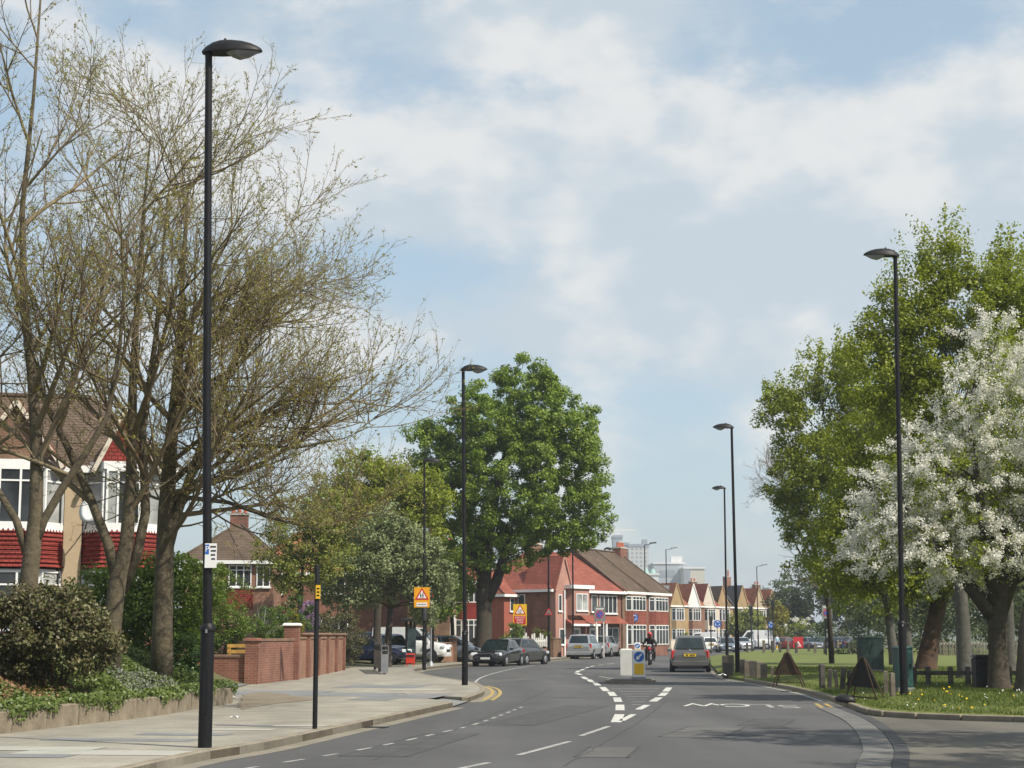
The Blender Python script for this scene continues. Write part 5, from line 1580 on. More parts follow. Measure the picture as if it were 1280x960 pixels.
# white gabled bay and arched porch, left of the bus shelter
b0 = PY(436, 800, 112)
s = simple_house('house with a white gabled bay and a brick arched porch behind the parked cars', (b0.x, b0.y, .4), R(6), 6.5, 8, 4.9, 7.6, 'brick_brown', 'tile_brown', 2.5, .2,
    wins=((.3, .9, 1.3, 1.7, 3, dict(top=.3)), (3.6, 3.4, 1.5, 1.2, 3), (.3, 3.4, 1.3, 1.2, 3)), gables=((.0, 1.9, .25, 2.6, 3.3, .5, 'pvc_white', 'render_white'),), chs=((5.8, 4, 6.9, 8.6, 1.0, .6, 3),))
mb = MB(); mb.add([(2.1 + .55 + math.cos(a) * .55, -.012, 1.55 + math.sin(a) * .55) for a in [math.pi * k / 10 for k in range(11)]] + [(2.1, -.012, .0), (3.2, -.012, .0)], [tuple([11] + [12] + list(range(0, 11)))]); mb.build('porch_shade_sheet', 'trim_black', s)  # flat black sheet standing in for the shade inside the porch
mb = MB(); mb.tube([(2.0, -.03, .0), (2.0, -.03, 1.55)] + [(2.65 - math.cos(math.pi * k / 10) * .65, -.03, 1.55 + math.sin(math.pi * k / 10) * .65) for k in range(1, 10)] + [(3.3, -.03, 1.55), (3.3, -.03, 0)], .11, 6); mb.build('brick_arch', 'brick_orange', s)
# mock-timbered pair behind the shelter and the low wall
b0 = PY(484, 800, 116)
s = simple_house('white house with dark half timbering behind the bus stop', (b0.x, b0.y, .4), R(6), 4.6, 8, 5.0, 7.8, 'render_white', 'tile_red', .2, .2,
    wins=((.4, .9, 1.6, 1.4, 3), (2.6, .9, 1.5, 1.4, 3), (1.0, 3.6, 1.6, 1.2, 3)), pents=((.1, 4.5, 2.55, 2.95, .5, 'tile_red'),))
for k in range(11):
    mb = MB(); x = .1 + k * .43; mb.box(x, x + .12, -.03, .0, 3.0, 4.9); mb.build('timber_stud', 'timber_dark', s)
b0 = PY(543, 800, 117)
simple_house('brick house with a white bay window right of the bus stop', (b0.x, b0.y, .35), R(8), 3.7, 8, 4.9, 7.6, 'brick_orange', 'tile_red', .2, 2.5,
    wins=((.1, 3.4, .9, 1.2, 2),), bays=((1.3, 3.5, .6, .5, 'brick_orange', 'hung_red', 3),), doors=((.2, .85),), pents=((.0, 1.25, 2.5, 2.95, .8, 'tile_orange'),))

# ---- corner house in red brick and render, then the terrace running up the street
RA = R(52)
def at_front(o, rz, t, back=0): return (o[0] + math.cos(rz) * t - math.sin(rz) * back, o[1] + math.sin(rz) * t + math.cos(rz) * back)
oA = (2.9, 131.5)
s = thing('corner_house', 'red corner house with hipped red roof and white fascia beyond the chestnut', 'house', (oA[0], oA[1], .15), RA)
mb = MB(); mb.box(0, 9.4, 0, 8.6, -.5, 4.94); mb.build('wall', 'brick_red', s)
hip_roof(s, 0, 9.4, 0, 8.6, 4.95, 8.0, 3.2, .4, 'tile_red', .35)
mb = MB(); mb.box(-.02, 3.2, -.5, .0, -.5, 4.95); mb.build('front_projection', 'render_pink', s)
front_gable(s, .0, 2.1, .5, 4.95, 7.5, 2.6, 'tile_red', 'render_pink', 'render_pink', .06)
window(s, .3, 3.3, .45, 1.25, 1, rot=Matrix.Translation((0, -.5, 0)))
bay(s, 1.3, 3.9, .55 + .5, 3.0, 5.05, .3, 'render_pink', 'oriel')
for i, (L_, M_) in enumerate(bay_faces(1.3, 3.9, 1.05, .3)):
    if i == 1: window(s, .25, 3.35, 1.5, 1.3, 2, rot=M_, glass='net_curtain')
mb = MB(); mb.box(1.1, 4.1, -1.2, -.0, 5.02, 5.3); mb.build('oriel_fascia', 'pvc_white', s)
mb = MB(); mb.add([(1.0, -1.3, 2.35), (4.6, -1.3, 2.35), (4.6, -.0, 3.0), (1.0, -.0, 3.0), (1.0, 0, 2.35), (4.6, 0, 2.35)], [(0, 1, 2, 3), (1, 0, 4, 5), (0, 3, 4), (1, 5, 2)]); mb.build('porch_roof', 'tile_red', s)
mb = MB(); mb.box(.95, 4.65, -1.36, -1.3, 2.2, 2.36); mb.build('porch_fascia', 'pvc_white', s)
recess_door(s, 2.1, 1.0, 2.1, y=-.5); window(s, .4, .8, .8, 1.2, 1, rot=Matrix.Translation((0, -.5, 0)))
mb = MB(); mb.tube([(1.0, -.6, 0), (1.0, -.6, 4.9)], .06, 8); mb.build('drain_pipe', 'pvc_white', s)
window(s, 4.4, 3.3, .5, 1.3, 1); window(s, 5.3, 3.3, .8, 1.3, 1); window(s, 6.4, 3.2, 2.4, 1.4, 4, glass='window_glass'); window(s, 6.4, .6, 2.6, 1.5, 3)
recess_door(s, 5.0, .9, 2.1); 
mb = MB(); mb.add([(4.7, -.9, 2.4), (9.2, -.9, 2.4), (9.2, 0, 2.95), (4.7, 0, 2.95), (4.7, 0, 2.4), (9.2, 0, 2.4)], [(0, 1, 2, 3), (1, 0, 4, 5), (0, 3, 4), (1, 5, 2)]); mb.build('porch_roof', 'tile_red', s)
for x in (4.9, 6.2, 9.0):
    mb = MB(); mb.tube([(x, -.8, 0), (x, -.8, 2.4)], .1, 8); mb.build('porch_column', 'pvc_white', s)
chimney(s, 3.9, 4.6, 7.2, 8.6, 1.6, .6, 4, 'brick_brown')
# windows in the shaded end wall
Me = Matrix.Rotation(R(-90), 4, 'Z')
for y, z in ((2.3, 3.4), (2.3, .8)):
    window(s, -y - .8, z, .7, 1.2, 1, rot=Me)
# side wing, lower, left of the corner house
oW = at_front(oA, RA, -1.6, 3.2)
s = simple_house('lower red side wing left of the corner house with a hipped roof', (oW[0], oW[1], .15), RA, 2.6, 5.4, 4.6, 6.5, 'render_red', 'tile_red', 1.3, .3,
    wins=((.7, 3.3, .6, 1.0, 1), (.7, .8, .6, 1.2, 1)), name='house_wing')
b0 = at_front(oW, RA, .0, 2.5)
# terrace
RB = R(63)
oB = at_front(oA, RA, 9.6)
for k in range(2):
    o_ = at_front(oB, RB, k * 4.85)
    lab = ('terraced house with brown roof next to the red corner house', 'middle brown roofed terraced house with the stacked chimney', 'brown roofed terraced house behind the two far lamp posts')[k]
    s = simple_house(lab, (o_[0], o_[1], .15), RB, 4.81, 9.0, 5.0 - k * .0, 8.55, ('brick_brown', 'brick_red', 'brick_red')[k], 'tile_brown', .32, .32,
        wins=(), bays=((.6, 4.1, .45, .35, 'brick_red', 'tile_red', 4),), chs=((4.75, 4.3, 6.6, 8.9, 1.5, .7, 4, 'brick_red'),) if k == 1 else (), oh=.28, name='terraced_house', group='brown roofed terrace')
# flat roofed block behind the terrace
b0 = PY(797, 800, 176)
s = thing('flat_roofed_house', 'dark brick flat roofed block peeping over the terrace end', 'house', (b0.x, b0.y, .1), R(20))
mb = MB(); mb.box(0, 3.3, 0, 4, -.5, 6.2); mb.build('wall', 'brick_red', s)
mb = MB(); mb.box(-.2, 3.5, -.2, 4.2, 6.2, 6.6); mb.build('parapet', 'lead', s)
window(s, .3, 4.3, 1.2, 1.5, 2); window(s, 1.8, 4.3, 1.2, 1.5, 2); window(s, .4, 1.2, 1.9, 1.5, 2)

# ---- gabled houses beyond the roundabout
RG = R(34)
rows = [  # px of left end, Y, roof, gable face, wall, gable height, label
    (838, 226, 'tile_orange', 'render_tan', 'render_tan', 8.3, 'tan gabled house with orange roof, leftmost beyond the roundabout'),
    (859, 230, 'tile_orange', 'render_white', 'brick_orange', 8.3, 'gabled house with a bright white gable beyond the roundabout'),
    (878, 233, 'tile_red', 'render_cream', 'render_cream', 8.4, 'cream gabled house with bright red roof beyond the roundabout'),
    (896, 237, 'tile_brown', 'render_tan', 'render_tan', 8.2, 'tan gabled house with brown roof right of the bright red roof'),
    (921, 241, 'tile_slate', 'render_tan', 'render_tan', 8.4, 'slate roofed gabled house with twin red chimney pots'),
    (942, 244, 'tile_orange', 'render_buff', 'render_buff', 8.1, 'buff gabled house with orange roof right of the tall chimneys'),
    (958, 247, 'tile_orange', 'render_tan', 'brick_orange', 8.0, 'rightmost gabled house with orange brick bay beyond the roundabout')]
for i, (px, Y, rm, gm, wm, za, lab) in enumerate(rows):
    b0 = PY(px, 800, Y)
    w_ = 3.1 if i < 3 else 3.0
    s = simple_house(lab, (b0.x, b0.y, .15), RG, w_, 7, 5.4, 7.9, wm, rm, .2, .2,
        bays=((.25, 2.3, .5, .35, wm if i != 6 else 'brick_orange', wm if i % 2 == 0 else 'brick_orange', 3),), gables=((.0, 2.2, .12, 5.4, za, 3.4, rm, gm, gm, .04),), name='gabled_house', group='gabled houses beyond the roundabout',
        chs=((1.2, 3.2, 7, 9.6, .9, .7, 2, 'brick_orange', 'pot_red', .9),) if i == 4 else (((1.2, 3.2, 7, 8.7, 1.0, .7, 2, 'brick_brown'),) if i in (2, 6) else ()), oh=.12)
b0 = PY(905, 800, 246)
simple_house('slate roofed house between the cream gable and the tall chimneys', (b0.x, b0.y, .15), RG, 4.6, 7, 5.2, 8.0, 'brick_brown', 'tile_slate', .3, .3, wins=((.6, 3.4, 1.3, 1.2, 2), (2.6, 3.4, 1.3, 1.2, 2), (.6, .8, 1.4, 1.3, 2)), chs=((3.8, 3.5, 7.2, 9.4, .9, .7, 2, 'brick_orange', 'pot_red', .9),))

# ------------------------------------------------------------------ garden walls and fences
def wall_run(label, pts, h, th=.22, m='brick_red', z=None, cap='brick_brown', pier=None, name='garden_wall'):
    a0 = Vector(pts[0]); s = thing(name, label, 'wall', (a0.x, a0.y, z if z is not None else .1))
    for a, b_ in zip(pts, pts[1:]):
        a, b_ = Vector(a) - a0, Vector(b_) - a0
        d = (b_ - a); ang = math.atan2(d.y, d.x); M_ = Matrix.Translation((a.x, a.y, 0)) @ Matrix.Rotation(ang, 4, 'Z')
        mb = MB(); mb.box(0, d.length, -th / 2, th / 2, -.4, h - .08); o = mb.build('brickwork', m, s); 
        o.data.transform(M_ @ Matrix.Identity(4))
        mb = MB(); mb.cbox(-.02, d.length + .02, -th / 2 - .03, th / 2 + .03, h - .08, h, .02, M=M_); mb.build('coping', cap, s)
    return s
def pier(parent, p, a0, w, h, m='brick_red', cap='stone'):
    q = Vector(p) - Vector(a0)
    mb = MB(); mb.box(q.x - w / 2, q.x + w / 2, q.y - w / 2, q.y + w / 2, -.4, h - .09); pr = mb.build('pier', m, parent)
    mb = MB(); mb.cbox(q.x - w / 2 - .05, q.x + w / 2 + .05, q.y - w / 2 - .05, q.y + w / 2 + .05, h - .09, h, .05); mb.build('pier_cap', cap, pr)
c0, c1, c2, c3, c4 = (-10.6, 54.9), (-8.1, 54.6), (-7.55, 60.0), (-7.5, 66.5), (-7.5, 76.5)
s = wall_run('low red brick wall across the end of the drive', [(*c0, 0), (*c1, 0)], .9, m='brick_red', z=.12)
pier(s, (*c1, 0), (*c0, 0), .42, 1.42, 'brick_red', 'brick_red')
s = wall_run('red brick garden wall with a white capped pier beside the pavement', [(c1[0] + .1, c1[1] + .25, 0), (*c2, 0)], 1.4, m='brick_red', z=.12)
pier(s, (*c2, 0), (c1[0] + .1, c1[1] + .25, 0), .5, 1.92, 'brick_red', 'render_white')
s = wall_run('farther stretch of brick garden wall below the clipped hedge', [(c2[0], c2[1] + .3, 0), (*c3, 0), (*c4, 0)], 1.45, m='brick_orange', z=.12)
for q in [(c3[0], yy, 0) for yy in (63.2, 66.5, 69.8, 73.2, 76.5)]: pier(s, q, (c2[0], c2[1] + .3, 0), .42, 1.6, 'brick_red', 'brick_brown')
# low wall in front of the far forecourt
w0, w1 = PY(541, 815, 98), PY(596, 812, 103)
s = wall_run('low red brick wall behind the grass strip left of the chestnut', [(w0.x, w0.y, 0), (w1.x, w1.y, 0)], .95, m='brick_orange', z=.3)
for t in (0, .45, 1): q = Vector((w0.x, w0.y, 0)).lerp(Vector((w1.x, w1.y, 0)), t); pier(s, q, (w0.x, w0.y, 0), .45, 1.2, 'brick_brown', 'brick_brown')
# timber stumps on that grass strip
for k, px in enumerate((553, 559.5, 565.5, 548)):
    b0 = P(px, 822, .2); mb = MB(); mb.cbox(-.1, .1, -.1, .1, -.2, .75, .03); o = mb.build('timber_post', 'timber_dark'); o.location = (b0.x, b0.y, gz(b0.x, b0.y))
    tag(o, ('second', 'third', 'fourth', 'first')[k] + ' short post from the left on the grass strip beside the bus stop', 'post', 'posts on the grass strip')
# walls before the corner house and terrace, white fence
def front_line(t0, t1, d): return [(*at_front(oA, RA, t, -d), 0) for t in (t0, t1)]
f0, f1 = PY(655, 812, 122), PY(686, 812, 124)
s = thing('picket_fence', 'white boarded garden fence before the red corner house', 'fence', (f0.x, f0.y, .15))
d = Vector((f1.x - f0.x, f1.y - f0.y, 0)); nb = 13; shared = None
for k in range(nb):
    q = d * (k / (nb - 1)); hgt = 1.5 + .22 * math.sin(k * 1.7)
    mb = MB(); mb.add([(q.x - .06, q.y, 0), (q.x + .06, q.y, 0), (q.x + .06, q.y, hgt - .08), (q.x, q.y, hgt), (q.x - .06, q.y, hgt - .08)] + [(q.x - .06, q.y + .03, 0), (q.x + .06, q.y + .03, 0), (q.x + .06, q.y + .03, hgt - .08), (q.x, q.y + .03, hgt), (q.x - .06, q.y + .03, hgt - .08)], [(0, 1, 2, 3, 4), (9, 8, 7, 6, 5)] + [(i, 5 + i, 5 + (i + 1) % 5, (i + 1) % 5) for i in range(5)])
    mb.build('picket', 'white_timber', s)
for z in (.4, 1.1):
    mb = MB(); mb.bar(Vector((0, .06, z)), d + Vector((0, .06, z)), .04, .1); mb.build('rail', 'white_timber', s)
f2, f3 = PY(668, 812, 119), PY(686, 812, 120.5)
wall_run('very low red brick wall in front of the white fence', [(f2.x, f2.y, 0), (f3.x, f3.y, 0)], .75, m='brick_red', z=.12)
f4, f5 = PY(690, 812, 122), PY(700, 812, 124)
wall_run('brick wall beside the triangle sign post', [(f4.x, f4.y, 0), (f5.x, f5.y, 0)], 1.35, m='brick_brown', z=.12)
f6, f7 = PY(769, 812, 140), PY(834, 812, 168)
wall_run('pale buff garden wall along the terrace', [(f6.x, f6.y, 0), (f7.x, f7.y, 0)], 1.25, m='render_buff', cap='stone', z=.12)
f8, f9 = PY(838, 812, 205), PY(868, 812, 212)
wall_run('pale wall before the gabled houses', [(f8.x, f8.y, 0), (f9.x, f9.y, 0)], 1.1, m='render_cream', cap='stone', z=.12)
# pale railing wall far right beyond the park
f = [PY(px, 812, 118) for px in (1164, 1196, 1230, 1290)]
s = thing('boundary_railing', 'pale low paling along the far road behind the right tree trunks', 'fence', (f[0].x, f[0].y, .28))
d = f[-1] - f[0]; d.z = 0; shared = None
for k in range(34):
    if shared is None:
        mb = MB(); mb.box(-.05, .05, -.03, .03, -.05, .85); o = mb.build('pale', 'timber', s); shared = o.data
    else: o = link('pale', shared, s)
    o.location = d * (k / 33)
mb = MB(); mb.bar(Vector((0, .05, .8)), d + Vector((0, .05, .8)), .05, .12); mb.build('rail', 'stone', s)

# ------------------------------------------------------------------ far town
def tower_mat(name, wall, glass, bw, bh, ms):
    course_mat(name, glass, tuple(c * 1.25 for c in glass), wall, bw, bh, ms, .08, .7, off=0)
tower_mat('tower_pale', (.5, .5, .5), (.2, .23, .28), 3.2, 3.0, .8)
tower_mat('tower_dark', (.23, .25, .29), (.13, .15, .19), 3.0, 3.0, .6)
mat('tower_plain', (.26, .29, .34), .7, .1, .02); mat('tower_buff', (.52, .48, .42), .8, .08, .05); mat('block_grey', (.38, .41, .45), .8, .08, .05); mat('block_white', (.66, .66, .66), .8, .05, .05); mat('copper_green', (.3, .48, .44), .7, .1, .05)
YT = 1250
def tower(label, px0, px1, pyt, m, depth=18, Y=YT, bars=False):
    a, b_, t_ = PY(px0, 795, Y), PY(px1, 795, Y), PY((px0 + px1) / 2, pyt, Y)
    s = thing('tower_block', label, 'tower block', ((a.x + b_.x) / 2, Y, 0))
    w = b_.x - a.x
    mb = MB(); mb.box(-w / 2, w / 2, 0, depth, -2, t_.z - 2); mb.build('wall', m, s)
    mb = MB(); mb.box(-w / 2 - .4, w / 2 + .4, -.4, depth + .4, t_.z - 2, t_.z); mb.build('roof_parapet', 'tower_plain', s)
    return s, w, t_.z
s, w, zt = tower('slim far tower block under a crane', 767.5, 779, 669, 'tower_plain')
mb = MB(); mb.box(w / 2 - 2.6, w / 2 + .3, -.8, 10, 0, zt - 4); mb.build('painted_sun_flank', 'tower_buff', s)  # buff colour paints sunlight onto the right side of the tower
b0 = PY(772, 664, YT + 12)
s = thing('tower_crane', 'faint white tower crane above the slim tower', 'crane', (b0.x, YT + 12, 0))
mb = MB(); mb.box(-.6, .6, -.6, .6, 0, b0.z); mb.build('mast', 'block_white', s)
mb = MB(); mb.box(-5, 14, -.5, .5, b0.z, b0.z + 1.4); mb.build('jib', 'block_white', s)
s, w, zt = tower('broad dark slab block left of the far lamp posts', 779, 787, 678, 'tower_plain', Y=YT + 30)
s, w, zt = tower('broad far slab block with rows of windows', 787, 812, 680, 'tower_pale', Y=YT + 20)
mb = MB(); mb.box(w * .2, w * .45, 2, 10, zt, zt + 3.5); mb.build('plant_room', 'tower_plain', s)
def block(label, px0, px1, pyt, m, Y, depth=40):
    a, b_, t_ = PY(px0, 795, Y), PY(px1, 795, Y), PY((px0 + px1) / 2, pyt, Y)
    s = thing('far_building', label, 'building', ((a.x + b_.x) / 2, Y, 0)); w = b_.x - a.x
    mb = MB(); mb.box(-w / 2, w / 2, 0, depth, -2, t_.z); mb.build('wall', m, s)
    mb = MB(); mb.box(-w / 2 - .5, w / 2 + .5, -.5, depth + .5, t_.z, t_.z + 1); mb.build('roof_edge', 'block_white', s)
    return s, w, t_.z
s, w, zt = block('grey far hospital block with two white roof vents', 818, 856, 705, 'block_grey', 1000)
for x in (w * .2, w * .38):
    mb = MB(); mb.box(x - 1.6, x + 1.6, 5, 10, zt + 1, zt + 4.6); mb.build('roof_vent', 'block_white', s)
for r_, h_ in ((.35, 4.2), (.08, 3.8)):
    mb = MB(); mb.box(w * r_ - 7, w * r_ - 2.5, -.15, 0, zt - 7.5, zt - 7.5 + h_); mb.build('window_band', 'tower_plain', s)
s, w, zt = block('pale far hall with a rounded roof', 856, 882, 711, 'tower_buff', 980)
mb = MB(); mb.box(-w / 2 - .2, -w / 2 + w * .3, -.6, 0, -1, zt - .4); mb.build('painted_shade_bay', 'tower_plain', s)  # darker colour paints shade onto the left end of the hall
s, w, zt = block('low far building with pale green copper roofs', 804, 824, 719, 'block_white', 900)
for x in (-2, 1.5):
    mb = MB(); mb.lathe([(1.6, 0), (1.3, 1.2), (.1, 2.6)], 10, M=Matrix.Translation((x, 3, zt + 1))); mb.build('copper_roof', 'copper_green', s)
# white shed roofs behind the corner house
b0 = PY(663, 800, 230)
s = thing('far_building', 'white flat roofed hall behind the red corner house', 'building', (b0.x, 230, 0))
mb = MB(); mb.box(-3, 8, 0, 12, -1, 11.2); mb.build('wall', 'block_white', s)
mb = MB(); mb.box(-3.2, 8.2, -.2, 12.2, 11.2, 11.6); mb.build('roof', 'block_grey', s)
# ------------------------------------------------------------------ vegetation
leafmat('leaf_chestnut', [(0, (.095, .15, .016)), (.45, (.165, .245, .028)), (.75, (.22, .3, .042)), (1, (.3, .37, .08))], .3)
leafmat('leaf_lime', [(0, (.13, .165, .014)), (.5, (.22, .265, .026)), (1, (.35, .39, .06))], .42)
leafmat('leaf_lime_dark', [(0, (.07, .085, .012)), (.5, (.12, .14, .02)), (1, (.19, .21, .035))], .4)
leafmat('leaf_olive', [(0, (.14, .165, .03)), (.5, (.22, .25, .045)), (1, (.32, .34, .09))], .35)
leafmat('leaf_greygreen', [(0, (.14, .175, .075)), (.5, (.225, .265, .12)), (1, (.34, .38, .21))], .3)
leafmat('leaf_bud', [(0, (0.182, 0.169, 0.039)), (.5, (0.273, 0.260, 0.058)), (1, (0.390, 0.377, 0.104))], .4)
leafmat('leaf_shrub', [(0, (.07, .11, .016)), (.5, (.12, .185, .028)), (1, (.2, .28, .06))], .35)
leafmat('leaf_gloss', [(0, (0.028, 0.056, 0.014)), (.55, (0.063, 0.119, 0.022)), (.9, (0.112, 0.182, 0.042)), (1, (0.280, 0.336, 0.168))], .2, .35)
leafmat('leaf_brown', [(0, (.06, .05, .028)), (.3, (.10, .08, .04)), (.55, (.10, .11, .035)), (.8, (.16, .15, .07)), (.93, (.38, .36, .22)), (1, (.5, .48, .33))], .2, .5)
leafmat('leaf_cover', [(0, (.05, .08, .018)), (.5, (.10, .145, .03)), (1, (.17, .21, .06))], .25, .45)
leafmat('leaf_silver', [(0, (0.088, 0.104, 0.072)), (.5, (0.152, 0.168, 0.128)), (1, (0.256, 0.272, 0.224))], .2, .6)
leafmat('leaf_gold', [(0, (.13, .13, .012)), (.5, (.22, .2, .02)), (1, (.32, .28, .04))], .3)
leafmat('leaf_lilac', [(0, (.16, .09, .2)), (.5, (.27, .17, .33)), (1, (.4, .28, .45))], .3)
leafmat('leaf_hedge', [(0, (0.054, 0.060, 0.024)), (.5, (0.090, 0.096, 0.036)), (.8, (0.132, 0.102, 0.054)), (1, (0.180, 0.168, 0.084))], .2)
leafmat('leaf_far', [(0, (0.039, 0.058, 0.021)), (.5, (0.072, 0.098, 0.033)), (1, (0.117, 0.150, 0.052))], .25)
leafmat('petal_white', [(0, (.56, .56, .47)), (.4, (.70, .69, .62)), (1, (.83, .83, .79))], .35, .7)
leafmat('leaf_spiky', [(0, (.09, .11, .07)), (1, (.2, .22, .15))], .15)
leafmat('grass_blade', [(0, (.06, .09, .014)), (.5, (.105, .145, .025)), (.85, (.16, .19, .045)), (1, (.26, .24, .11))], .3)
leafmat('flower_yellow', [(0, (.7, .48, .01)), (1, (.85, .62, .03))], .2)
leafmat('flower_white', [(0, (.7, .7, .66)), (1, (.85, .85, .82))], .2)
leafmat('dead_leaf', [(0, (.14, .07, .03)), (1, (.3, .18, .09))], .15)

def unit(v): return v / np.maximum(1e-6, np.linalg.norm(v, axis=1, keepdims=True))
def leaf_quads(pos, nrm, size, rs, aspect=.62, fold=.12):
    n = len(pos)
    rnd = rs.normal(size=(n, 3))
    t = unit(np.cross(nrm, rnd)); b = np.cross(nrm, t)
    s = (size * rs.uniform(.65, 1.3, n))[:, None]
    v = np.empty((n, 4, 3), np.float32)
    v[:, 0] = pos - t * s * .5
    v[:, 1] = pos + b * s * aspect * .5 + nrm * s * fold
    v[:, 2] = pos + t * s * .5
    v[:, 3] = pos - b * s * aspect * .5 + nrm * s * fold
    return v.reshape(-1, 3), np.arange(n * 4, dtype=np.int32).reshape(-1, 4)
def clump_leaves(cent, rad, per, size, rs, flat=.8, up=.45, shell=.45):
    n = len(cent); N = n * per
    c = np.repeat(cent, per, 0); r = np.repeat(rad, per)
    d = unit(rs.normal(size=(N, 3)))
    u = rs.uniform(0, 1, N) ** shell
    off = d * (r * u)[:, None]; off[:, 2] *= flat
    nrm = unit(d * .7 + rs.normal(size=(N, 3)) * .55 + np.array([0, 0, up]))
    return leaf_quads(c + off, nrm, size, rs)
def crown_points(lobes, n, rs, inner=.55):
    """clump centres in the outer part of several overlapping ellipsoids"""
    L = np.array(lobes, float)
    w = (L[:, 3] * L[:, 4] * L[:, 5]) ** (2 / 3); w /= w.sum()
    k = rs.choice(len(L), n, p=w)
    d = unit(rs.normal(size=(n, 3)))
    u = rs.uniform(inner ** 3, 1, n) ** (1 / 3)
    u = np.minimum(1.06, u * rs.uniform(.93, 1.07, n))
    return L[k, :3] + d * L[k, 3:6] * u[:, None]
def limb_tubes(mb, p0, p1, r0, r1, rs, sag=.15, n=6, sides=6):
    p0, p1 = np.array(p0, float), np.array(p1, float)
    L = np.linalg.norm(p1 - p0)
    pts = []
    for i in range(n + 1):
        t = i / n
        q = p0 + (p1 - p0) * t
        q[2] += math.sin(math.pi * t) * L * sag
        q[:2] += rs.normal(size=2) * L * .025 * (0 < i < n)
        pts.append(Vector(q))
    mb.tube(pts, [r0 + (r1 - r0) * (i / n) ** .7 for i in range(n + 1)], sides)
def leafy_tree(name, label, base, trunk, lobes, leafm, barkm='bark_dark', clumps=200, per=90, crad=.55, size=.16, seed=1, limbs=26, flat=.8, inner=.55, group=None, cat='tree', fork=None, extra=None, shoots=0, twigr=.012):
    """trunk: list of (x,y,z,r) offsets from the base; lobes: ellipsoids relative to the base"""
    rs = np.random.RandomState(seed)
    t = thing(name, label, cat, base, 0, group)
    mb = MB()
    pts = [Vector(q[:3]) for q in trunk]; rad = [q[3] for q in trunk]
    # root flare
    mb.tube([pts[0] - Vector((0, 0, .4)), pts[0] + Vector((0, 0, .0))] + [pts[0].lerp(pts[1], .18)] + pts[1:], [rad[0] * 1.4, rad[0] * 1.22, rad[0] * 1.02] + rad[1:], 12)
    for f in (fork or []):
        mb.tube([Vector(q[:3]) for q in f], [q[3] for q in f], 9)
    mb.build('trunk', barkm, t, smooth=True)
    cent = crown_points(lobes, clumps, rs, inner)
    if extra is not None: cent = np.vstack([cent, extra])
    starts = []
    for ch_ in [trunk[len(trunk) // 2:]] + [f[len(f) // 2:] for f in (fork or [])]:
        starts += [np.array(q) for q in ch_]
    mb = MB()
    idx = rs.choice(len(cent), min(limbs, len(cent)), replace=False)
    for i in idx:
        s0 = min(starts, key=lambda q: np.linalg.norm(q[:3] - cent[i]) + rs.uniform(0, 1.5))
        L = np.linalg.norm(s0[:3] - cent[i])
        limb_tubes(mb, s0[:3], cent[i], min(s0[3] * .55, .03 + .018 * L), twigr, rs, .08)
    if len(idx): tag(mb.build('branches', barkm, t, smooth=True), kind='stuff')
    rad_ = crad * rs.uniform(.55, 1.25, len(cent))
    v, f = clump_leaves(cent, rad_, per, size, rs, flat)
    if shoots:
        # upright leafy shoots breaking the top outline
        top = cent[np.argsort(-cent[:, 2] - rs.uniform(0, 2.5, len(cent)))][:shoots]
        pp = []
        for q in top:
            h = rs.uniform(.6, 1.5)
            k = int(h / .09)
            line = q + np.outer(np.linspace(0, 1, k), np.array([rs.normal() * .16, rs.normal() * .16, 1]) * h)
            pp.append(np.repeat(line, 5, 0) + rs.normal(size=(k * 5, 3)) * .1)
        pp = np.vstack(pp)
        v2, f2 = leaf_quads(pp, unit(rs.normal(size=pp.shape) + np.array([0, 0, .4])), size, rs)
        f = np.vstack([f, f2 + len(v)]); v = np.vstack([v, v2])
    o = np_mesh('crown', v, f, leafm, t)
    return t
def shrub(name, label, base, lobes, leafm, clumps=60, per=80, crad=.25, size=.07, seed=1, cat='shrub', group=None, inner=.5, flat=.85, stems=6, stemm='bark_dark', stemh=.5, up=.4):
    rs = np.random.RandomState(seed)
    t = thing(name, label, cat, base, 0, group)
    cent = crown_points(lobes, clumps, rs, inner)
    cent[:, 2] = np.maximum(cent[:, 2], .05)
    mb = MB()
    for i in range(stems):
        q = cent[rs.randint(len(cent))]
        limb_tubes(mb, (rs.normal() * .12, rs.normal() * .12, -.15), q, .03, .008, rs, .05, 4, 5)
    if stems: tag(mb.build('stems', stemm, t), kind='stuff')
    v, f = clump_leaves(cent, crad * rs.uniform(.6, 1.2, len(cent)), per, size, rs, flat, up)
    np_mesh('foliage', v, f, leafm, t)
    return t

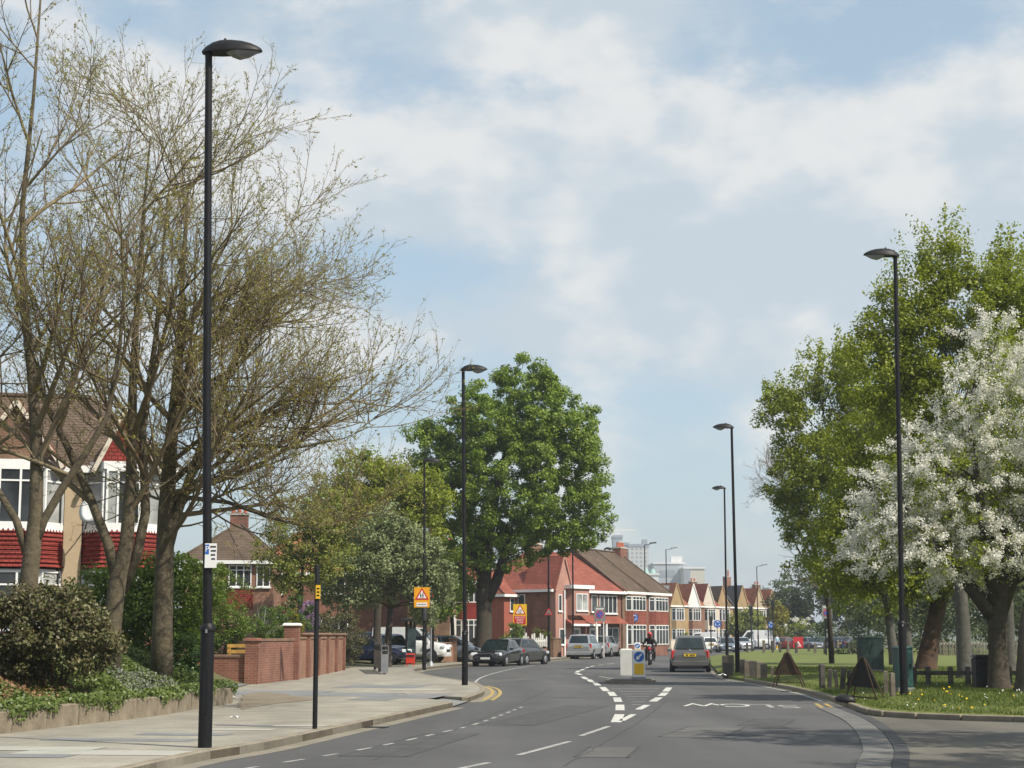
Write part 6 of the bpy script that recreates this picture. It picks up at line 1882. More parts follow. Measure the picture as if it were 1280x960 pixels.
# ---- bare spring trees on the left bed
def bare_tree(label, base, seed, stems, spec, barkm='bark'):
    rs = np.random.RandomState(seed)
    t = thing('bare_tree', label, 'tree', base, 0, 'bare trees on the left bed')
    out = []; tips = []
    up = np.array([0, 0, 1.0])
    def grow(p, d, L, r, lvl):
        n = spec['seg'][lvl]
        pts, rad = [p.copy()], [r]
        for i in range(1, n + 1):
            d = d + rs.normal(size=3) * spec['wig'][lvl] + up * spec['trop'][lvl] / n
            d = d / np.linalg.norm(d)
            p = p + d * (L / n)
            pts.append(p.copy()); rad.append(r * (1 - (1 - spec['tip'][lvl]) * i / n))
        out.append((pts, rad, lvl))
        if lvl >= spec['tiplvl']: tips.append(pts)
        if lvl == spec['last']: return
        nc = spec['n'][lvl]; ph = rs.uniform(0, 6.28)
        for k in range(nc):
            tt = spec['t0'][lvl] + (1 - spec['t0'][lvl]) * (k + rs.uniform(0, 1)) / nc
            x = tt * n; i = min(n - 1, int(x)); q = pts[i] + (pts[i + 1] - pts[i]) * (x - i)
            pd = pts[i + 1] - pts[i]; pd = pd / np.linalg.norm(pd)
            ax = np.cross(pd, rs.normal(size=3)); ax /= np.linalg.norm(ax); bx = np.cross(pd, ax)
            az = ph + k * 2.4
            side = ax * math.cos(az) + bx * math.sin(az)
            an = R(spec['ang'][lvl] + rs.normal() * spec['angv'])
            cd = pd * math.cos(an) + side * math.sin(an)
            cl = spec['len'][lvl + 1] * (1 - .4 * tt) * rs.uniform(.65, 1.25)
            cr = max(spec['rmin'][lvl + 1], min(rad[i] * .7, spec['rad'][lvl + 1] * rs.uniform(.7, 1.15)))
            grow(q, cd, cl, cr, lvl + 1)
    trunks = MB()
    for st in stems:
        # st: list of (x,y,z,r): the main stem drawn by hand, limbs grow from its upper part
        pts = [np.array(q[:3], float) for q in st['path']]; rad = [q[3] for q in st['path']]
        trunks.tube([Vector(q) for q in pts], rad, 10)
        m = len(pts) - 1
        for k in range(st['limbs']):
            tt = st['t0'] + (1 - st['t0']) * (k + rs.uniform(0, 1)) / st['limbs']
            x = tt * m; i = min(m - 1, int(x)); q = pts[i] + (pts[i + 1] - pts[i]) * (x - i)
            az = rs.uniform(0, 6.28) if 'az' not in st else R(rs.uniform(*st['az']))
            el = R(rs.uniform(*st['el']))
            d = np.array([math.cos(az) * math.cos(el), math.sin(az) * math.cos(el), math.sin(el)])
            grow(q, d, spec['len'][0] * rs.uniform(.7, 1.2) * (1.18 - .7 * tt) * st.get('k', 1), min(rad[i] * .6, spec['rad'][0]), 0)
    trunks.build('trunk', barkm, t, smooth=True)
    mb = MB()
    for pts, rad, lvl in out:
        mb.tube([Vector(q) for q in pts], rad, (6, 5, 3, 3)[min(lvl, 3)], cap=False)
    tag(mb.build('branches', 'twig', t, smooth=True), kind='stuff')
    # opening buds
    pp = []
    for pts in tips:
        P_ = np.array(pts)
        k = rs.randint(1, 4)
        u = rs.uniform(.3, 1, k) * (len(P_) - 1); i = np.minimum(len(P_) - 2, u.astype(int))
        q = P_[i] + (P_[i + 1] - P_[i]) * (u - i)[:, None]
        pp.append(np.repeat(q, 3, 0) + rs.normal(size=(k * 3, 3)) * .022)
    pp = np.vstack(pp)
    keep = rs.uniform(size=len(pp)) < spec.get('bud', .8)
    pp = pp[keep]
    v, f = leaf_quads(pp, unit(rs.normal(size=pp.shape)), .045, rs)
    tag(np_mesh('buds', v, f, 'leaf_bud', t), kind='stuff')
    return t
SPEC = dict(seg=[8, 6, 4, 2], wig=[.05, .06, .08, .12], trop=[.28, .4, .4, .3], tip=[.3, .3, .35, .4], n=[8, 5, 4, 0], t0=[.15, .12, .15, 0], ang=[36, 36, 36, 36], angv=9,
            len=[4.4, 2.4, 1.2, .45], rad=[.07, .027, .011, .006], rmin=[.03, .012, .0068, .0048], last=3, tiplvl=2, bud=.75)
def rel(px, py, Y, base): return tuple(PY(px, py, Y) - Vector(base))
# straight trunk (right)
Y = 38.0; b = PY(203, 832, Y); b = Vector((b.x, Y, gz(b.x, Y)))
st = [dict(path=[(0, 0, -.3, .27), (*rel(203, 790, Y, b), .225), (*rel(206, 690, Y, b), .2), (*rel(208, 640, Y, b), .19), (*rel(213, 560, Y, b), .15), (*rel(222, 470, Y, b), .115), (*rel(226, 400, Y, b), .08), (*rel(230, 310, Y, b), .05), (*rel(236, 230, Y, b), .02)], limbs=13, t0=.38, el=(12, 62)),
      dict(path=[(*rel(206, 690, Y, b), .12), (*rel(210, 600, Y, b), .11), (*rel(216, 520, Y, b), .1), (*rel(222, 440, Y, b), .08), (*rel(226, 380, Y, b), .06)], limbs=14, t0=.02, el=(0, 32), az=(-65, 60), k=.93),
      dict(path=[(*rel(210, 650, Y, b), .08), (*rel(235, 622, Y, b), .06), (*rel(285, 628, Y - .6, b), .045), (*rel(340, 648, Y - 1, b), .03), (*rel(400, 662, Y - 1.2, b), .016), (*rel(440, 668, Y - 1.2, b), .006)], limbs=9, t0=.15, el=(-8, 40), k=.36),
      dict(path=[(*rel(208, 610, Y, b), .08), (*rel(250, 570, Y, b), .06), (*rel(310, 556, Y - .4, b), .045), (*rel(370, 560, Y - .6, b), .03), (*rel(430, 548, Y - .6, b), .014), (*rel(470, 530, Y - .6, b), .006)], limbs=9, t0=.15, el=(-5, 45), k=.36),
      dict(path=[(*rel(206, 700, Y, b), .13), (*rel(222, 640, Y, b), .11), (*rel(240, 590, Y, b), .1), (*rel(266, 520, Y, b), .075), (*rel(296, 440, Y, b), .05), (*rel(316, 370, Y, b), .03), (*rel(332, 310, Y, b), .015)], limbs=11, t0=.2, el=(0, 50), az=(-70, 80))]
bare_tree('tallest straight trunked bare tree right of its two neighbours behind the lamp post', b, 11, st, SPEC)
# forking tree (middle)
Y = 36.0; b = PY(138, 838, Y); b = Vector((b.x, Y, gz(b.x, Y)))
st = [dict(path=[(0, 0, -.3, .24), (*rel(140, 780, Y, b), .2), (*rel(148, 720, Y, b), .18), (*rel(158, 680, Y, b), .15), (*rel(164, 600, Y, b), .12), (*rel(166, 480, Y, b), .09), (*rel(172, 370, Y, b), .06), (*rel(180, 260, Y, b), .035), (*rel(188, 170, Y, b), .015)], limbs=9, t0=.4, el=(15, 65)),
      dict(path=[(*rel(147, 725, Y, b), .14), (*rel(135, 680, Y, b), .11), (*rel(112, 620, Y, b), .09), (*rel(85, 560, Y, b), .075), (*rel(55, 500, Y, b), .06), (*rel(35, 420, Y, b), .04), (*rel(25, 300, Y, b), .02)], limbs=6, t0=.25, el=(10, 60)),
      dict(path=[(*rel(152, 740, Y + .2, b), .13), (*rel(172, 690, Y + .2, b), .11), (*rel(182, 640, Y + .2, b), .1), (*rel(178, 540, Y + .3, b), .08), (*rel(195, 420, Y + .4, b), .055), (*rel(205, 300, Y + .4, b), .03), (*rel(215, 200, Y + .4, b), .015)], limbs=6, t0=.35, el=(15, 65))]
bare_tree('bare tree forking low into several stems between the two other bare trees', b, 23, st, SPEC)
# left tree, half out of the picture
Y = 33.5; b = PY(34, 760, Y); b = Vector((b.x, Y, gz(b.x, Y)))
st = [dict(path=[(0, 0, -.3, .22), (*rel(34, 745, Y, b), .19), (*rel(40, 690, Y, b), .17), (*rel(45, 640, Y, b), .14), (*rel(46, 560, Y, b), .125), (*rel(40, 470, Y, b), .1), (*rel(30, 380, Y, b), .08), (*rel(28, 260, Y, b), .055), (*rel(42, 120, Y, b), .035), (*rel(52, -20, Y, b), .02)], limbs=10, t0=.4, el=(25, 72)),
      dict(path=[(*rel(40, 690, Y, b), .1), (*rel(55, 650, Y, b), .085), (*rel(78, 610, Y, b), .08), (*rel(105, 570, Y, b), .07), (*rel(135, 520, Y, b), .055), (*rel(150, 430, Y, b), .04), (*rel(160, 300, Y, b), .025)], limbs=5, t0=.3, el=(10, 60)),
      dict(path=[(*rel(36, 700, Y, b), .09), (*rel(20, 650, Y, b), .075), (*rel(-5, 610, Y, b), .065), (*rel(-40, 540, Y, b), .05), (*rel(-60, 420, Y, b), .03)], limbs=6, t0=.4, el=(10, 60))]
bare_tree('leftmost bare tree leaning out of the picture by the red tiled bay', b, 31, st, SPEC)

# ---- chestnut
Y = 100.5; b = PY(603, 832, Y); b = Vector((b.x, Y, .15)); k = Y / FPX
def lobe(px, py, rx, rz, Yo=0, ry=None): q = PY(px, py, Y + Yo) - b; return (q.x, q.y, q.z, rx * k, (ry or rx) * k, rz * k)
lobes = [lobe(645, 600, 100, 105), lobe(645, 515, 75, 62), lobe(690, 560, 65, 75), lobe(615, 580, 70, 80), lobe(705, 610, 62, 85), lobe(580, 620, 55, 72), lobe(545, 570, 38, 38), lobe(600, 540, 55, 55), lobe(725, 545, 36, 42), lobe(690, 665, 55, 30), lobe(660, 480, 42, 34), lobe(735, 640, 34, 50), lobe(570, 690, 42, 42), lobe(630, 690, 45, 35), lobe(535, 625, 26, 40), lobe(530, 560, 32, 34), lobe(524, 598, 26, 40), lobe(560, 745, 30, 35)]
tr = [(0, 0, 0, .48), (.1, 0, 2.2, .45), (.05, .1, 4.2, .43), (.15, 0, 6.0, .4), (.5, 0, 8.5, .3), (1.2, 0, 11.5, .16), (1.6, 0, 14, .06)]
fk = [[(.1, 0, 3.3, .36), (.8, .2, 4.6, .32), (1.3, .2, 6.2, .28), (2.4, .3, 8.2, .2), (3.4, .3, 10.5, .1)], [(.05, 0, 4.6, .3), (-.6, -.2, 6.5, .24), (-1.5, -.3, 9, .14), (-2, -.3, 11, .06)]]
leafy_tree('chestnut_tree', 'big dense green chestnut tree in the middle of the picture', b, tr, lobes, 'leaf_chestnut', 'bark_dark', 1050, 150, .5, .165, 7, 60, .75, .6, fork=fk)
# leaves hanging low on the right of it
# ---- trees behind the bus stop
def tree_px(name, label, pxb, Y, lobes_px, leafm, bark='bark_dark', zb=None, lean=0, tr_r=.18, H=None, **kw):
    b = PY(pxb, 820, Y); z = zb if zb is not None else gz(b.x, Y); b = Vector((b.x, Y, z)); k = Y / FPX
    lob = []
    for px, py, rx, rz in lobes_px:
        q = PY(px, py, Y) - b; lob.append((q.x, q.y, q.z, rx * k, rx * k * .95, rz * k))
    c = np.array(lob)[:, :3].mean(0)
    th = H or c[2]
    tr = [(0, 0, 0, tr_r), (lean * .3 + c[0] * .1, 0, th * .3, tr_r * .85), (lean * .7 + c[0] * .35, 0, th * .6, tr_r * .7), (c[0] * .7, 0, th * .85, tr_r * .5), (c[0], 0, th * 1.05, tr_r * .25)]
    return leafy_tree(name, label, b, tr, lob, leafm, bark, **kw)
tree_px('garden_tree', 'grey green round tree over the parked navy cars', 484, 84.5, [(470, 715, 55, 48), (510, 700, 48, 45), (440, 735, 40, 30), (530, 745, 32, 35), (480, 665, 40, 30), (545, 710, 25, 40)], 'leaf_greygreen', clumps=300, per=110, crad=.5, size=.15, seed=3, limbs=30, tr_r=.2, inner=.5)
tree_px('garden_tree', 'yellow green tree behind the grey green one', 470, 91, [(470, 640, 55, 65), (500, 610, 40, 40), (430, 650, 45, 55), (520, 660, 35, 50), (450, 600, 40, 35), (540, 620, 22, 40)], 'leaf_lime', clumps=330, per=95, crad=.6, size=.17, seed=4, limbs=36, tr_r=.22, inner=.45)
tree_px('garden_tree', 'olive tree in the garden above the clipped round bush', 372, 82, [(375, 665, 42, 50), (350, 690, 32, 40), (400, 640, 35, 45), (410, 690, 32, 40), (375, 720, 38, 25)], 'leaf_olive', clumps=230, per=85, crad=.45, size=.13, seed=5, limbs=36, tr_r=.16, inner=.4)
tree_px('garden_tree', 'small dark tree left of the chestnut trunk', 566, 108, [(560, 720, 28, 40), (575, 690, 24, 30), (550, 755, 22, 22)], 'leaf_chestnut', clumps=70, per=70, crad=.5, size=.2, seed=6, limbs=16, tr_r=.15, zb=.3)

# ---- right side trees
tree_px('park_tree', 'broad leafy park tree left of the right lamp post', 1118, 80, [(1050, 560, 70, 80), (1010, 540, 55, 70), (1085, 500, 55, 70), (1060, 660, 70, 70), (980, 520, 30, 45), (1100, 600, 60, 80), (1015, 630, 45, 55), (1080, 735, 55, 30), (1120, 700, 50, 60), (1040, 470, 45, 40), (965, 500, 18, 26), (1060, 600, 85, 90), (1110, 560, 70, 90), (1030, 700, 50, 45), (1000, 590, 45, 50)], 'leaf_lime', 'bark_grey', .3, clumps=700, per=105, crad=.55, size=.145, seed=8, limbs=60, tr_r=.22, inner=.5, shoots=60)
tree_px('park_tree', 'tallest leafy tree behind the white blossom', 1206, 54, [(1190, 470, 75, 90), (1150, 440, 50, 70), (1240, 430, 60, 80), (1200, 390, 60, 60), (1180, 340, 40, 40), (1275, 400, 50, 80), (1130, 520, 40, 60), (1115, 410, 42, 55), (1095, 460, 45, 60), (1140, 370, 34, 40), (1300, 480, 50, 90), (1190, 600, 75, 70)], 'leaf_lime', 'bark_grey', .3, clumps=680, per=105, crad=.45, size=.108, seed=9, limbs=60, tr_r=.26, inner=.5, shoots=70, H=5.5)
tree_px('park_tree', 'dense leafy tree filling the gap behind the right lamp post', 1136, 67, [(1110, 560, 70, 110), (1095, 680, 75, 70), (1135, 640, 70, 95), (1150, 540, 60, 90), (1050, 690, 55, 50), (1140, 720, 70, 32), (1075, 610, 60, 70)], 'leaf_lime', 'bark_grey', .3, clumps=640, per=95, crad=.5, size=.13, seed=18, limbs=50, tr_r=.2, inner=.4)
tree_px('park_tree', 'leafy tree right of the tall one behind the blossom', 1262, 60, [(1260, 520, 70, 110), (1290, 600, 70, 90), (1230, 620, 60, 80), (1255, 430, 50, 70), (1270, 350, 34, 44)], 'leaf_lime', 'bark_grey', .3, clumps=420, per=75, crad=.5, size=.14, seed=19, limbs=40, tr_r=.2, inner=.4, shoots=30)
# pinkish bare twigs on the left of the park tree
SPEC2 = dict(SPEC, len=[3.2, 1.7, .9, .4], n=[8, 6, 4, 0], bud=.25, trop=[.2, .2, .2, .2])
mat('twig_pink', (.16, .11, .10), .9, .25, 3.0)
Y = 84.0; b = PY(1040, 830, Y); b = Vector((b.x, Y, .3))
t_ = bare_tree('thin bare tree with purplish twigs left of the park trees', b, 41, [dict(path=[(0, 0, -.2, .14), (*rel(1036, 760, Y, b), .12), (*rel(1020, 690, Y, b), .09), (*rel(1000, 640, Y, b), .05), (*rel(990, 600, Y, b), .02)], limbs=13, t0=.25, el=(5, 60), az=(90, 260))], SPEC2, 'bark_dark')
t_['group'] = 'park trees'
for c_ in t_.children:
    if c_.name.startswith('branches'): c_.data.materials[0] = MATS['twig_pink']
# leaning red-brown trunk
Y = 68.0; b = PY(1157, 838, Y); b = Vector((b.x, Y, .3)); k = Y / FPX
def lobe(px, py, rx, rz): q = PY(px, py, Y) - b; return (q.x, q.y, q.z, rx * k, rx * k, rz * k)
leafy_tree('park_tree', 'leaning tree with a reddish trunk between lamp post and grey trunk', b, [(0, 0, 0, .42), (.2, 0, 1.0, .36), (.55, 0, 2.3, .32), (.75, 0, 3.2, .27), (1.3, 0, 4.6, .15), (1.6, 0, 6.5, .08)], [lobe(1150, 640, 55, 55), lobe(1200, 650, 60, 50), lobe(1120, 700, 45, 40), lobe(1170, 720, 60, 28), lobe(1090, 690, 30, 40)], 'leaf_lime_dark', 'bark_red', 320, 80, .55, .16, 10, 30, fork=[[(.6, 0, 2.4, .26), (.2, 0, 3.1, .2), (-.4, 0, 4.2, .12), (-1.2, 0, 5.5, .05)]])
# blossom tree
Y = 43.0; b = PY(1249, 861, Y); b = Vector((b.x, Y, .3)); k = Y / FPX
lobes = [lobe(*q) for q in ((1200, 590, 75, 85), (1240, 520, 70, 90), (1290, 560, 80, 120), (1160, 600, 60, 60), (1130, 650, 55, 45), (1200, 680, 85, 45), (1270, 680, 80, 45), (1250, 450, 45, 60), (1105, 620, 30, 40), (1330, 600, 80, 110), (1100, 690, 35, 30))]
rs = np.random.RandomState(12)
t_ = leafy_tree('cherry_tree', 'spreading cherry tree covered in white blossom at the right edge', b, [(0, 0, 0, .28), (.0, 0, .9, .23), (.02, 0, 1.7, .25), (.1, 0, 2.3, .23), (.3, 0, 3.6, .16), (.5, 0, 5.5, .08)], lobes, 'leaf_lime', 'bark_dark', 380, 55, .45, .085, 12, 70, .7, .5,
    fork=[[(-.05, 0, 1.8, .22), (-.5, .1, 2.4, .18), (-1.1, .2, 3.2, .13), (-2.0, .2, 4.2, .07), (-3, .2, 5, .03)], [(.1, 0, 1.9, .2), (.5, .1, 2.8, .16), (.8, .1, 4.2, .1), (1.4, 0, 6, .04)], [(0, 0, 2.0, .2), (-.2, -.2, 3.2, .14), (-.4, -.3, 5, .09), (-.6, -.3, 7, .03)]])
cent = crown_points(lobes, 1150, rs, .7)
# sprays of blossom: short rows of small white heads reaching outward
mid = np.array([b_[:3] for b_ in lobes]).mean(0)
pp = []
for q in cent:
    d = q - mid; d /= np.linalg.norm(d); d = d + rs.normal(size=3) * .45; d[2] *= .5; d /= np.linalg.norm(d)
    L = rs.uniform(.35, .85); n = int(L / .11)
    for j in range(n):
        c_ = q + d * (j * .11) + rs.normal(size=3) * .03
        if rs.uniform() < .8: pp.append(c_ + rs.normal(size=(24, 3)) * .055)
pp = np.vstack(pp)
v, f = leaf_quads(pp, unit(rs.normal(size=pp.shape) + np.array([0, 0, .5])), .05, rs, .9)
np_mesh('blossom', v, f, 'petal_white', t_)
# tree at the very edge and the two out of frame whose shade falls on the road
def shade_tree(label, x, y, r, h, seed, z=.3, per=70, clumps=150, off=0, offy=0):
    leafy_tree('park_tree', label, Vector((x, y, z)), [(0, 0, 0, .32), (.1, 0, 1.5, .27), (.1 + off * .3, offy * .3, 3, .22), (off * .6, offy * .6, h * .5, .14), (off, offy, h * .75, .05)], [(off, offy, h * .62, r, r, h * .26), (off + r * .5, offy + .5, h * .58, r * .6, r * .6, h * .2), (off - r * .5, offy - .4, h * .58, r * .6, r * .6, h * .18)], 'leaf_lime', 'bark_dark', clumps, per, .55, .16, seed, 40)
b0 = P(1281, 866, .3); shade_tree('dark tree trunk at the right edge of the picture', b0.x + .1, b0.y, 1.9, 7.5, 14, off=2.4, offy=4.5)
shade_tree('near park tree shading the side road from outside the picture', 13.4, 17.5, 3.0, 12.5, 15, .1, 70, 130)
shade_tree('second park tree shading the near road from outside the picture', 11.6, 24.0, 2.5, 12.5, 16, .1, 70, 120)

# ---- far greenery
far = [(968, 212, [(968, 780, 12, 22), (975, 765, 10, 16)], 'leaf_gold', 'bright yellow green bush behind the red car'),
       (985, 236, [(985, 755, 26, 34), (1000, 770, 22, 24)], 'leaf_far', 'dark bushy tree right of the last gabled house'),
       (1030, 232, [(1030, 745, 34, 44), (1055, 755, 30, 36)], 'leaf_far', 'dark green tree behind the park zone sign'),
       (1085, 228, [(1080, 750, 40, 40), (1110, 740, 34, 46)], 'leaf_lime_dark', 'mid green tree behind the green cabinet'),
       (1150, 190, [(1150, 745, 42, 40), (1180, 735, 40, 44)], 'leaf_lime_dark', 'mid green tree seen between the right trunks'),
       (1235, 170, [(1230, 750, 50, 40), (1265, 740, 44, 44)], 'leaf_far', 'dark tree behind the blossom tree trunk'),
       (1130, 150, [(1125, 740, 45, 46), (1095, 750, 30, 36)], 'leaf_lime_dark', 'leafy tree far behind the teal cabinet'),
       (1200, 150, [(1200, 745, 48, 44), (1170, 755, 30, 32)], 'leaf_far', 'dark tree far behind the grey trunk'),
       (1290, 140, [(1285, 745, 50, 48)], 'leaf_lime_dark', 'leafy tree far behind the right edge trunk'),
       (1000, 320, [(1000, 742, 40, 30), (950, 750, 30, 20), (1050, 740, 40, 30)], 'leaf_far', 'distant dark tree above the park cars'),
       (928, 226, [(926, 782, 14, 14), (938, 776, 12, 16)], 'leaf_olive', 'olive garden tree before the slate roofed house'),
       (690, 215, [(690, 708, 26, 14), (672, 712, 18, 12)], 'leaf_lime_dark', 'tree top behind the red corner house')]
for i, (px, Y, lb, m, lab) in enumerate(far):
    tree_px('far_tree', lab, px, Y, lb, m, 'bark_dark', .15, clumps=90, per=55, crad=1.1 if i else .6, size=.42 if i else .25, seed=50 + i, limbs=10, tr_r=.2, inner=.35, group='trees far behind the park')
b0 = PY(999, 812, 216); shrub('flowering_bush', 'white flowering bush behind the far parked cars', (b0.x, b0.y, .1), [(0, 0, 1.6, 2.6, 2, 1.9)], 'leaf_lime', 50, 50, .6, .22, 61)
rs = np.random.RandomState(62); cent = crown_points([(0, 0, 1.8, 2.7, 2.1, 2.0)], 60, rs, .85); cent = cent[(cent[:, 2] > 1.6)]
v, f = clump_leaves(cent, np.full(len(cent), .3), 26, .2, rs); o = np_mesh('blossom', v, f, 'petal_white', [q for q in C.objects if q.name.startswith('flowering_bush')][0])
for px, Y, r_, m, lab, sd in ((805, 159, 1.0, 'leaf_gold', 'yellow clipped bush behind the motorcyclist', 1), (884, 215, .8, 'leaf_shrub', 'green garden bush before the cream gabled house', 2), (676, 127, .9, 'leaf_lime_dark', 'dark garden shrub behind the white fence', 3), (858, 218, .8, 'leaf_olive', 'small shrub before the white gabled house', 4), (641, 125, 1.1, 'leaf_shrub', 'garden shrub left of the yellow sign', 5), (948, 216, 1.1, 'leaf_olive', 'leafy bush before the orange brick bay', 6)):
    b0 = PY(px, 812, Y); shrub('garden_bush', lab, (b0.x, b0.y, .15), [(0, 0, r_ * 1.1, r_, r_, r_ * 1.1)], m, 36, 50, .35, .15, 70 + sd, group='far garden bushes')
# clipped hedge line behind the far cars
b0 = PY(1200, 812, 126)
shrub('hedge', 'tall dark hedge behind the right tree trunks', (b0.x, b0.y, .2), [(x, 0, 2.2, 2.6, 1.2, 2.6) for x in range(-8, 14, 3)], 'leaf_far', 200, 70, .7, .22, 81, 'hedge', stems=0)
b0 = PY(1090, 812, 214)
mb_rs = np.random.RandomState(80)
shrub('hedge', 'long dark hedge behind the far cars on the right', (b0.x, b0.y, 0), [(x, 0, 1.3, 3, 1.2, 1.6) for x in range(-14, 30, 4)], 'leaf_far', 170, 55, .7, .28, 80, 'hedge', stems=0)

# ---- the bed on the left
Yb = 30.8; b0 = PY(62, 840, Yb); zb = gz(b0.x, Yb)
k = Yb / FPX
def lb(px, py, rx, rz, ry=None): q = PY(px, py, Yb) - Vector((b0.x, Yb, zb)); return (q.x, q.y, q.z, rx * k, (ry or rx) * k, rz * k)
shrub('variegated_bush', 'brown and cream leaved bush on the left bed', (b0.x, Yb, zb), [lb(50, 795, 75, 55), (lb(10, 790, 60, 50)), lb(95, 800, 55, 45), lb(60, 760, 60, 32), lb(120, 810, 30, 32)], 'leaf_brown', 260, 100, .22, .075, 21, inner=.45, stems=14, stemm='bark_red')
Yb = 41.5; b0 = PY(190, 800, Yb); zb = gz(b0.x, Yb); k = Yb / FPX
shrub('green_shrub', 'bright green shrub behind the two right bare trunks', (b0.x, Yb, zb), [lb(190, 765, 60, 55), lb(150, 755, 50, 50), lb(230, 755, 50, 55), lb(120, 750, 45, 45), lb(170, 725, 50, 30), lb(220, 715, 40, 30), lb(190, 800, 70, 40)], 'leaf_shrub', 330, 90, .27, .085, 22, inner=.45)
shrub('green_shrub', 'dark glossy shrub just left of the tall lamp post', (b0.x + .75, Yb - 1.2, zb - .1), [(0, 0, .75, .6, .6, .75), (-.55, 0, .7, .5, .5, .65), (.4, .1, .95, .45, .5, .6)], 'leaf_gloss', 100, 90, .22, .08, 23)
Yb = 57.0; b0 = PY(275, 790, Yb); zb = gz(b0.x, Yb); k = Yb / FPX
shrub('green_shrub', 'feathery pale green shrub right of the tall lamp post', (b0.x, Yb, zb), [lb(272, 760, 40, 48), lb(250, 775, 40, 45), lb(292, 780, 26, 30), lb(265, 730, 30, 25)], 'leaf_shrub', 190, 80, .25, .07, 24, inner=.4)
# ground cover
def gcov_z(x, y):
    return .10 + .16 * (math.sin(x * 1.9 + y * .7) * .5 + .5) * (math.sin(y * 1.3 - x * .4) * .5 + .5) + .10 * math.sin(y * 3.1 + x * 2.3)
def ground_cover(name, label, n, seed, m, region, size, zoff=0.0):
    rs = np.random.RandomState(seed); pp = []
    while len(pp) < n:
        y = rs.uniform(21, 40.6); d = rs.uniform(-.05, 3.6)
        if not region(d, y, rs): continue
        x = xb(y) - d
        edge = min(1, max(0, d / .5))
        h = max(.03, gcov_z(x, y)) * (.55 + .45 * edge) * rs.uniform(.45, 1.1)
        z = gz(x, y) + (.22 * edge + .06) * 1.0 + h - (.16 if d < .08 else 0) * rs.uniform(0, 1.6)
        pp.append((x, y, z + zoff))
    pp = np.array(pp)
    v, f = leaf_quads(pp, unit(rs.normal(size=pp.shape) * .6 + np.array([.1, -.3, .8])), size, rs)
    return tag(np_mesh(name, v, f, m), label, 'plants', kind='stuff')
silv = lambda d, y: ((y > 33.5 and y < 36.5 and d < 1.3 and d > .1) or (y < 28 and d < .8 and d > .1))
ground_cover('ground_cover', 'low green ground cover spilling over the bed edging', 78000, 90, 'leaf_cover', lambda d, y, rs: not (silv(d, y) and rs.uniform() < .6), .08)
ground_cover('silver_ground_cover', 'silvery low plants in the bed', 3500, 91, 'leaf_silver', lambda d, y, rs: silv(d, y), .06, .05)
ground_cover('dead_leaves', 'brown dead leaves lying in the bed', 2200, 92, 'dead_leaf', lambda d, y, rs: (27.5 < y < 31.5 and .5 < d < 1.6) or (25 < y < 27 and d < 1.0), .07, .03)
def hanging(n, seed):
    rs = np.random.RandomState(seed); y = rs.uniform(24, 40.4, n); keep = (np.sin(y * 2.1) + np.sin(y * 5.3 + 1) * .7 + rs.normal(size=n) * .5) > -.2; y = y[keep]
    hang = np.maximum(0, .5 + .5 * np.sin(y * 2.1) + .4 * np.sin(y * 5.3 + 1)) * .16
    d = rs.uniform(-.2, .15, len(y))
    z = .5 + rs.uniform(0, .12, len(y)) - np.where(d < -.06, rs.uniform(0, 1, len(y)) * hang + .03, 0)
    pp = np.stack([[xb(q) for q in y] - d, y, z], 1)
    v, f = leaf_quads(pp, unit(rs.normal(size=pp.shape) * .6 + np.array([.4, -.5, .5])), .075, rs)
    tag(np_mesh('trailing_plants', v, f, 'leaf_cover'), 'green plants trailing over the top of the bed edging', 'plants', kind='stuff')
hanging(9000, 93)
# edging blocks along the bed
ed = smooth_path([Vector((xb(y) + .05, y, 0)) for y in (20, 23, 26.4, 29.5, 33, 36, 39.3, 40.2)] + [Vector((-6.75, 41.0, 0)), Vector((-7.6, 41.3, 0))], 1.15)
s = thing('bed_edging', 'row of buff concrete blocks edging the ivy bed', 'edging', (ed[0].x, ed[0].y, .1))
r2 = random.Random(3)
for a, b_ in zip(ed, ed[1:]):
    d = b_ - a; h = .36 + r2.uniform(-.02, .02)
    mb = MB(); mb.cbox(.006, d.length - .006, -.06, .10, -.05, h, .02); o = mb.build('edging_block', 'edging', s)
    o.location = (a.x - ed[0].x, a.y - ed[0].y, r2.uniform(-.015, .015)); o.rotation_euler = (r2.uniform(-.04, .04), 0, math.atan2(d.y, d.x) + r2.uniform(-.012, .012))
# ---- behind the brick wall
YB = 62.5
b0 = PY(345, 790, YB); zg_ = gz(b0.x, YB)
q = PY(345, 781, YB) - Vector((b0.x, YB, zg_))
shrub('clipped_bush', 'round clipped bush above the brick wall', (b0.x, YB, zg_), [(q.x, 0, q.z, .72, .72, .66)], 'leaf_shrub', 90, 90, .13, .045, 25, inner=.8)
shrub('clipped_bush', 'golden edge of a small conifer beside the round clipped bush', (b0.x + .66, YB + .2, zg_), [(0, 0, q.z - .1, .26, .3, .66)], 'leaf_gold', 40, 70, .13, .045, 26, inner=.7)
b0 = PY(328, 790, 64); zg_ = gz(b0.x, 64)
s = thing('spiky_plant', 'spiky sword leaved plant behind the round clipped bush', 'plant', (b0.x, 64, zg_ + .35))
rs = np.random.RandomState(27); mb = MB()
for i in range(46):
    az, el, L = rs.uniform(0, 6.28), R(rs.uniform(35, 88)), rs.uniform(.9, 1.5)
    d = Vector((math.cos(az) * math.cos(el), math.sin(az) * math.cos(el), math.sin(el))); sd_ = d.cross(Vector((0, 0, 1))).normalized() * .03
    mid_ = d * L * .6 + Vector((0, 0, .9)); tip = d * L + Vector((0, 0, .9 - .15 * L * math.cos(el)))
    mb.add([Vector((0, 0, .9)) - sd_, Vector((0, 0, .9)) + sd_, mid_ + sd_, tip, mid_ - sd_], [(0, 1, 2, 3, 4)])
mb.build('leaves', 'leaf_spiky', s)
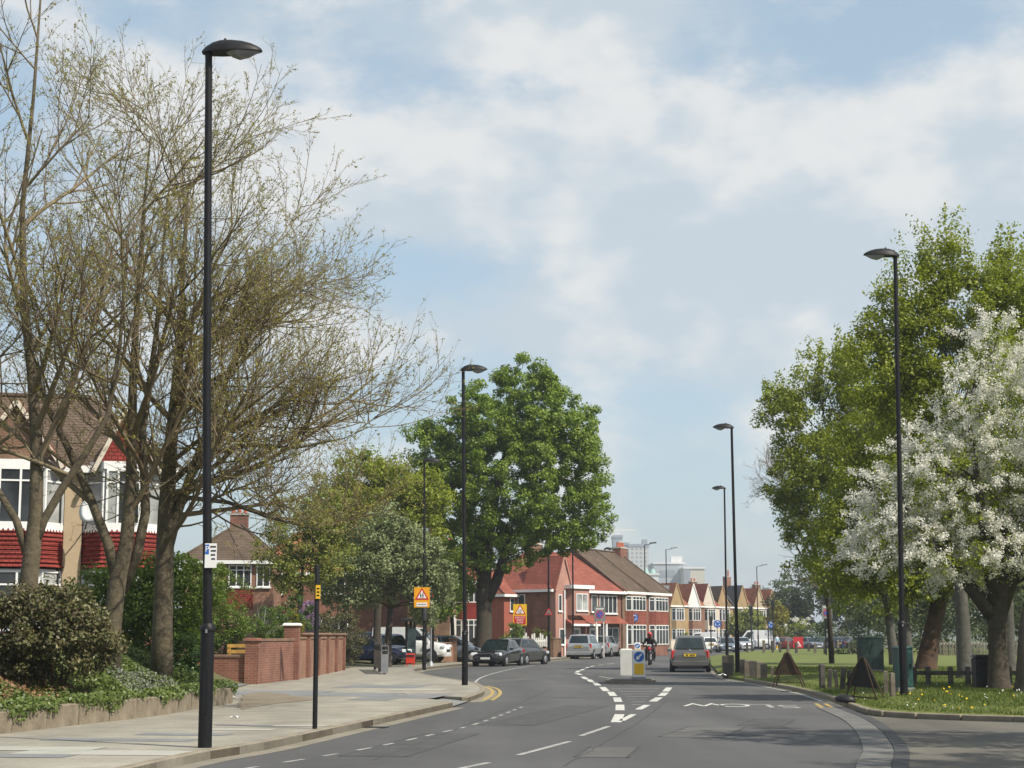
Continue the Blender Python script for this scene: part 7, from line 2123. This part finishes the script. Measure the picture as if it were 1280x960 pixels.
mb = MB(); mb.tube([(0, 0, -.2), (0, 0, .95)], [.1, .08], 8); mb.build('stem', 'bark', s)
b0 = PY(384, 790, 72); zg_ = gz(b0.x, 72); shrub('lilac_bush', 'purple flowering lilac behind the white capped pier', (b0.x, 72, zg_ + .5), [(0, 0, 1.6, .5, .5, .8)], 'leaf_lilac', 40, 60, .2, .07, 28)
b0 = PY(368, 790, 70); zg_ = gz(b0.x, 70); shrub('garden_bush', 'dark evergreen bush behind the lilac', (b0.x, 70, zg_ + .2), [(0, 0, 1.7, .9, .8, 1.1), (-.9, 0, 1.5, .8, .7, .9)], 'leaf_gloss', 80, 80, .25, .09, 29)
b0 = PY(422, 790, 80.5); zg_ = gz(b0.x, 80.5)
shrub('clipped_hedge', 'brown green clipped hedge over the farther brick wall', (b0.x, 80.5, zg_), [(-.3, 0, 1.6, 1.1, 1.5, 1.2), (.3, 1, 1.5, .9, 1.5, 1.2), (-.5, -3.0, 1.4, .8, 1.4, 1.2)], 'leaf_hedge', 190, 110, .22, .08, 30, 'hedge', inner=.7)
b0 = PY(302, 800, 50.5); zg_ = gz(b0.x, 50.5)
shrub('garden_bush', 'low dark bush above the end of the drive', (-9.6, 57.0, gz(-9.6, 57)), [(0, 0, .9, .8, .6, .7), (-1, 0, .8, .7, .6, .7)], 'leaf_gloss', 60, 80, .2, .07, 33)
# yellow timber planter behind the low wall
b0 = PY(303, 812, 55.6)
s = thing('timber_planter', 'small yellow timber slatted frame behind the low wall', 'planter', (b0.x, 55.6, gz(b0.x, 55.6) + .3), R(6))
for x in (-.42, .42):
    for y in (-.25, .25):
        mb = MB(); mb.box(x - .04, x + .04, y - .04, y + .04, -.3, .75); mb.build('leg', 'timber_yellow', s)
for z in (.12, .32, .52, .7):
    mb = MB(); mb.box(-.46, .46, -.31, -.29, z, z + .11); mb.build('slat', 'timber_yellow', s)
for x in (-.43, .41):
    mb = MB(); mb.box(x, x + .02, -.29, .29, .3, .6); mb.build('side_board', 'timber_yellow', s)

# ---- grass and flowers on the verge
rs = np.random.RandomState(95)
core = np.array([(p.x, p.y) for p in CORE])
def scatter(n, ymin, ymax, power=1.0):
    pts = []
    while len(pts) < n:
        m_ = n
        y = ymin + (ymax - ymin) * rs.uniform(0, 1, m_) ** power
        x = y * rs.uniform(.05, .33, m_) + rs.uniform(-.5, .5, m_)
        for a, b_ in zip(x, y):
            dd = core - (a, b_); i = int(np.argmin((dd ** 2).sum(1)))
            d = math.hypot(*dd[i])
            j0, j1 = core[max(0, i - 1)], core[min(len(core) - 1, i + 1)]
            side = (j1[0] - j0[0]) * (b_ - j0[1]) - (j1[1] - j0[1]) * (a - j0[0])
            if side < 0 and d > .12:
                t = min(1, d / 2.2); pts.append((a, b_, .125 + .175 * t * t * (3 - 2 * t)))
                if len(pts) >= n: break
    return np.array(pts)
pg = scatter(66000, 31.5, 75, 1.7)
n = len(pg); ang = rs.uniform(0, 6.28, n); h = rs.uniform(.03, .085, n); w = .011
v = np.empty((n, 3, 3), np.float32); dx = np.stack([np.cos(ang) * w, np.sin(ang) * w, np.zeros(n)], 1)
v[:, 0] = pg - dx; v[:, 1] = pg + dx; v[:, 2] = pg + np.stack([rs.normal(size=n) * .025, rs.normal(size=n) * .025, h], 1)
tag(np_mesh('grass_blades', v.reshape(-1, 3), np.arange(n * 3).reshape(-1, 3), 'grass_blade'), 'short park grass growing on the right verge', 'grass', kind='stuff')
for nm, lab, cnt, m, sz, ymax in (('dandelions', 'yellow dandelions scattered in the verge grass', 38, 'flower_yellow', .04, 50), ('daisies', 'white daisies scattered in the verge grass', 50, 'flower_white', .024, 46)):
    pf = scatter(cnt, 32.5, ymax, 1.5); pf[:, 2] += rs.uniform(.05, .1, len(pf))
    v, f = leaf_quads(np.repeat(pf, 3, 0) + rs.normal(size=(len(pf) * 3, 3)) * .008, unit(rs.normal(size=(len(pf) * 3, 3)) * .4 + np.array([0, -.4, .8])), sz, rs, 1.0)
    tag(np_mesh(nm, v, f, m), lab, 'flowers', kind='stuff')

# ------------------------------------------------------------------ the air
mb = MB(); mb.box(-2420, 2620, -320, 3620, -3, 105)
hz = mb.build('haze', []); hz['kind'] = 'stuff'
hm = bpy.data.materials.new('haze_air'); hm.use_nodes = True
t = hm.node_tree; t.nodes.clear()
o_ = t.nodes.new('ShaderNodeOutputMaterial'); pv = t.nodes.new('ShaderNodeVolumePrincipled')
pv.inputs['Color'].default_value = (.82, .9, 1.0, 1); pv.inputs['Density'].default_value = .00035; pv.inputs['Anisotropy'].default_value = .2
t.links.new(pv.outputs[0], o_.inputs['Volume'])
hz.data.materials.append(hm)
